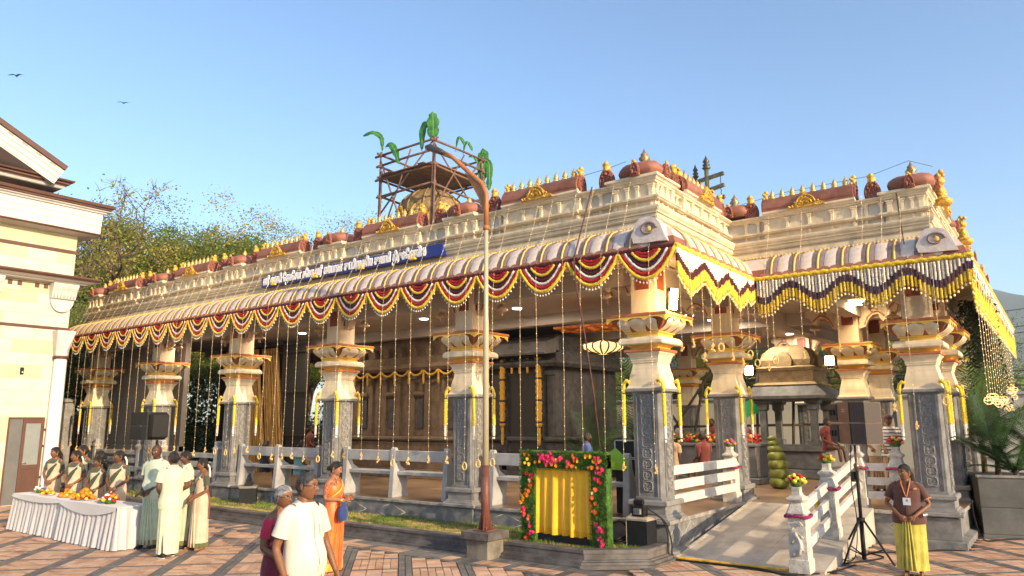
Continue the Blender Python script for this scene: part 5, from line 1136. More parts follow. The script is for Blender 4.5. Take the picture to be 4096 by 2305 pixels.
blocks(0, 2.37, 7, (-3.50, 2.37, -2.60)); blocks(2.37, 4.86, 7); blocks(4.94, 6.2, 4); blocks(6.5, 7.15, 2); blocks(7.25, 7.72, 1)
def lb(nm, prof, m, x0=-31, x1=XB, y0=-16, y1=YB): mb = MB(); mb.stack(x0, x1, y0, y1, prof); return mb.build(nm, m, LB)
lb('trim_band', [(4.86, .0), (4.862, .03), (4.938, .03), (4.94, 0)], BRT); lb('trim_band', [(7.15, 0), (7.152, .03), (7.248, .03), (7.25, 0)], BRT)
lb('cornice', [(6.19, .0), (6.21, .28), (6.23, .30), (6.26, .40), (6.29, .46), (6.30, .5)], WHT); lb('cornice_trim', [(6.30, .5), (6.34, .54), (6.36, .56), (6.40, .56), (6.41, .50), (6.5, .02)], BRT)
lb('soffit', [(7.70, .0), (7.74, .44)], WHT); lb('cornice_trim', [(7.74, .445), (7.76, .48), (7.79, .47), (7.80, .45)], BRT)
for i, (a, b, o) in enumerate(((7.80, 8.02, .44), (8.025, 8.22, .45), (8.225, 8.40, .46))): lb('fascia_board', [(a, o), (b, o)], WHT if i else mat('fascia_cream', (.60, .56, .50), .65, .05, 2))
lb('cornice', [(8.40, .46), (8.42, .52), (8.45, .53), (8.48, .60), (8.50, .61)], WHT); lb('cornice_trim', [(8.50, .61), (8.53, .64), (8.56, .64), (8.58, .70), (8.66, .72), (8.67, .60), (8.70, .0)], BRT)
def corbel(y0, y1):
    c = bpy.data.objects.new('corbel', None); COL.objects.link(c); c.parent = LB; c.location = (XB, (y0 + y1) / 2, 0); w_ = (y1 - y0) / 2
    mb = MB(); rings = []
    for z, a in ((5.74, .12), (5.76, .17), (5.86, .19), (5.98, .22), (6.08, .28), (6.15, .30), (6.19, .30)): rings.append([(.02, -w_ * .9 - a * .2, z), (a, -w_ * .9 - a * .15, z), (a, w_ * .9 + a * .15, z), (.02, w_ * .9 + a * .2, z)])
    mb.loft(rings); mb.build('bracket', WHT, c)
    for k in range(7): mb = MB(); y = -w_ * .8 + k * w_ * 1.6 / 6; mb.tube([(.17, y, 5.78), (.20, y, 5.9), (.235, y, 6.02), (.30, y, 6.12), (.305, y, 6.18)], .022, 5); mb.build('flute', WHT, c)
    mb = MB(); pts = [(w_ * .95 * cos(t), 5.735 + .36 * sin(t)) for t in [pi + pi * i / 14 for i in range(15)]]; mb.prism(pts, 0, .0, .10); mb.build('half_disc', WHT, c)
corbel(-2.84, -2.18); corbel(-4.75, -4.09)
for y in (-3.86, -3.62, -3.18, -2.95): mb = MB(); mb.box(XB - .01, XB + .02, y - .055, y + .055, 6.02, 6.15); mb.build('dentil', BRT, LB)
# column
CY_ = YB - .17; cx_ = XB + .14
mb = MB(); mb.lathe([(0, .21), (.12, .21), (.14, .18), (4.02, .165)], 20, (cx_, CY_, 0)); mb.build('column', mat('column_white', (.66, .65, .66), .6, .03, 2), LB)
mb = MB(); mb.lathe([(4.02, .20), (4.10, .20)], 20, (cx_, CY_, 0)); mb.build('column_ring', BRT, LB)
mb = MB(); s_ = .24
def ring8(s1, c, z): return [(cx_ + a * s1, CY_ + b * s1, z) for a, b in ((-1, -1 + c), (-1 + c, -1), (1 - c, -1), (1, -1 + c), (1, 1 - c), (1 - c, 1), (-1 + c, 1), (-1, 1 - c))]
mb.loft([ring8(.165, .58, 4.10), ring8(.175, .58, 4.25), ring8(.24, .02, 4.76), ring8(.245, .02, 4.82)]); mb.build('column_capital', WHT, LB)
# door
mb = MB(); mb.box(XB - .3, XB + .022, -3.50, -3.46, 0, 2.36); mb.box(XB - .3, XB + .022, -3.46, -2.60, 2.32, 2.36); mb.build('door_frame', BRT, LB)
mb = MB(); mb.box(XB - .02, XB - .004, -3.46, -3.14, .02, 2.32); mb.build('dark_door_sheet', mat('grey_interior_shade', (.12, .12, .12), .5, .1, 2), LB)  # flat grey sheet, dim interior put into its colour
D = bpy.data.objects.new('door', None); COL.objects.link(D); D.parent = LB; D.location = (XB + .01, -3.14, 0)
for a, b, c, d in ((0, .08, .02, 2.31), (.46, .54, .02, 2.31), (.08, .46, 2.20, 2.31), (.08, .46, .95, 1.07), (.08, .46, .02, .16)): mb = MB(); mb.bbox(-.02, .02, a, b, c, d, .004); mb.build('door_stile', BRT, D)
mb = MB(); mb.box(-.008, .0, .08, .46, 1.07, 2.20); mb.build('glass_pane', mat('door_glass', (.25, .27, .27), .08, .1, 1, spec=.8), D); mb = MB(); mb.box(-.01, .005, .08, .46, .16, .95); mb.build('lower_panel', BRT, D)
mb = MB(); mb.tube([(.02, .05, 1.12), (.06, .05, 1.12), (.06, .17, 1.12)], .012, 6); mb.build('door_handle', mat('steel', (.4, .38, .35), .3, .1, 4, metal=.8), D)
for z in (.7, 1.55, 2.0): mb = MB(); mb.bbox(.0, .05, .54, .62, z, z + .05, .006); mb.build('hinge', BRT, D)
mb = MB(); mb.bbox(XB, XB + .05, -3.36, -3.28, 3.54, 3.73, .006); mb.build('card_reader', BLACK, LB); mb = MB(); mb.box(XB + .05, XB + .053, -3.33, -3.295, 3.58, 3.62); mb.build('reader_label', WHT, LB)
# upper tier and pediment
mb = MB(); mb.box(-30, XB - .9, -15, -3.75, 8.7, 10.2); mb.build('upper_wall', YW, LB)
lb('upper_eave', [(9.02, .0), (9.04, .72), (9.06, .76), (9.12, .80), (9.14, .85)], WHT, -30, XB - .75, -15, -3.55); lb('upper_eave_trim', [(9.14, .85), (9.18, .9), (9.22, .9), (9.25, .98), (9.30, 1.0), (9.31, .9), (9.6, 0)], BRT, -30, XB - .75, -15, -3.55)
# sloping gable boards facing +X
def slope_board(nm, m, zoff0, zoff1, x0, x1):
    ya, za, yb, zb = -3.02, 9.32, -9.0, 12.25; d = Vector((0, yb - ya, zb - za)).normalized(); n = Vector((0, -d.z, d.y)) * (-1 if d.y < 0 else 1); n = Vector((0, d.z, -d.y)); 
    P = []
    for x in (x0, x1): P += [(x, ya + n.y * zoff0, za + n.z * zoff0), (x, yb + n.y * zoff0, zb + n.z * zoff0), (x, yb + n.y * zoff1, zb + n.z * zoff1), (x, ya + n.y * zoff1, za + n.z * zoff1)]
    mb = MB(); mb.add(P, [(0, 1, 2, 3), (7, 6, 5, 4), (0, 4, 5, 1), (1, 5, 6, 2), (2, 6, 7, 3), (3, 7, 4, 0)]); return mb.build(nm, m, LB)
slope_board('gable_soffit', WHT, -.28, -.24, XB - 1.6, XB + .28); slope_board('gable_board', WHT, -.24, -.10, XB - 1.6, XB + .30); slope_board('gable_board', WHT, -.095, .05, XB - 1.6, XB + .32); slope_board('gable_board', WHT, .055, .22, XB - 1.6, XB + .34); slope_board('gable_trim', BRT, .22, .36, XB - 1.6, XB + .42)
for i in range(9):
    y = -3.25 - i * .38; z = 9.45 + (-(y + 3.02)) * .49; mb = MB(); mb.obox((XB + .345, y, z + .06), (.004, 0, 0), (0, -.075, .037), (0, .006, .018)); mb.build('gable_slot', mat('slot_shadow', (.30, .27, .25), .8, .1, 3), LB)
mb = MB(); mb.prism([(-3.9, 9.3), (-9, 11.8), (-9, 9.3)], 0, XB - 1.3, XB - .88); mb.build('tympanum', YW, LB)
lb('tympanum_trim', [(9.62, 0), (9.64, .06), (9.72, .09), (9.74, .0)], BRT, -30, XB - .88, -15, -4.35)
# ---- vimana dome under scaffolding
V = thing('vimana_dome', 'weathered gilded shrine dome rising behind the parapet under scaffolding', 'dome', (-11.7, 6.75, 0))
VS = mat('weathered_vimana', (.26, .17, .10), .8, .4, 7, 1, 20, col2=(.30, .20, .08)); VG = mat('vimana_gold', (.42, .26, .06), .5, .5, 9, 1, 25)
mb = MB(); mb.stack(-1.3, 1.3, -1.3, 1.3, [(4.95, 0), (8.2, 0), (8.25, .15), (8.35, .15), (8.4, 0), (8.6, -.1)]); mb.build('tier', VS, V)
mb = MB(); mb.lathe([(8.6, .95), (8.9, .92), (9.0, 1.02), (9.25, 1.15), (9.55, 1.14), (9.8, 1.0), (10.0, .8), (10.2, .5), (10.3, .2)], 24); mb.build('dome_roof', VS, V)
for k in range(8):
    a = k * pi / 4 + .39; o = MB(); o.prism([(x * 2.2, z * 2.1) for x, z in ARCH], 1, -.1, .08)
    for i in range(22): o.ball((rnd.uniform(-.26, .26), -.12, rnd.uniform(.05, .7)), rnd.uniform(.035, .06), 0, 6, 4)
    ob = o.build('gilded_arch', VG, V, (1.10 * sin(a), -1.10 * cos(a), 8.75), a)
for k in range(12):
    a = k * pi / 6; mb = MB(); mb.tube([(r_ * cos(a), r_ * sin(a), z) for z, r_ in ((9.25, 1.17), (9.55, 1.16), (9.8, 1.02), (10.0, .82), (10.2, .52))], .035, 5); mb.build('dome_rib', VS, V)
mb = MB()
for i in range(10): a = 2 * pi * i / 10; mb.ball((1.25 * cos(a), 1.25 * sin(a), 8.62), .13, 0, 7, 6, (1, 1, 1.9))
mb.build('small_figures', VG, V, kind='stuff')
SCF = thing('scaffolding', 'wooden pole scaffolding with a plank deck round the shrine dome', 'scaffolding', (-11.7, 6.75, 0))
BAM = mat('scaffold_pole', (.155, .085, .06), .7, .3, 5, .4, 20); BAMD = mat('deck_planks', (.17, .10, .07), .8, .35, 3, .5, 14, stretch=(8, 1, 1))
def pole(a, b, r=.042, nm='pole'): mb = MB(); a = Vector(a); b = Vector(b); m_ = (a + b) / 2 + Vector((rnd.uniform(-.03, .03), rnd.uniform(-.03, .03), rnd.uniform(-.03, .03))); mb.tube([a, m_, b], [r, r * .95, r * .85], 6); mb.build(nm, BAM, SCF)
h = 1.27
for sx_ in (-1, 1):
    for sy_ in (-1, 1):
        pole((sx_ * h - .03, sy_ * h, 6.3), (sx_ * h, sy_ * h, 11.62)); pole((sx_ * h + .08, sy_ * h - .06, 6.3), (sx_ * h + .07, sy_ * h, 10.9 if sx_ * sy_ > 0 else 11.2))
        for z in (9.95, 10.66, 11.1, 11.5): mb = MB(); mb.ball((sx_ * h + .03, sy_ * h, z), .085, 0, 7, 5, jit=.25); mb.build('rope_lashing', BAM, SCF)
for z, e in ((9.95, .15), (10.60, .25), (11.08, .2), (11.5, .28)):
    for s_ in (-1, 1): pole((-h - e, s_ * h, z + rnd.uniform(-.05, .05)), (h + e * .7, s_ * h, z + rnd.uniform(-.05, .08))); pole((s_ * h, -h - e * .6, z + rnd.uniform(-.05, .05)), (s_ * h, h + e, z + rnd.uniform(-.06, .06)))
for a, b in (((-h, -h, 9.3), (h, -h, 11.5)), ((h, -h, 11.4), (h, h, 9.2)), ((-h, -h, 11.3), (-.2, -h, 8.9)), ((h, -h, 9.0), (h, .3, 11.4)), ((-h, h, 9.2), (h, h, 11.2)), ((-h, -h, 9.9), (-h, h, 11.2)), ((.2, -h, 11.4), (-.9, -h, 9.0)), ((h, .5, 10.6), (h, h, 11.5))): pole(a, b, .032, 'brace')
for i in range(9): x = -h - .1 + i * .30; mb = MB(); mb.bbox(x, x + .29, -h - .15 + rnd.uniform(-.1, .1), h + .15, 10.68, 10.715, .004); mb.build('plank', BAMD, SCF)
def bleaf(loc, pts, wd, label, curl=.0):
    t = thing('banana_leaf', label, 'leaf', loc); P0_ = [Vector(p) for p in pts]; P = []
    for i in range(len(P0_) - 1):
        a0, a1, a2, a3 = P0_[max(i - 1, 0)], P0_[i], P0_[i + 1], P0_[min(i + 2, len(P0_) - 1)]
        for k in range(5): u = k / 5; P.append(.5 * ((2 * a1) + (a2 - a0) * u + (2 * a0 - 5 * a1 + 4 * a2 - a3) * u * u + (3 * a1 - a0 - 3 * a2 + a3) * u ** 3))
    P.append(P0_[-1]); mb = MB(); n = len(P); rings = []
    for i, p in enumerate(P):
        u = i / (n - 1); d = (P[min(i + 1, n - 1)] - P[max(i - 1, 0)]).normalized(); s_ = d.cross(Vector((.55, -.8, .1))).normalized(); ww = wd * max(.04, sin(pi * min(1, max(0, (u - .12) / .86))) ** .42) * rnd.choice((1, 1, .96, .9, .72)) * rnd.uniform(.92, 1.05); rings.append([p - s_ * ww, p - s_ * ww * .5 + Vector((0, -.02, .02)), p + Vector((0, 0, -.01)), p + s_ * ww * .5 + Vector((0, -.02, .02)), p + s_ * ww])
    mb.loft(rings, 0, (False, False), closed=False, smooth=True); mb.build('blade', mat('banana_green', (.018, .12, .025), .45, .4, 4, col2=(.06, .22, .04)), t); mb = MB(); mb.tube(P, .014, 5); mb.build('midrib', mat('banana_rib', (.12, .30, .06), .5, .1, 4), t)
NX, NY = -11.7 + h, 6.75 - h
bleaf((-12.9, NY, 11.5), [(0, 0, 0), (-.02, 0, .4), (-.12, 0, .72), (-.45, -.1, .92), (-.85, -.15, .86)], .10, 'banana leaf curling up left from the scaffold top'); bleaf((-12.75, NY, 11.75), [(0, 0, 0), (.25, 0, .05), (.55, -.05, -.3), (.75, -.05, -.8)], .13, 'banana leaf drooping down at the left scaffold corner')
bleaf((NX - .05, NY, 11.55), [(0, 0, -.1), (.0, 0, .4), (.02, -.05, .9)], .24, 'broad upright banana leaf at the near scaffold corner'); bleaf((NX - .2, NY, 11.7), [(0, 0, .1), (-.15, 0, .45), (-.3, -.03, .2), (-.32, -.03, -.5)], .12, 'narrow banana leaf hanging left of the near scaffold corner')
bleaf((NX, 8.0, 11.6), [(0, 0, .1), (.05, .05, .2), (.02, .05, -.3), (0, .05, -.95)], .22, 'broad banana leaf hanging at the right scaffold corner'); bleaf((NX + .1, 8.1, 11.4), [(0, 0, .1), (.12, .05, 0), (.15, .05, -.5), (.13, .05, -1.05)], .14, 'second banana leaf hanging at the right scaffold corner')
for i, (y, dz) in enumerate(((6.6, .25), (7.0, .2), (7.3, -.2))): bleaf((NX, y, 11.4), [(0, 0, 0), (0, .1, .25 + dz), (0, .3, .3 + dz), (0, .5, .1 + dz)], .07, 'small banana leaf on the right scaffold rail, %s from the near corner' % ORD[i])
# ---- flag mast with cross arms
t = thing('flag_mast', 'triple metal mast with cross arms and finials behind the porch parapet', 'mast', (-2.05, 8.0, 0)); MM = mat('mast_brass', (.20, .17, .09), .45, .35, 7, metal=.5)
for dx, zt, r in ((0, 9.35, .065), (-.38, 9.2, .05), (-.78, 9.15, .045)):
    mb = MB(); mb.lathe([(4.95, r), (zt, r)], 10, (dx, -dx * .3, 0)); mb.build('mast_post', MM, t); mb = MB(); mb.lathe([(0, r * 1.2), (.05, r * 2), (.08, r), (.14, r * 1.8), (.18, r * .8), (.24, r * 1.6), (.32, r * .7), (.42, .005)], 10, (dx, -dx * .3, zt)); mb.build('mast_finial', mat('mast_finial', (.09, .08, .06), .4, .3, 9, metal=.5), t)
for z, a in ((9.1, -.75), (8.75, -.4), (8.40, -.1)):
    mb = MB(); mb.obox(((.42 + a) / 2, -.05 + .12, z + .02 * a), ((.42 - a) / 2 + .1, -.12, 0.04), (.0, .06, 0), (0, 0, .045)); mb.build('cross_arm', MM, t)
for x in (.42, -.2): 
    mb = MB(); mb.tube([(x + .01 * sin(k * 3), -.05, 9.05 - k * .06) for k in range(14)], .012, 4); mb.build('chain', WIRE, t)
HAZE = True
# ================================================================= trees, hill, mountain, birds, haze
BARK = mat('bark_brown', (.13, .085, .06), .85, .35, 4, .6, 30)
LFA = [mat('foliage_olive', (.15, .16, .03), .6, .35, 1.2), mat('foliage_green', (.085, .14, .022), .6, .35, 1.2), mat('foliage_yellow', (.25, .22, .045), .6, .3, 1.5)]
def limb(mb, p, d, L, r, depth, tips, rs, bend=.35, up=.15, split=2):
    pts = [p]; q = p.copy(); dd = d.copy()
    for k in range(4):
        dd = (dd + Vector((rs.uniform(-bend, bend), rs.uniform(-bend, bend), rs.uniform(-bend * .5, bend * .5) + up)) * .45).normalized(); q = q + dd * L / 4; pts.append(q.copy())
    mb.tube(pts, [r * (1 - .42 * k / 4) for k in range(5)], 6 if r > .06 else 4, 0, caps=(False, depth == 0))
    if depth == 0: tips.append((pts[-1], dd)); tips.append((pts[2], dd)); return
    n = split + (rs.random() < .45)
    for i in range(n):
        a = rs.random() * 2 * pi; s_ = dd.cross(Vector((cos(a), sin(a), .3))).normalized(); nd = (dd * rs.uniform(.6, 1.0) + s_ * rs.uniform(.45, .9)).normalized()
        limb(mb, pts[-1] if i < n - 1 or rs.random() < .5 else pts[3], nd, L * rs.uniform(.62, .85), r * rs.uniform(.5, .62), depth - 1, tips, rs, bend, up, split)
def tree(x, y, h, kind, label, seed, s=1.0, rz=0, nm='tree'):
    rs = random.Random(seed); t = thing(nm, label, 'tree', (x, y, 0), rz); mb = MB(); tips = []
    L0 = h * .26 if kind == 'bare' else h * .24
    if kind == 'bare':
        limb(mb, Vector((0, 0, 0)), Vector((.05, 0, 1)), h * .34, h * .022, 5, tips, rs, .45, .12, 2)
        limb(mb, Vector((.2, .1, h * .2)), Vector((-.4, .2, .8)), h * .24, h * .012, 4, tips, rs, .5, .1, 2)
    else: limb(mb, Vector((0, 0, 0)), Vector((0, 0, 1)), L0 * 1.35, h * .024, 3, tips, rs, .4, .12, 3)
    mb.build('trunk', BARK, t)
    lf = MB(); zmx = max(p.z for p, d in tips)
    if kind == 'bare':
        for p, d in tips:
            if rs.random() < .06: continue
            for i in range(rs.randint(4, 12)):
                c = p + Vector((rs.gauss(0, .22), rs.gauss(0, .22), rs.gauss(0, .2))); a = Vector((rs.uniform(-1, 1), rs.uniform(-1, 1), rs.uniform(-1, 1))).normalized() * rs.uniform(.04, .085); b = a.orthogonal().normalized() * .045; lf.add([c - a, c + b, c + a, c - b], [(0, 1, 2, 3)], rs.choice((0, 2, 2)))
            for i in range(3):
                e = p + Vector((rs.gauss(0, .3), rs.gauss(0, .3), rs.uniform(.05, .5))); lf.tube([p, p.lerp(e, .5) + Vector((.04, 0, .03)), e], [.014, .01, .004], 3, 3)
    else:
        dens = 70 if kind == 'leafy' else 40; sp = h * .075
        cl = []
        for p, d in tips:
            cl.append((p, sp * rs.uniform(.8, 1.5)))
            for k in range(5): cl.append((p + Vector((rs.gauss(0, sp * 1.5), rs.gauss(0, sp * 1.5), rs.gauss(0, sp * 1.1))), sp * rs.uniform(.6, 1.2)))
        tot = 105000 * s; per = int(tot / len(cl))
        for p, r_ in cl:
            mi = rs.choice((0, 1, 1, 1, 2) if kind == 'leafy' else (0, 0, 2, 2, 1))
            for i in range(per):
                c = p + Vector((rs.gauss(0, r_ * .52), rs.gauss(0, r_ * .52), rs.gauss(0, r_ * .40))); a = Vector((rs.uniform(-1, 1), rs.uniform(-1, 1), rs.uniform(-.6, .6))).normalized() * rs.uniform(.045, .09) * (h / 14) ** .5; b = a.orthogonal().normalized() * a.length * .55; lf.add([c - a, c + b, c + a, c - b], [(0, 1, 2, 3)], mi)
    lf.build('crown', LFA + [BARK], t, fixn=False, kind='stuff'); return t
tree(-31.2, 4.3, 12.6, 'bare', 'tall nearly leafless tree with forked trunk just right of the cream building', 11)
tree(-29.5, 2.2, 9.6, 'bare', 'smaller leafless tree partly hidden behind the cream building cornice', 5)
tree(-34.5, 7.2, 11.4, 'bare', 'thin dry tree between the tall bare tree and the leafy trees', 23)
A1 = tree(-37.5, 10.2, 15.4, 'olive', 'olive brown leafy tree right of the bare trees', 3); A2 = tree(-38.4, 13.0, 16.2, 'leafy', 'green leafy tree, second of the leafy row behind the parapet', 8); A3 = tree(-37.5, 17.0, 15.8, 'leafy', 'green leafy tree, third of the leafy row behind the parapet', 14)
def ctree(src, x, y, s, rz, label): c = clone(src, (x, y, 0), rz, label); c.scale = (s, s, s); return c
ctree(A2, -35.6, 20.6, 1.02, 1.0, 'green leafy tree, fourth of the leafy row behind the parapet'); ctree(A1, -35.3, 24.2, 1.04, 2.0, 'olive leafy tree left of the scaffolding'); ctree(A3, -33.5, 27.2, .98, 3.4, 'green leafy tree half hidden by the scaffolding'); ctree(A3, -41, 8.5, .86, 4.2, 'green tree deep behind the bare trees')
ctree(A2, -34.5, 14.8, .82, 5.2, 'lower green tree in front of the leafy row'); ctree(A1, -30, 23.0, .78, .7, 'lower olive tree in front of the leafy row, nearest the scaffolding')
ctree(A1, -24.8, 1.2, .42, .5, 'small olive bush tree seen past the white column'); ctree(A3, -26.5, 3.2, .5, 2.5, 'small green tree seen through the far left bay'); ctree(A1, -28, 7.5, .55, 1.5, 'olive tree seen through the second bay from the left'); ctree(A3, -29, 12.5, .55, 5.5, 'green tree seen behind the hall, third bay from the left')
LBH = ['first', 'second', 'third', 'fourth', 'fifth', 'sixth', 'seventh', 'eighth', 'ninth']
for i, (x, y, s) in enumerate(((-23, 22, 0.41), (-18, 24, 0.44), (-14.5, 25.5, 0.46), (-11, 27, 0.44), (-7.8, 28, 0.47), (-4.3, 29, 0.46), (-2.0, 26, 0.44), (.8, 29, 0.46))): ctree((A1, A3, A2)[i % 3], x, y, s, i * 1.3, '%s tree behind the boundary wall, %s from the left' % ('olive' if i % 3 == 0 else 'green', LBH[i]))
# trees off to the sunny side, whose shade falls over the courtyard
ctree(A2, 24, -11.5, .44, .3, 'leafy tree standing on the sunny side of the courtyard beyond the right edge'); ctree(A3, 25, -16, .5, 2.3, 'second leafy tree on the sunny side of the courtyard'); ctree(A1, 23, -21.5, .6, 4.3, 'olive tree on the sunny side of the courtyard'); ctree(A3, 29, -7.5, .42, 1.3, 'lower tree on the sunny side, nearest the hall'); ctree(A2, 30, 3.5, .30, 5, 'small tree on the sunny side behind the hall line'); ctree(A1, 33, 2.0, .34, 3, 'small olive tree on the sunny side level with the ramp')
# low wall and bushes beyond the far end
t = thing('garden_wall', 'low weathered garden wall beyond the far end of the hall', 'wall', (-30, 6, 0)); 
for i in range(7): mb = MB(); mb.bbox(-.15, .15, -8 + i * 3.4, -8 + i * 3.4 + 3.38, 0, 2.1, .01); mb.build('wall_panel', BW, t)
def bush(x, y, r, h, label, seed):
    rs = random.Random(seed); t = thing('bush', label, 'bush', (x, y, 0)); lf = MB()
    for i in range(5200):
        a = rs.random() * 2 * pi; e = math.acos(rs.random()); rr = rs.uniform(.55, 1.05) * (1 + .25 * sin(3 * a + seed) + .2 * sin(5 * e)); c = Vector((r * rr * cos(a) * sin(e), r * rr * sin(a) * sin(e), .2 + h * rr * cos(e))); q = Vector((rs.uniform(-1, 1), rs.uniform(-1, 1), rs.uniform(-.6, .6))).normalized() * rs.uniform(.06, .13); b = q.orthogonal().normalized() * q.length * .6; lf.add([c - q, c + b, c + q, c - b], [(0, 1, 2, 3)], rs.choice((0, 1, 1)))
    lf.build('foliage', LFA, t, fixn=False, kind='stuff'); mb = MB(); mb.tube([(0, 0, 0), (0, 0, h * .7)], [.12, .05], 6); mb.build('stem', BARK, t)
for i, (x, y, r, h) in enumerate(((-25.5, 1.0, 1.1, 2.8), (-28, 4.5, 1.8, 4.2), (-27.5, 8.5, 2.2, 4.6), (-28.5, 12.5, 2.2, 5.0), (-27, 16.5, 2.2, 4.6), (-24.5, 19.0, 2.0, 4.0))): bush(x, y, r, h, 'rounded green bush beyond the far end of the hall, %s from the left' % ORD[i], 40 + i)
# fence and gate beyond the far end
t = thing('lattice_fence', 'brown slatted fence and grey stone posts seen past the white column', 'fence', (-23.5, -.6, 0)); 
for i in range(16): mb = MB(); mb.box(-.03, .03, .0 + i * .14, .10 + i * .14, 0, 2.5); mb.build('slat', BRT, t)
mb = MB(); mb.box(-.05, .05, 0, 2.3, 2.5, 2.6); mb.build('top_rail', mat('fence_rail_grey', (.3, .3, .32), .5, .1, 4), t)
for y in (.6, 1.5): mb = MB(); mb.bbox(.4, .7, y, y + .3, 0, 2.9, .02); mb.bbox(.35, .75, y - .05, y + .35, 2.92, 3.05, .02); mb.build('stone_post', GRANL, t)
# forested hill and mountain at the right
HM = wmat('hill_forest', (.045, .085, .018), (.12, .16, .035), .12, .9, .6, .35)
mb = MB(); nx, ny = 60, 40; vv = []
def hill_z(x, y):
    r = max(0, (y - 55)) / 240; return max(0, (y - 55)) * .062 * (.6 + .4 * cos((x - 10) / 120)) * min(1, max(0, (x + 55) / 40)) + 1.6 * noise.noise((x * .03, y * .03, 0)) + .9 * noise.noise((x * .11, y * .11, 5)) - (2.4 if y < 56 else 0)
for j in range(ny + 1):
    for i in range(nx + 1): x = -60 + 320 * i / nx; y = 52 + 330 * (j / ny) ** 1.4; vv.append((x, y, hill_z(x, y)))
mb.add(vv, [(j * (nx + 1) + i, j * (nx + 1) + i + 1, (j + 1) * (nx + 1) + i + 1, (j + 1) * (nx + 1) + i) for j in range(ny) for i in range(nx)], 0, True); mb.build('hill', HM, kind='structure', fixn=False)
mb = MB()
for i in range(16000):
    if i < 9000: x = rnd.uniform(-30, 26); y = 56 + 120 * rnd.random() ** 1.3
    else: x = rnd.uniform(-30, 70); y = 80 + 260 * rnd.random()
    c = Vector((x, y, hill_z(x, y) + rnd.uniform(0, 2.0))); sc_ = .35 + (y / 260); a = Vector((rnd.uniform(-1, 1), rnd.uniform(-1, 1), rnd.uniform(-.3, 1))).normalized() * rnd.uniform(.5, 1.1) * sc_; b = a.orthogonal().normalized() * a.length * .7; mb.add([c - a, c + b, c + a * .6, c - b], [(0, 1, 2, 3)], rnd.choice((0, 1, 1)))
mb.build('hillside_woods', [LFA[0], LFA[1]], None, fixn=False, kind='stuff', label='woods covering the hillside behind the hall')
MT = wmat('mountain_rock', (.07, .09, .06), (.12, .13, .09), .004)
mb = MB(); nx, ny = 90, 12; vv = []
for j in range(ny + 1):
    for i in range(nx + 1):
        x = -1500 + 2600 * i / nx; u = j / ny; y = 1300 + 500 * u; ridge = 232 + 26 * noise.noise((x * .0045, 2, 0)) + 12 * noise.noise((x * .02, 3, 0)) + (-.10 * (x + 120) if x > -120 else .12 * (x + 120)); ridge *= .97
        vv.append((x, y, max(-5, ridge * (1 - (2 * u - 1) ** 2) ** .7 + 14 * noise.noise((x * .01, y * .01, 1)) * (1 - abs(2 * u - 1)))))
mb.add(vv, [(j * (nx + 1) + i, j * (nx + 1) + i + 1, (j + 1) * (nx + 1) + i + 1, (j + 1) * (nx + 1) + i) for j in range(ny) for i in range(nx)], 0, True); mb.build('mountain', MT, kind='structure', fixn=False)
# haze: one closed box round everything
mb = MB(); mb.box(-1900, 1500, -400, 1950, -1.5, 272); hz = bpy.data.materials.new('haze_air'); hz.use_nodes = True; hn = hz.node_tree; hn.nodes.clear(); pv = hn.nodes.new('ShaderNodeVolumePrincipled'); pv.inputs['Color'].default_value = (.72, .84, 1, 1); pv.inputs['Density'].default_value = .00028; pv.inputs['Anisotropy'].default_value = .2; ho = hn.nodes.new('ShaderNodeOutputMaterial'); hn.links.new(pv.outputs[0], ho.inputs['Volume'])
if HAZE: mb.build('haze', hz, kind='stuff')
# power lines at the right edge
for i, (z, y) in enumerate(((9.1, 46), (8.0, 46), (7.6, 46), (6.9, 46))):
    mb = MB(); mb.tube([(-26, y + 4, z + 2.0), (0, y, z - .1), (28, y - 3, z + 1.5)], .022, 4); mb.build('power_line', WIRE, None, label='thin power line crossing the hill at the right edge, %s from the top' % ORD[i], category='wire', group='power lines before the hill')
# birds
def bird(loc, s, label, rz):
    t = thing('bird', label, 'bird', loc, rz); BD = mat('bird_dark', (.03, .04, .07), .6, .2, 5); mb = MB(); mb.loft([[(x, r_ * cos(a), r_ * .9 * sin(a)) for a in [2 * pi * k / 8 for k in range(8)]] for x, r_ in ((-.30, .01), (-.2, .035), (0, .07), (.14, .06), (.2, .04), (.25, .01))], 0, smooth=True)
    mb.add([(-.20, -.03, 0), (-.20, .03, 0), (-.40, .07, 0), (-.40, -.07, 0), (-.3, 0, .01)], [(0, 1, 2, 4), (0, 4, 3)]); mb.v = [(x * s, y * s, z * s) for x, y, z in mb.v]; mb.build('body', BD, t)
    for sy in (-1, 1):
        mb = MB(); P = [(.10, .05, .03), (.14, .30, .17), (.06, .58, .12), (-.04, .78, .02)]; Q = [(-.10, .05, .03), (-.08, .28, .15), (-.08, .55, .10), (-.06, .76, .01)]
        for off in (0, -.015): mb.add([(a, b * sy, c + off) for a, b, c in P] + [(a, b * sy, c + off) for a, b, c in Q], [(0, 1, 5, 4), (1, 2, 6, 5), (2, 3, 7, 6)])
        mb.v = [(x * s, y * s, z * s) for x, y, z in mb.v]; mb.build('wing', BD, t)
def dirp(u, v, d): q = (_f + _R * (u - 512) / 733.6 - _U * (v - 288) / 733.6).normalized(); return tuple(round(c, 2) for c in (CAMP + q * d))
bird((-40.46, 2.85, 21.72), .62, 'dark bird gliding at the upper left of the sky', 2.2); bird((-38.62, 8.03, 21.43), .52, 'dark bird gliding in the sky right of the first', 2.4)
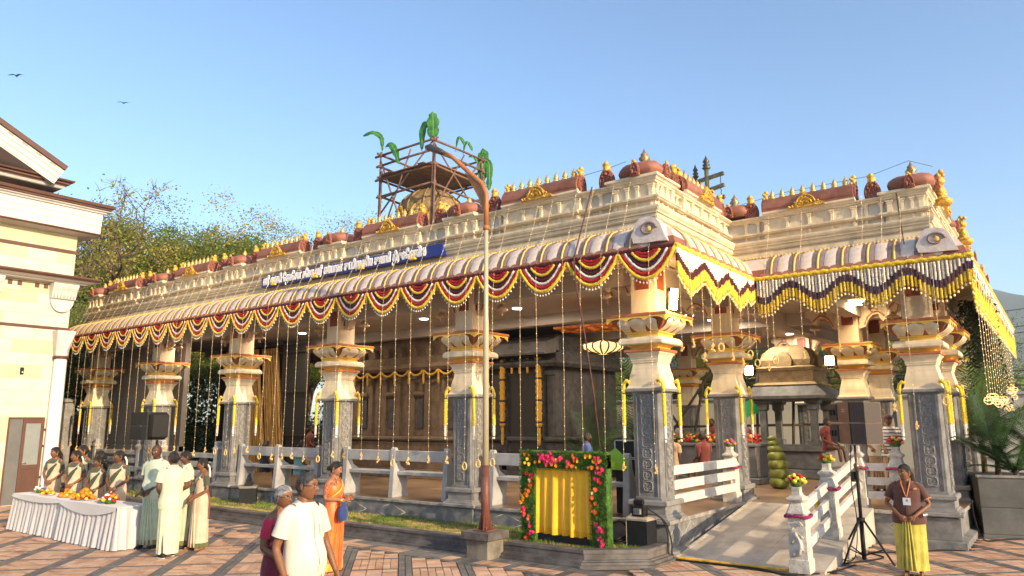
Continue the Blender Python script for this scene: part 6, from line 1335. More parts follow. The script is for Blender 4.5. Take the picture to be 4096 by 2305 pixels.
# ================================================================= people
def skinmat(n, c): return mat('skin_' + n, c, .5, .1, 9, .12, 90, spec=.35, sss=.12)
SKD, SKM, SKL, SKF = skinmat('deep', (.085, .038, .022)), skinmat('brown', (.20, .088, .045)), skinmat('warm', (.30, .14, .075)), skinmat('dusk', (.13, .06, .035))
HBLK = mat('hair_black', (.012, .010, .010), .45, .3, 20, .7, 60, stretch=(6, 6, 1)); HGREY = mat('hair_grey', (.17, .165, .17), .55, .5, 16, .8, 60, stretch=(1, 1, 1), col2=(.40, .39, .40)); HSALT = mat('hair_salt_pepper', (.022, .02, .022), .6, .5, 14, .8, 60, col2=(.065, .062, .067))
EYEW = mat('eye_white', (.6, .56, .52), .3, 0); EYED = mat('eye_dark', (.01, .007, .005), .2, 0); LIPM = mat('lip', (.20, .06, .05), .45, .1, 9)
def cloth(n, c, var=.10, rough=.8, sheen=.25, bump=.2, bs=70): return mat('cloth_' + n, c, rough, var, 6, bump, bs, sheen=sheen)
def skin_body(verts, edges, radii, root=0, sub=2):
    me = bpy.data.meshes.new('tmp'); me.from_pydata(verts, edges, []); o = bpy.data.objects.new('tmp', me); COL.objects.link(o)
    mo = o.modifiers.new('s', 'SKIN'); mo.use_smooth_shade = True; sv = me.skin_vertices[0].data
    for i, r in enumerate(radii): sv[i].radius = (r, r) if not isinstance(r, tuple) else r; sv[i].use_root = (i == root)
    m2 = o.modifiers.new('u', 'SUBSURF'); m2.levels = sub; m2.render_levels = sub
    bpy.context.view_layer.update(); dg = bpy.context.evaluated_depsgraph_get(); em = bpy.data.meshes.new_from_object(o.evaluated_get(dg))
    vs = [v.co.copy() for v in em.vertices]; fs = [tuple(p.vertices) for p in em.polygons]
    bpy.data.objects.remove(o); bpy.data.meshes.remove(me); bpy.data.meshes.remove(em); return vs, fs
def face_pt(th, ph, k=1.0, hair=False):
    # th: 0 = front (-y); ph polar from top. head half sizes for a 0.232 m head
    sx, sy, sz = .073, .093, .116; x = sin(th) * sin(ph); y = -cos(th) * sin(ph); z = cos(ph)
    e = 1.0 / (abs(x) ** 2.3 + abs(y) ** 2.3 + abs(z) ** 2.3) ** (1 / 2.3); X, Y, Z = x * sx * e, y * sy * e, z * sz * e
    if Z < 0:
        q = (-Z / sz); X *= 1 - .30 * q ** 1.6; 
        if Y > 0: Y *= 1 - .45 * q ** 1.3
        else: Y = Y * (1 - .12 * q ** 2) 
    if Y > 0 and Z > -.03: Y *= 1.06
    if not hair and Y < 0:
        f = max(0, -cos(th) * -1); g = lambda a, b, c, d: exp(-((X - a) / c) ** 2 - ((Z - b) / d) ** 2)
        Y -= .026 * exp(-(X / .010) ** 2) * (exp(-((Z + .020) / .012) ** 2) + .55 * exp(-((Z - .002) / .018) ** 2)) + .008 * exp(-((abs(X) - .012) / .007) ** 2 - ((Z + .026) / .008) ** 2)
        Y += .010 * exp(-((abs(X) - .031) / .014) ** 2 - ((Z - .014) / .012) ** 2); Y -= .005 * exp(-((abs(X) - .028) / .024) ** 2 - ((Z - .034) / .009) ** 2)
        Y -= .008 * exp(-(X / .022) ** 2) * (exp(-((Z + .055) / .007) ** 2) + .8 * exp(-((Z + .068) / .007) ** 2)); Y += .004 * exp(-(X / .02) ** 2 - ((Z + .0615) / .003) ** 2)
        Y -= .010 * exp(-(X / .022) ** 2 - ((Z + .098) / .014) ** 2); Y -= .004 * exp(-((abs(X) - .045) / .016) ** 2 - ((Z + .012) / .018) ** 2)
    return Vector((X * k, Y * k, Z * k))
def head_parts(mb, C_, s, Mh, smi=0, n=34, m=28):
    st = len(mb.v); vs = []; fs = []
    ths = []
    for j in range(n): u = (j + .5) / n * 2 - 1; ths.append(pi * (abs(u) ** 1.25) * (1 if u > 0 else -1))
    for i in range(m + 1):
        ph = pi * (i / m * .96 + .02)
        for th in ths: vs.append(face_pt(th, ph))
    for i in range(m):
        for j in range(n): a = i * n + j; b = i * n + (j + 1) % n; fs.append((a, a + n, b + n, b))
    fs.append(tuple(range(n))); fs.append(tuple(reversed([m * n + j for j in range(n)]))); mb.add(vs, fs, smi, True)
    for sx in (-1, 1):
        mb.ball((sx * .031, -.0765, .012), .0125, 1, 8, 6, (1.25, .7, .72)); mb.ball((sx * .0315, -.0845, .012), .0062, 2, 7, 5, (1, .55, 1))
        mb.tube([(sx * .014, -.0885, .031), (sx * .030, -.0885, .0365), (sx * .047, -.0775, .031)], [.0028, .0038, .002], 5, 2)
        mb.tube([(sx * .017, -.0865, .0175), (sx * .031, -.0875, .0215), (sx * .044, -.0775, .0165)], .0022, 4, 2)
        mb.ball((sx * .0745, .012, -.002), .017, smi, 8, 6, (.35, .75, 1.75)); mb.tube([(sx * .078, .012 + .012 * cos(t), .002 + .024 * sin(t)) for t in [i * .7 for i in range(8)]], .0035, 5, smi)
    mb.tube([(-.022, -.0905, -.060), (-.008, -.0985, -.0575), (0, -.0985, -.0585), (.008, -.0985, -.0575), (.022, -.0905, -.060)], [.002, .0045, .004, .0045, .002], 5, 3); mb.tube([(-.018, -.091, -.0655), (0, -.0975, -.069), (.018, -.091, -.0655)], [.002, .0055, .002], 5, 3)
    mb.xf(Matrix.Translation(C_) @ Mh @ Matrix.Scale(s, 4), st)
def hair_mesh(C_, s, Mh, style, extra=None):
    mb = MB(); n, m = 30, 22; vs = []; fs = []
    for i in range(m + 1):
        ph = pi * (i / m * .94 + .0)
        for j in range(n):
            th = 2 * pi * j / n; p = face_pt(th, max(ph, .001), 1.0, True)
            thr = .060 - 1.22 * (p.y + .075)
            if style == 'bald': thr = .20
            if style == 'cut': thr += .012
            thr = max(thr, -.085 if style != 'short' else -.070); t_ = (p.z - thr) / .012; t_ = max(0, min(1, t_ + .5))
            k = 1.0 + (.055 if style in ('short', 'cut') else .075) + .012 * sin(th * 9 + i); q = p * (.90 * (1 - t_) + k * t_)
            if style in ('bun', 'braid', 'tail') and p.y < 0 and abs(p.x) < .01: q.z -= .003
            vs.append(q)
    for i in range(m):
        for j in range(n): a = i * n + j; b = i * n + (j + 1) % n; fs.append((a, a + n, b + n, b))
    mb.add(vs, fs, 0, True)
    if style == 'bun': mb.ball((0, .118, -.03), .045, 0, 12, 8, (1.1, .8, 1))
    if style in ('braid', 'tail'):
        mb.tube([(0, .09, .0), (.0, .125, -.06), (.01, .13, -.15), (.02, .13, -.26), (.02, .12, -.38)], [.035, .04, .034, .026, .01], 8, 0, rfun=lambda i, j: 1 + .1 * sin(i * 3 + j))
    mb.xf(Matrix.Translation(C_) @ Mh @ Matrix.Scale(s, 4)); return mb
def hand(mb, W_, d, up, s, side, curl=.5, mi=0):
    # palm from wrist along d; up = back of hand direction; thumb toward side vector
    d = Vector(d).normalized(); up = Vector(up); up = (up - d * up.dot(d)).normalized(); sd_ = d.cross(up) * side; W_ = Vector(W_)
    R3 = Matrix((sd_, d, up)).transposed()
    st = len(mb.v); rings = []
    for t_, w_, h_2 in ((-.02, .024, .020), (.0, .027, .018), (.03, .036, .016), (.06, .041, .014), (.085, .041, .013)):
        rings.append([Vector((w_ * cos(a), t_, h_2 * sin(a))) for a in [2 * pi * k / 10 for k in range(10)]])
    mb.loft(rings, mi, smooth=True)
    for k, (ox, L) in enumerate(((.030, .066), (.010, .076), (-.010, .070), (-.029, .055))):
        p0 = Vector((ox, .078, 0)); p1 = p0 + Vector((ox * .12, L * .45, -L * .15 * curl)); c = curl * 1.2; p2 = p1 + Vector((0, L * .33 * cos(c), -L * .33 * sin(c) - .004)); p3 = p2 + Vector((0, L * .25 * cos(c * 1.7), -L * .25 * sin(c * 1.7))); mb.tube([p0, p1, p2, p3], [.0095, .009, .008, .006], 6, mi)
    mb.tube([Vector((.026, .02, 0)), Vector((.048, .042, -.008)), Vector((.052, .068, -.016)), Vector((.047, .088, -.020))], [.013, .011, .0095, .007], 6, mi)
    for i in range(st, len(mb.v)): mb.v[i] = tuple(W_ + (R3 @ Vector(mb.v[i])) * s)
def ell(z, hw, hd, cx=0, cy=0, n=28, amp=0, k=9, ph=0, fr=0): return [((hw + amp * sin(k * a + ph) + amp * .5 * sin(k * 2.3 * a + ph * 2)) * cos(a) + cx, (hd + amp * sin(k * a + ph)) * sin(a) + cy, z) for a in [2 * pi * j / n for j in range(n)]]
def person(label, loc, rz, H, skin, hair, hstyle, outfit, arms, head=(0, 0), girth=1.0, hs=1.0, fine=False, cat='person', lean=0.0, feet='bare', stance=.05, seated=False):
    t = thing('person', label, cat, loc, rz); s = H / 1.7; g = girth
    P = {}
    shw = (.175 if outfit['type'] == 'man' else .155) * s * (.6 + .4 * g); shz = 1.385 * s
    hipz = .86 * s
    V_ = [(0, 0, .93 * s), (0, 0, 1.08 * s), (0, .0, 1.25 * s), (0, .012 * s, 1.40 * s), (0, .006 * s, 1.475 * s), (0, -.002 * s, 1.53 * s)]; E_ = [(0, 1), (1, 2), (2, 3), (3, 4), (4, 5)]; R_2 = [(.135 * s * g, .105 * s * g), (.118 * s * g, .09 * s * g), (.135 * s * g, .10 * s * g), (.085 * s, .06 * s), .052 * s, .05 * s]
    hands_ = []
    for i, sd_ in enumerate((-1, 1)):
        el, wr = [Vector(q) * s for q in arms[i][:2]]; el.x *= 1; b = len(V_)
        V_ += [(sd_ * shw * .75, .01 * s, shz + .005), (sd_ * shw, .01 * s, shz - .03 * s), tuple((Vector((sd_ * shw, .01 * s, shz - .03 * s)) + el) / 2), tuple(el), tuple((el * .55 + wr * .45)), tuple(wr)]; E_ += [(3, b), (b, b + 1), (b + 1, b + 2), (b + 2, b + 3), (b + 3, b + 4), (b + 4, b + 5)]; R_2 += [.055 * s, .052 * s * (.8 + .2 * g), .043 * s * (.75 + .25 * g), .035 * s, .036 * s, .023 * s]
        hd = (wr - el).normalized() if len(arms[i]) < 3 else Vector(arms[i][2]).normalized(); hands_.append((wr, hd, sd_, arms[i][3] if len(arms[i]) > 3 else (sd_ * .6, -.5, .5)))
    if seated:
        for sd_ in (-1, 1): b = len(V_); V_ += [(sd_ * .09 * s, -.05, .90 * s), (sd_ * .11 * s, -.42 * s, .88 * s), (sd_ * .11 * s, -.45 * s, .50 * s)]; E_ += [(0, b), (b, b + 1), (b + 1, b + 2)]; R_2 += [.085 * s, .062 * s, .04 * s]
    else:
        for sd_ in (-1, 1):
            b = len(V_); fy = stance * sd_ * s; V_ += [(sd_ * .09 * s, 0, .86 * s), (sd_ * .095 * s, fy * .5, .48 * s), (sd_ * .095 * s, fy + .02, .09 * s), (sd_ * .10 * s, fy + .02, .035 * s), (sd_ * .11 * s, fy - .11 * s, .028 * s), (sd_ * .115 * s, fy - .17 * s, .022 * s)]; E_ += [(0, b), (b, b + 1), (b + 1, b + 2), (b + 2, b + 3), (b + 3, b + 4), (b + 4, b + 5)]; R_2 += [.085 * s, .055 * s, .036 * s, .036 * s, (.040 * s, .022 * s), (.034 * s, .014 * s)]
    vs, fs = skin_body(V_, E_, R_2); mb = MB(); mb.add(vs, fs, 0, True)
    Mh = Matrix.Rotation(head[0], 4, 'Z') @ Matrix.Rotation(head[1], 4, 'X'); HC = Vector((0, -.022 * s, (1.7 - .116) * s)) + Vector((0, 0, 0)); hsz = s * 1.0 * hs
    head_parts(mb, HC, hsz, Mh, 0, 44 if fine else 30, 36 if fine else 24)
    for wr, hd, sd_, up in hands_: hand(mb, wr, hd, up, s * .95, -sd_, .7)
    mb.build('body', [skin, EYEW, EYED, LIPM], t)
    if hstyle != 'bald':
        hair_mesh(HC, hsz, Mh, hstyle).build('hair', hair, t)
    if outfit.get('jasmine'):
        mb = MB(); pts = [Vector((.02, .10, -.01)), Vector((.05, .12, -.07)), Vector((.05, .125, -.15)), Vector((.04, .12, -.26))]; strand(mb, [pts[0].lerp(pts[1], i / 4) for i in range(4)] + [pts[1].lerp(pts[2], i / 4) for i in range(4)] + [pts[2].lerp(pts[3], i / 6) for i in range(7)], .018, 0, 6); mb.xf(Matrix.Translation(HC) @ Mh @ Matrix.Scale(hsz, 4)); mb.build('jasmine_string', FWHITE, t)
    if outfit.get('earring'):
        mb = MB()
        for sx in (-1, 1): mb.ball((sx * .078, .006, -.036), .008, 0, 6, 5, (1, 1, 1.5))
        mb.xf(Matrix.Translation(HC) @ Mh @ Matrix.Scale(hsz, 4)); mb.build('earrings', mat('gold_jewellery', (.8, .5, .12), .3, .1, 9, metal=.8), t)
    if outfit.get('glasses'):
        mb = MB()
        for sx in (-1, 1):
            mb.tube([(sx * .033 + .023 * cos(a), -.1005, .008 + .015 * sin(a)) for a in [2 * pi * i / 14 for i in range(15)]], .0016, 4); mb.tube([(sx * .056, -.100, .014), (sx * .074, -.085, .015), (sx * .080, .01, .012)], .002, 4)
        mb.tube([(-.010, -.101, .012), (.010, -.101, .012)], .0016, 4); mb.xf(Matrix.Translation(HC) @ Mh @ Matrix.Scale(hsz, 4)); mb.build('glasses', BLACK, t)
    if outfit.get('cap'):
        mb = MB(); mb.lathe([(.03, .086), (.06, .088), (.10, .075), (.125, .04), (.132, .005)], 16); mb.prism([(.08 * cos(a) * 1.0, -.085 - .06 * sin(a)) for a in [pi * i / 10 for i in range(11)]], 2, .034, .042); mb.v = [(x, y * (1.14 if y > -.09 else 1), z) for x, y, z in mb.v]; mb.xf(Matrix.Translation(HC) @ Mh @ Matrix.Scale(hsz, 4)); mb.build('cap', outfit['cap'], t)
    ty = outfit['type']; n = 30; bel = outfit.get('belly', 0)
    def tor(zf, off=0.0):   # torso ellipse at height fraction in metres for 1.7 m
        tab = [(.80, .150, .115, 0), (.90, .158, .118, 0), (1.0, .150, .112, 0), (1.08, .138, .104, 0), (1.16, .146, .108, 0), (1.25, .160, .116, 0), (1.33, .168, .110, .003), (1.38, .160, .092, .006), (1.42, .120, .072, .008), (1.45, .078, .060, .008)] if ty == 'man' else [(.80, .160, .125, 0), (.90, .165, .125, 0), (1.0, .145, .110, 0), (1.08, .128, .098, 0), (1.16, .135, .105, -.004), (1.25, .145, .120, -.010), (1.33, .150, .105, 0), (1.38, .142, .085, .004), (1.42, .105, .068, .006), (1.45, .074, .056, .008)]
        for a, b in zip(tab[:-1], tab[1:]):
            if a[0] <= zf <= b[0]:
                u = (zf - a[0]) / (b[0] - a[0]); w_, d_, c_ = [a[k] + (b[k] - a[k]) * u for k in (1, 2, 3)]; break
        else: w_, d_, c_ = (tab[0] if zf < tab[0][0] else tab[-1])[1:]
        bb = bel * exp(-((zf - 1.0) / .13) ** 2); gg = g if zf < 1.36 else (1 + (g - 1) * .4); return (w_ * gg + off + bb * .4) * s, (d_ * gg + off + bb) * s, (c_ - bb * .6) * s
    if ty == 'man' or outfit.get('shirt'):
        zb = outfit.get('hem', .80); rings = []
        zs = [zb, zb + .02, .88, .96, 1.04, 1.12, 1.20, 1.28, 1.34, 1.39, 1.43, 1.455] if zb < .87 else [zb, zb + .02, .99, 1.06, 1.12, 1.20, 1.28, 1.34, 1.39, 1.43, 1.455]
        for i, z in enumerate(zs):
            w_, d_, c_ = tor(z, .016 + (.016 if z < .95 else .004)); am = (.004 if z < 1.3 else .0015) * s; rings.append(ell(z * s, w_, d_, 0, c_, 36, am, 5, i * .5 + H * 9))
        mb = MB(); mb.loft(rings, 0, (False, False), smooth=True)
        for i, sd_ in enumerate((-1, 1)):
            el = Vector(arms[i][0]) * s; a = Vector((sd_ * shw * .62, .01 * s, shz + .004 * s)); b = Vector((sd_ * (shw + .01 * s), .01 * s, shz - .045 * s)); c = b.lerp(el, outfit.get('sleeve', .62)); mb.tube([a, b.lerp(a, .4), b, b.lerp(c, .5), c], [.068 * s, .075 * s, .072 * s * (.8 + .2 * g), .070 * s * (.8 + .2 * g), .072 * s * (.8 + .2 * g)], 12, 0, caps=(False, False))
            if outfit.get('cuff'): mb.tube([b.lerp(c, .93), b.lerp(c, 1.0)], .0735 * s * (.8 + .2 * g), 12, 1, caps=(False, False))
        mb.build('shirt', [outfit['shirt'], outfit.get('cuff') or outfit['shirt']], t)
        mb = MB(); nk = 1.452 * s      # open collar
        for sd_ in (-1, 1):
            P1 = [Vector((0, .070 * s, nk + .035 * s)), Vector((sd_ * .060 * s, .045 * s, nk + .035 * s)), Vector((sd_ * .068 * s, -.02 * s, nk + .012 * s)), Vector((sd_ * .035 * s, -.075 * s, nk - .025 * s))]; P2 = [Vector((0, .082 * s, nk - .005 * s)), Vector((sd_ * .078 * s, .05 * s, nk - .012 * s)), Vector((sd_ * .095 * s, -.03 * s, nk - .03 * s)), Vector((sd_ * .062 * s, -.098 * s, nk - .075 * s))]
            mb.loft([P1, P2], 0, (False, False), closed=False, smooth=True); mb.loft([[p + Vector((0, 0, -.004)) for p in P1], P1], 0, (False, False), closed=False)
        mb.build('collar', outfit.get('collar') or outfit['shirt'], t)
        mb = MB(); w_, d_, c_ = tor(1.2, .022)
        pl_ = []
        for z in [1.42 - .055 * k for k in range(12)]: w2, d2, c2 = tor(z, .026); pl_.append((0, -d2 + c2, z * s))
        rr = [[(-.012 * s, y - .002, z), (.012 * s, y - .002, z)] for x, y, z in pl_]; mb.loft(rr, 0, (False, False), closed=False); 
        for k in (1, 3, 5, 7, 9): x, y, z = pl_[k]; mb.ball((0, y - .005, z), .006 * s, 1, 6, 4, (1, .5, 1))
        if outfit.get('pocket', True):
            w2, d2, c2 = tor(1.24, .024); a = radians(-90 + 32); cxp, cyp = w2 * cos(a), d2 * sin(a) + c2; tx, ty_ = -w2 * sin(a), d2 * cos(a); L_ = sqrt(tx * tx + ty_ * ty_); tx, ty_ = tx / L_, ty_ / L_; mb.obox((cxp, cyp, 1.22 * s), (tx * .05 * s, ty_ * .05 * s, 0), (-ty_ * -.003, tx * -.003, 0), (0, 0, .06 * s))
        mb.build('placket', [outfit['shirt'], outfit.get('button') or outfit['shirt']], t)
    if outfit.get('skirt'):
        zt = outfit.get('waist', .90 if outfit.get('shirt') else 1.02); amp = outfit.get('pleat', .010); rings = []; zb = outfit.get('skirt_hem', .06); fl = outfit.get('flare', 0)
        ZS = [zt, .95, .88, .80, .68, .54, .40, .26, .14, zb + .03, zb] if not seated else [zt, .95, .88, .80]
        for i, z in enumerate(ZS):
            z = min(z, zt); w_, d_, c_ = tor(max(z, .80), .018); u = max(0, (.80 - z) / .8); w_ = w_ * (1 - .10 * u) + fl * u * s; d_ = d_ * (1 + .02 * u) + fl * u * s * .7; rings.append(ell(z * s, w_, d_, 0, c_ + outfit.get('sweep', 0) * u * s, 56, amp * s * (.25 + u), 11, .5 * i * .4 + H * 5))
        mb = MB(); mb.loft(rings, 0, (False, False), smooth=True, mis=[0] * (len(rings) - 2 - (1 if outfit.get('border') else 0)) + [1] * (1 + (1 if outfit.get('border') else 0))); sk = mb.build('skirt', [outfit['skirt'], outfit.get('border') or outfit['skirt']], t)
        mb = MB()         # front pleats
        for k in range(outfit.get('folds', 5)):
            x = (-.07 + k * .032) * s; pts = []
            for z in (min(1.0, zt - .02), .8 if zt > .95 else .78, .6, .4, .2, zb + .005):
                w2, d2, c2 = tor(max(z, .80), .020); u = max(0, (.8 - z) / .8); pts.append((x * (1 + 1.1 * u), -(d2 * (1 + .02 * u) + fl * u * s * .7) * sqrt(max(.1, 1 - (x * (1 + 1.1 * u) / w2) ** 2)) + c2 + outfit.get('sweep', 0) * u * s - .004, z * s))
            if not seated: mb.tube(pts, [.008 * s, .013 * s, .016 * s, .018 * s, .019 * s, .020 * s], 5)
        if mb.v: mb.build('front_pleats', outfit['skirt'], t)
    if ty == 'saree':
        rings = []
        for i, z in enumerate((.97, 1.04, 1.10, 1.16, 1.22, 1.28, 1.33, 1.37, 1.40, 1.42, 1.435)): w_, d_, c_ = tor(z, .010); rings.append(ell(z * s, w_, d_, 0, c_, 30, .001, 5, i))
        mb = MB(); mb.loft(rings, 0, (False, False), smooth=True, mis=[1] * 6 + [0] * 4)
        for i, sd_ in enumerate((-1, 1)):
            el = Vector(arms[i][0]) * s; a = Vector((sd_ * shw * .62, .01 * s, shz - .01)); b = Vector((sd_ * shw, .01 * s, shz - .045 * s)); c = b.lerp(el, outfit.get('sleeve', .62)); mb.tube([a, b, b.lerp(c, .5), c], [.055 * s, .058 * s, .054 * s * (.75 + .25 * g), .050 * s * (.75 + .25 * g)], 12, 0, caps=(False, False))
        mb.build('blouse', [outfit['blouse'], outfit['drape']], t)
        # drape: from the right hip across the chest to the left shoulder and down the back
        def band(nm, width, off, m, u0=0.0, u1=1.0, back=.55, nn=26, ns=9, shift=0.0):
            mb = MB(); rings = []
            for i in range(nn + 1):
                u = u0 + (u1 - u0) * i / nn; r = []
                for j in range(ns):
                    v = (j / (ns - 1) - .5) * width + shift
                    if u < .6:      # front
                        q = u / .6; ang = radians(-165 + 128 * q); z = 0.98 + .42 * q ** 1.1 + v * (1 - .30 * q); z = min(z, 1.415); ang += v * q * 2.2
                    else:
                        q = (u - .6) / .4; ang = radians(-37 + 92 * min(1, q * 1.8)) + v * 1.7; z = 1.405 - back * max(0, q - .12) * 1.25 - abs(v) * .12
                    w2, d2, c2 = tor(max(.80, min(z, 1.44)), .014 + off + .005 * sin(j * 2.6 + i * .25)); r.append((w2 * cos(ang), d2 * sin(ang) + c2, z * s))
                rings.append(r)
            mb.loft(rings, 0, (False, False), closed=False, smooth=True); return mb.build(nm, m, t)
        band('drape', outfit.get('dw', .26), .004, outfit['drape'], back=outfit.get('back', .55)); 
        if outfit.get('sash'): band('sash', .27, .013, outfit['sash'], .05, 1.0, outfit.get('back', .5), shift=-.05)
        if outfit.get('trim'): band('drape_border', .035, .016, outfit['trim'], 0, 1.0, outfit.get('back', .5), ns=4, shift=.15 if not outfit.get('sash') else -.19)
        if outfit.get('stripes'):
            for sh in (-.09, -.045, .0, .045): band('stripe', .016, .018, outfit['stripes'], .60, 1.0, outfit.get('back', .5), ns=3, shift=sh)
        if outfit.get('brooch'): mb = MB(); w2, d2, c2 = tor(1.33, .03); a = radians(-52); mb.ball((w2 * cos(a), d2 * sin(a) + c2, 1.335 * s), .022 * s, 0, 8, 5, (1, .6, 1.3)); mb.build('badge', outfit['brooch'], t)
    if outfit.get('watch'):
        i = outfit['watch_side']; wr = Vector(arms[i][1]) * s; el = Vector(arms[i][0]) * s; mb = MB(); q = wr.lerp(el, .10); mb.tube([q, q.lerp(el, .05)], .031 * s, 10, 0, caps=(False, False)); mb.build('bangle', outfit['watch'], t)
    if feet in ('shoe', 'sandal'):
        for sd_ in (-1, 1):
            fy = stance * sd_ * s; mb = MB(); mb.loft([[(sd_ * .105 * s + w_ * cos(a), fy + y, max(.0, z + h_2 * sin(a))) for a in [2 * pi * k / 10 for k in range(10)]] for y, w_, z, h_2 in ((.075, .02, .03, .03), (.06, .036, .04, .045), (0, .038, .045, .05), (-.08, .044, .03, .038), (-.15, .042, .022, .028), (-.20, .022, .018, .016))], 0, smooth=True); mb.build('shoe', BLACK, t)
            mb = MB(); mb.prism([(sd_ * .105 * s + .046 * cos(a), fy - .06 + .15 * sin(a)) for a in [2 * pi * k / 14 for k in range(14)]], 2, 0.0, .014); mb.build('sole', WHT if feet == 'shoe' else BLACK, t)
    return t
def dirz(x, y): return atan2(x, -y)     # rotation that turns -Y facing to (x, y)
BEIGE = cloth('beige', (.55, .42, .31)); DGRN = cloth('dark_green', (.045, .065, .04)); CLASP = [((-.22, .01, 1.10), (-.07, -.22, .95), (.75, -.5, -.55), (-.2, -.7, .4)), ((.22, .01, 1.10), (.07, -.21, .96), (-.75, -.5, -.55), (.2, -.7, .4))]
UNI = dict(type='saree', blouse=cloth('blouse_green', (.05, .07, .045)), drape=BEIGE, sash=DGRN, trim=cloth('brown_border', (.16, .075, .05)), skirt=BEIGE, earring=True, brooch=cloth('pale_badge', (.6, .6, .52)), pleat=.008)
WL = [(-13.37, -3.98, 1.64, SKM, -.35, 1.0, 'farthest left woman behind the table, green and beige saree, leaning forward slightly', 'tail', .95), (-12.52, -3.75, 1.69, SKM, -.45, 1.0, 'tall woman second from left behind the table, looking left', 'braid', .95), (-12.2, -4.02, 1.585, SKM, -.55, 1.0, 'third woman from the left behind the table, hair in a long ponytail with jasmine', 'tail', 1.0), (-11.45, -3.86, 1.59, SKD, -.50, 1.0, 'fourth woman from the left behind the table, hair tied in a bun', 'bun', 1.05), (-11.1, -4.05, 1.49, SKF, -.45, 1.0, 'shortest woman behind the table, looking down beside the flower bowl', 'tail', .95), (-10.66, -3.82, 1.59, SKM, -.6, 1.0, 'sixth woman behind the table, half hidden by the woman at its right end', 'bun', .95), (-10.3, -4.0, 1.62, SKF, -.55, 1.0, 'woman at the right end of the row behind the table, wearing a striped shawl', 'braid', 1.1)]
for i, (x, y, h, sk, hy, hs, lb_, st_, g) in enumerate(WL):
    o = dict(UNI); o['jasmine'] = i in (2, 6)
    if i == 6: o['stripes'] = cloth('cream_stripe', (.62, .52, .42)); o['back'] = .62
    if i == 5: o['drape'] = BEIGE; o['trim'] = cloth('red_border', (.35, .03, .025))
    ar = [tuple(a) for a in CLASP]; person(lb_, (x, y, 0), (.80, .66, .74, .70, .82, .66, .74)[i], h, sk, HBLK, st_, o, ar, (hy * .9 - .35, .08 if i != 4 else .24), g, hs=1.10)
PGRN = cloth('pale_green', (.48, .53, .40)); PGRN2 = cloth('pale_green_dhoti', (.40, .46, .33)); LEMON = cloth('pale_lemon', (.60, .60, .40)); LEMON2 = cloth('lemon_dhoti', (.56, .58, .40)); GBOR = cloth('gold_dark_border', (.16, .14, .05))
MS = dict(type='man', shirt=PGRN, skirt=PGRN2, border=GBOR, belly=.03, pleat=.008, hem=.80)
person('bald man in a pale green shirt and dhoti with hands joined, right of the table', (-7.93, -4.47, 0), .42, 1.80, SKD, HBLK, 'bald', dict(MS, belly=.045), CLASP, (.12, .05), 1.08, feet='sandal')
person('man with thick black hair looking down, behind the bald man', (-7.42, -4.18, 0), -.2, 1.69, SKF, HBLK, 'short', dict(MS, belly=0), CLASP, (-.1, .3), .95, feet='sandal')
person('man in a lemon shirt and long dhoti seen from behind, wearing grey sneakers', (-6.77, -4.79, 0), dirz(-.97, .12), 1.71, SKF, HBLK, 'cut', dict(type='man', shirt=LEMON, skirt=LEMON2, border=LEMON2, hem=.78, pocket=False, pleat=.010), [((-.24, .02, 1.12), (-.10, -.22, 1.0)), ((.24, .02, 1.12), (.10, -.22, 1.0))], (.2, .12), 1.08, feet='shoe', stance=.07)
person('woman in a green and maroon striped saree behind the lemon shirted man', (-7.0, -4.1, 0), -.15, 1.57, SKM, HBLK, 'bun', dict(UNI, jasmine=True, sash=cloth('olive_brown', (.14, .11, .05)), stripes=cloth('maroon_stripe', (.28, .03, .03)), border=cloth('olive_hem', (.09, .10, .03)), back=.75, flare=.03), CLASP, (-.35, .1), .98)
# woman in the orange saree
OR1 = mat('orange_silk', (.82, .13, .012), .42, .22, 4, .25, 50, sheen=.4, spec=.5); OR2 = mat('gold_orange_border', (.88, .33, .03), .38, .2, 8, .3, 60, sheen=.3, spec=.6); RB = mat('red_embroidered_blouse', (.42, .02, .02), .6, .7, 60, .8, 120, col2=(.75, .25, .10))
tw = person('woman in a bright orange saree with a blue bag, looking down as she walks', (-3.62, -3.95, 0), dirz(.90, .28), 1.60, SKL, HBLK, 'bun', dict(type='saree', blouse=RB, drape=OR1, trim=OR2, skirt=OR1, border=OR2, dw=.34, earring=True, pleat=.013, flare=.11, sweep=.09, back=.80, folds=7, skirt_hem=.02), [((-.20, .04, 1.13), (-.06, -.25, 1.10), (.3, -.9, .45), (-.8, -.2, .5)), ((.20, .02, 1.12), (.05, -.25, 1.12), (-.2, -.9, .5), (.8, -.2, .5))], (.12, .34), 1.08, fine=True)
mb = MB(); 
for k in range(4): mb.tube([(-.075 + .033 * cos(a), -.215 + .008 * k + .0 * sin(a), 1.03 + .033 * sin(a)) for a in [2 * pi * i / 12 for i in range(13)]], .005, 5)
mb.build('bangles', mat('gold_jewellery', (.8, .5, .12), .3, .1, 9, metal=.8), tw)
mb = MB(); mb.tube([(-.07, -.06, 1.36), (-.05, -.10, 1.28), (0, -.125, 1.20), (.05, -.10, 1.28), (.07, -.06, 1.36)], .005, 5); mb.build('necklace', MATS['gold_jewellery'], tw)
t = thing('handbag', 'dark blue drawstring cloth bag held by the woman in orange', 'bag', (-3.36, -3.98, .76), dirz(.93, .2)); mb = MB(); mb.lathe([(-.02, .05), (0, .085), (.06, .095), (.14, .085), (.20, .05), (.225, .03), (.26, .045)], 12); mb.v = [(x * 1.1, y * .55, z) for x, y, z in mb.v]; mb.build('bag_body', cloth('navy_bag', (.015, .04, .16)), t); mb = MB(); mb.tube([(0, 0, .22), (.02, .05, .30), (.02, .10, .33)], .008, 5); mb.build('strap', cloth('navy_bag', (.015, .04, .16)), t)
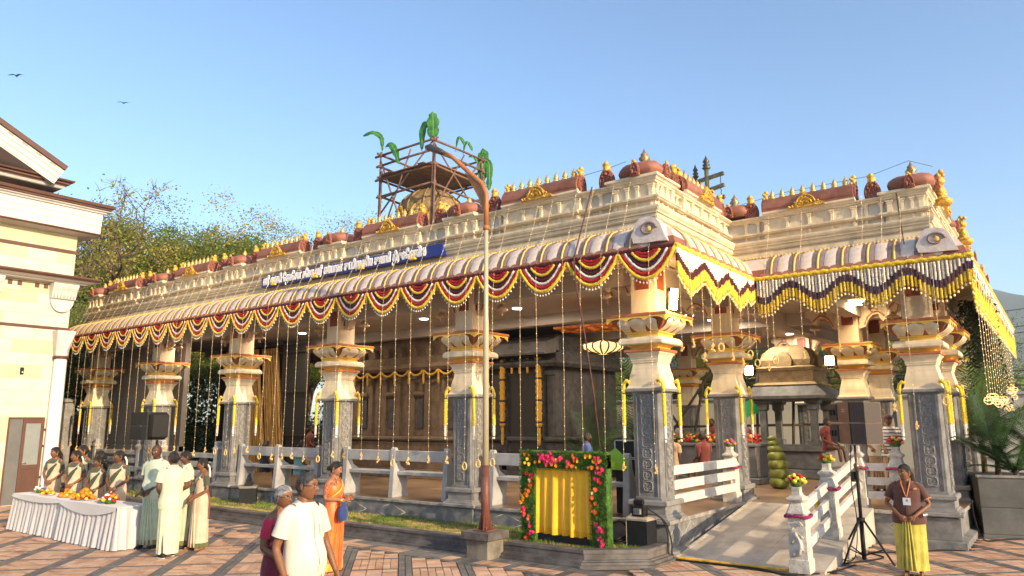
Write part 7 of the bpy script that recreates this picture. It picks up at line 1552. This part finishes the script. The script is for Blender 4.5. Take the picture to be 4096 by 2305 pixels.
# foreground man and the grey haired woman behind him
CRM = mat('cream_shirt', (.66, .60, .50), .8, .06, 3, .35, 9, sheen=.2)
tm = person('grey haired man with glasses in a cream short sleeved shirt, walking in the foreground', (.02, -7.35, 0), dirz(.99, .10), 1.76, SKM, HSALT, 'short', dict(type='man', shirt=CRM, skirt=cloth('dark_trousers', (.05, .045, .045)), glasses=True, belly=.05, button=mat('shirt_button', (.75, .7, .6), .4, 0), hem=.76), [((-.24, .06, 1.10), (-.24, -.08, .86), (.1, -.35, -.9), (-.9, -.2, .1)), ((.25, -.02, 1.10), (.27, -.14, .85), (0, -.3, -.95), (.9, -.2, 0))], (.28, .02), 1.0, hs=.98, fine=True, feet='shoe')
mb = MB(); el, wr = Vector((-.24, .06, 1.10)) * 1.035, Vector((-.24, -.08, .86)) * 1.035; q = wr.lerp(el, .14); d_ = (el - wr).normalized(); a1 = d_.orthogonal().normalized(); a2 = d_.cross(a1)
mb.tube([q + a1 * .034 * cos(a) + a2 * .034 * sin(a) for a in [2 * pi * i / 14 for i in range(15)]], .0055, 5); mb.build('wrist_thread', cloth('red_thread', (.55, .01, .01)), tm)
person('grey haired woman in a maroon saree mostly hidden by the foreground man', (-.72, -7.04, 0), dirz(.93, .1), 1.59, SKM, HGREY, 'bun', dict(type='saree', blouse=cloth('crimson', (.42, .015, .05)), drape=cloth('maroon_silk', (.16, .015, .03)), trim=cloth('pink_line', (.45, .05, .08)), skirt=cloth('maroon_silk', (.16, .015, .03)), jasmine=True, glasses=True, back=.8, flare=.04), CLASP, (0, .08), 1.1, fine=True)
# woman in brown shirt on the right
BRS = cloth('brown_shirt', (.085, .032, .024)); OLV = cloth('olive_yellow', (.42, .37, .06), .18); ORC = cloth('orange_piping', (.70, .22, .05))
tb = person('woman in brown shirt and olive yellow skirt wearing an identity card, right foreground', (3.52, .70, 0), dirz(.06, -1.0), 1.55, SKM, HBLK, 'tail', dict(type='woman', shirt=BRS, cuff=ORC, collar=cloth('brown_collar', (.20, .05, .02)), skirt=OLV, border=OLV, hem=.80, sleeve=.72, pocket=False, earring=True, belly=.03, pleat=.014, skirt_hem=.10, folds=4, flare=.01), [((-.31, -.02, 1.10), (-.10, -.27, .93), (.80, -.25, -.45), (-.2, -.7, .5)), ((.31, -.02, 1.10), (.10, -.27, .93), (-.80, -.25, -.45), (.2, -.7, .5))], (-.62, .10), 1.30, hs=1.06, fine=True, feet='bare')
mb = MB(); mb.obox((.01, -.188, 1.045), (.050, 0, 0), (0, .003, 0), (0, -.004, .052)); mb.build('identity_card', mat('card_white', (.62, .64, .70), .3, 0), tb); mb = MB(); mb.obox((.012, -.1925, 1.060), (.013, 0, 0), (0, .001, 0), (0, 0, .016)); mb.build('card_photo', mat('card_grey', (.2, .2, .22), .5, .3, 60), tb)
mb = MB(); mb.tube([(-.06, .02, 1.36), (-.055, -.09, 1.30), (-.02, -.165, 1.18), (.01, -.185, 1.10)], .007, 5); mb.tube([(.06, .02, 1.36), (.06, -.09, 1.30), (.03, -.165, 1.18), (.01, -.185, 1.10)], .007, 5); mb.build('lanyard', ORC, tb)
mb = MB(); mb.tube([(.30 - .06, -.13, .875), (.30 - .09, -.15, .865)], .031, 10, caps=(False, False)); mb.build('watch', mat('watch_metal', (.5, .45, .4), .3, .1, 5, metal=.8), tb)
mb = MB(); mb.loft([[(.10, -.155, 1.215), (.155, -.125, 1.215)], [(.12, -.152, 1.235), (.14, -.14, 1.24)]], 0, (False, False), closed=False); mb.build('pocket_emblem', ORC, tb)
# people inside the hall
SH_ = [cloth('red_print', (.42, .03, .015), .5), cloth('dark_navy', (.015, .02, .05)), cloth('teal_shawl', (.16, .34, .38)), cloth('white_shawl', (.50, .48, .44)), cloth('deep_red', (.10, .009, .008)), cloth('blue_shirt', (.03, .06, .22)), cloth('tan', (.30, .20, .12))]
REST = [((-.20, .02, 1.10), (-.12, -.24, .98)), ((.20, .02, 1.10), (.12, -.24, .98))]
STR = mat('striped_shirt', (.55, .55, .56), .8, .0, 1); _n = STR.node_tree; _w = _n.nodes.new('ShaderNodeTexWave'); _w.bands_direction = 'Z'; _w.inputs['Scale'].default_value = 4.2; _w.inputs['Distortion'].default_value = 2.0; _c = _n.nodes.new('ShaderNodeValToRGB'); _c.color_ramp.elements[0].position = .2; _c.color_ramp.elements[1].position = .35; _c.color_ramp.elements[0].color = (.06, .06, .08, 1); _c.color_ramp.elements[1].color = (.55, .55, .57, 1); _t = _n.nodes.new('ShaderNodeTexCoord'); _n.links.new(_t.outputs['Object'], _w.inputs[0]); _n.links.new(_w.outputs['Color'], _c.inputs[0]); _n.links.new(_c.outputs[0], _n.nodes['Principled BSDF'].inputs['Base Color'])
def inside(label, x, y, rz, h, sk, hair, st_, m, seated=False, z=FLOOR, cap=None, skirt=None): return person(label, (x, y, z - (.42 if seated else 0)), rz, h, sk, hair, st_, dict(type='man', shirt=m, skirt=skirt or SH_[6], cap=cap, pocket=False), REST, (0, .05), 1.02, seated=seated)
inside('man in a dark cap and striped tie dye shirt standing behind the large speaker', 2.28, 7.0, .15, 1.74, SKM, HBLK, 'short', STR, cap=cloth('dark_cap', (.06, .015, .03)))
inside('man with dark hair standing left of the man in the cap', 1.86, 7.6, .3, 1.70, SKF, HBLK, 'short', SH_[3])
inside('man in a red and gold printed shawl with his back to the courtyard', -12.3, 3.4, 2.9, 1.66, SKM, HBLK, 'cut', SH_[0]); inside('person in red raising a phone beside the man in the red shawl', -13.3, 3.2, 2.6, 1.52, SKM, HBLK, 'bun', SH_[4])
for i, (x, m, lb_) in enumerate(((-11.7, SH_[1], 'person in dark navy clothes sitting on the left bench'), (-10.25, SH_[2], 'person with a teal shawl sitting on the left bench'), (-9.6, SH_[3], 'person with a white shawl sitting at the right end of the left bench'))): inside(lb_, x, .50, pi + .1, 1.55, SKF, HBLK, 'bun', m, True, FLOOR + .02)
for i, (x, y, m, lb_) in enumerate(((-4.1, 4.4, SH_[5], 'person in a blue shirt sitting near the black doorway'), (-3.2, 5.2, SH_[4], 'person in dark red sitting beyond the floral screen'), (-2.5, 5.8, SH_[6], 'person in tan sitting beyond the floral screen'), (-1.9, 6.4, SH_[4], 'person in dark red sitting left of the flower heaped platform'))): inside(lb_, x, y, 2.2 + i * .7, 1.66, SKD, HBLK, 'short', m, True, FLOOR + .10)
for i, (x, y, m, lb_) in enumerate(((-2.9, 9.6, SH_[4], 'dark haired person in red sitting behind the flower heap, left one'), (-2.1, 9.9, SH_[4], 'dark haired person in red sitting behind the flower heap, right one'), (.2, 10.0, SH_[4], 'person in red seated before the small shrine'))): inside(lb_, x, y, i * .6, 1.66, SKD, HBLK, 'short', m, True, FLOOR + .45)
# ================================================================= tables with skirts and offerings
def table(x0, x1, y0, y1, z, label, sw=.12):
    t = thing('banquet_table', label, 'table', (x0, y0, 0)); L, D_ = x1 - x0, y1 - y0
    TC = mat('white_tablecloth', (.50, .49, .50), .75, .04, 2, .1, 50, sheen=.2); SAT = mat('table_skirt_satin', (.46, .445, .46), .42, .04, 2, .1, 40, sheen=.3, spec=.5)
    mb = MB(); mb.bbox(-.01, L + .01, -.01, D_ + .01, z - .03, z, .008); mb.build('table_top', TC, t)
    rings = []; per = []
    for i in range(int(L / .022) + 1): per.append((i * .022, 0, 0, -1))
    for i in range(int(D_ / .022) + 1): per.append((L, i * .022, 1, 0))
    rows = 8
    for j in range(rows + 1):
        u = j / rows; r = []
        for k, (x, y, nx, ny) in enumerate(per):
            a = (.008 + .030 * u) * (sin(k * .82 + .9 * sin(k * .13)) + .4 * sin(k * .37)) + .05 * u; r.append((x + nx * a + (.0), y + ny * a, z - .03 - (z - .03 - .012) * u + .004 * sin(k * .2) * u))
        rings.append(r)
    mb = MB(); mb.loft(rings, 0, (False, False), closed=False, smooth=True); mb.build('table_skirt', SAT, t)
    rr = []
    for j in range(5): 
        u = j / 4; rr.append([(L * i / 40, -.012 - .028 * u, z - .004 - u * (.05 + sw * sin(pi * i / 40) ** .8)) for i in range(41)])
    mb = MB(); mb.loft(rr, 0, (False, False), closed=False, smooth=True); mb.build('cloth_drop', TC, t)
    mb = MB()
    for (x, y) in ((.06, .06), (L - .06, .06), (.06, D_ - .06), (L - .06, D_ - .06)): mb = MB(); mb.box(x - .02, x + .02, y - .02, y + .02, 0, z - .03); mb.build('leg', BLACK, t)
TZ = .74
table(-12.62, -10.25, -5.02, -4.45, TZ, 'left of the two long tables with a pleated white satin skirt', .06); table(-10.22, -8.02, -5.06, -4.48, TZ, 'right of the two long tables with a pleated white satin skirt', .14)
SWT_ = [mat('orange_sweet', (.85, .25, .012), .6, .25, 25, .8, 60), mat('deep_orange_sweet', (.80, .17, .008), .6, .25, 25, .8, 60), mat('yellow_sweet', (.85, .45, .04), .6, .2, 25)]; PLT = mat('plate_steel', (.45, .45, .46), .25, .1, 4, metal=.7)
def platter(x, y, n, label, w_=.25, r_=.032, top=.13):
    t = thing('platter', label, 'plate', (x, y, TZ + .001)); mb = MB(); mb.lathe([(0, w_ * .6), (.006, w_ * .9), (.02, w_)], 20); mb.v = [(a, b * .6, c) for a, b, c in mb.v]; mb.build('plate', PLT, t)
    for i in range(n):
        a = rnd.random() * 2 * pi; q = sqrt(rnd.random()); z = .025 + top * (1 - q) * rnd.random() ** .4; mb = MB(); mb.ball((0, 0, 0), r_ * rnd.uniform(.8, 1.25), 0, 8, 6, jit=.08); mb.build('sweet', SWT_[rnd.choice((0, 0, 1, 1, 2))], t, (w_ * .8 * q * cos(a), w_ * .5 * q * sin(a), z))
platter(-11.55, -4.78, 22, 'dark tray with orange flowers near the left end of the table', .20, .036, .12); platter(-10.72, -4.75, 34, 'platter heaped with orange sweets at the meeting of the two tables', .28, .034, .15); platter(-9.95, -4.78, 44, 'largest heap of orange sweets on the right table', .34, .036, .20); platter(-9.2, -4.80, 8, 'small plate with pale sweets on the right table', .16, .022, .04)
bouquet(-12.12, -4.72, TZ + .05, 'small green and blue flower bowl at the far left end of the table', [FWHITE, mat('blue_flower', (.05, .10, .45), .6, .2, 20), MARO], 10, .10, group='flower bowls on the tables')
bouquet(-8.72, -4.86, TZ + .05, 'round green flower bowl with orange and red flowers near the tables\' right end', [MARO, FC[2], MARI, FWHITE, FRED], 18, .13, group='flower bowls on the tables', fr=(.03, .048))
t = thing('sweet_cone', 'small pale cone on a plate beside the flower bowl', 'offering', (-9.02, -4.72, TZ)); mb = MB(); mb.lathe([(0, .05), (.04, .045), (.12, .02), (.2, .006)], 10); mb.build('cone', mat('pale_cone', (.7, .6, .4), .6, .3, 30), t)
t = thing('folder', 'dark navy folder lying on the left table', 'folder', (-11.0, -4.6, TZ)); mb = MB(); mb.obox((0, 0, .03), (.14, 0, .02), (0, .09, .02), (0, 0, .006)); mb.build('cover', cloth('navy', (.015, .02, .09)), t)
# partly visible person at the far left edge
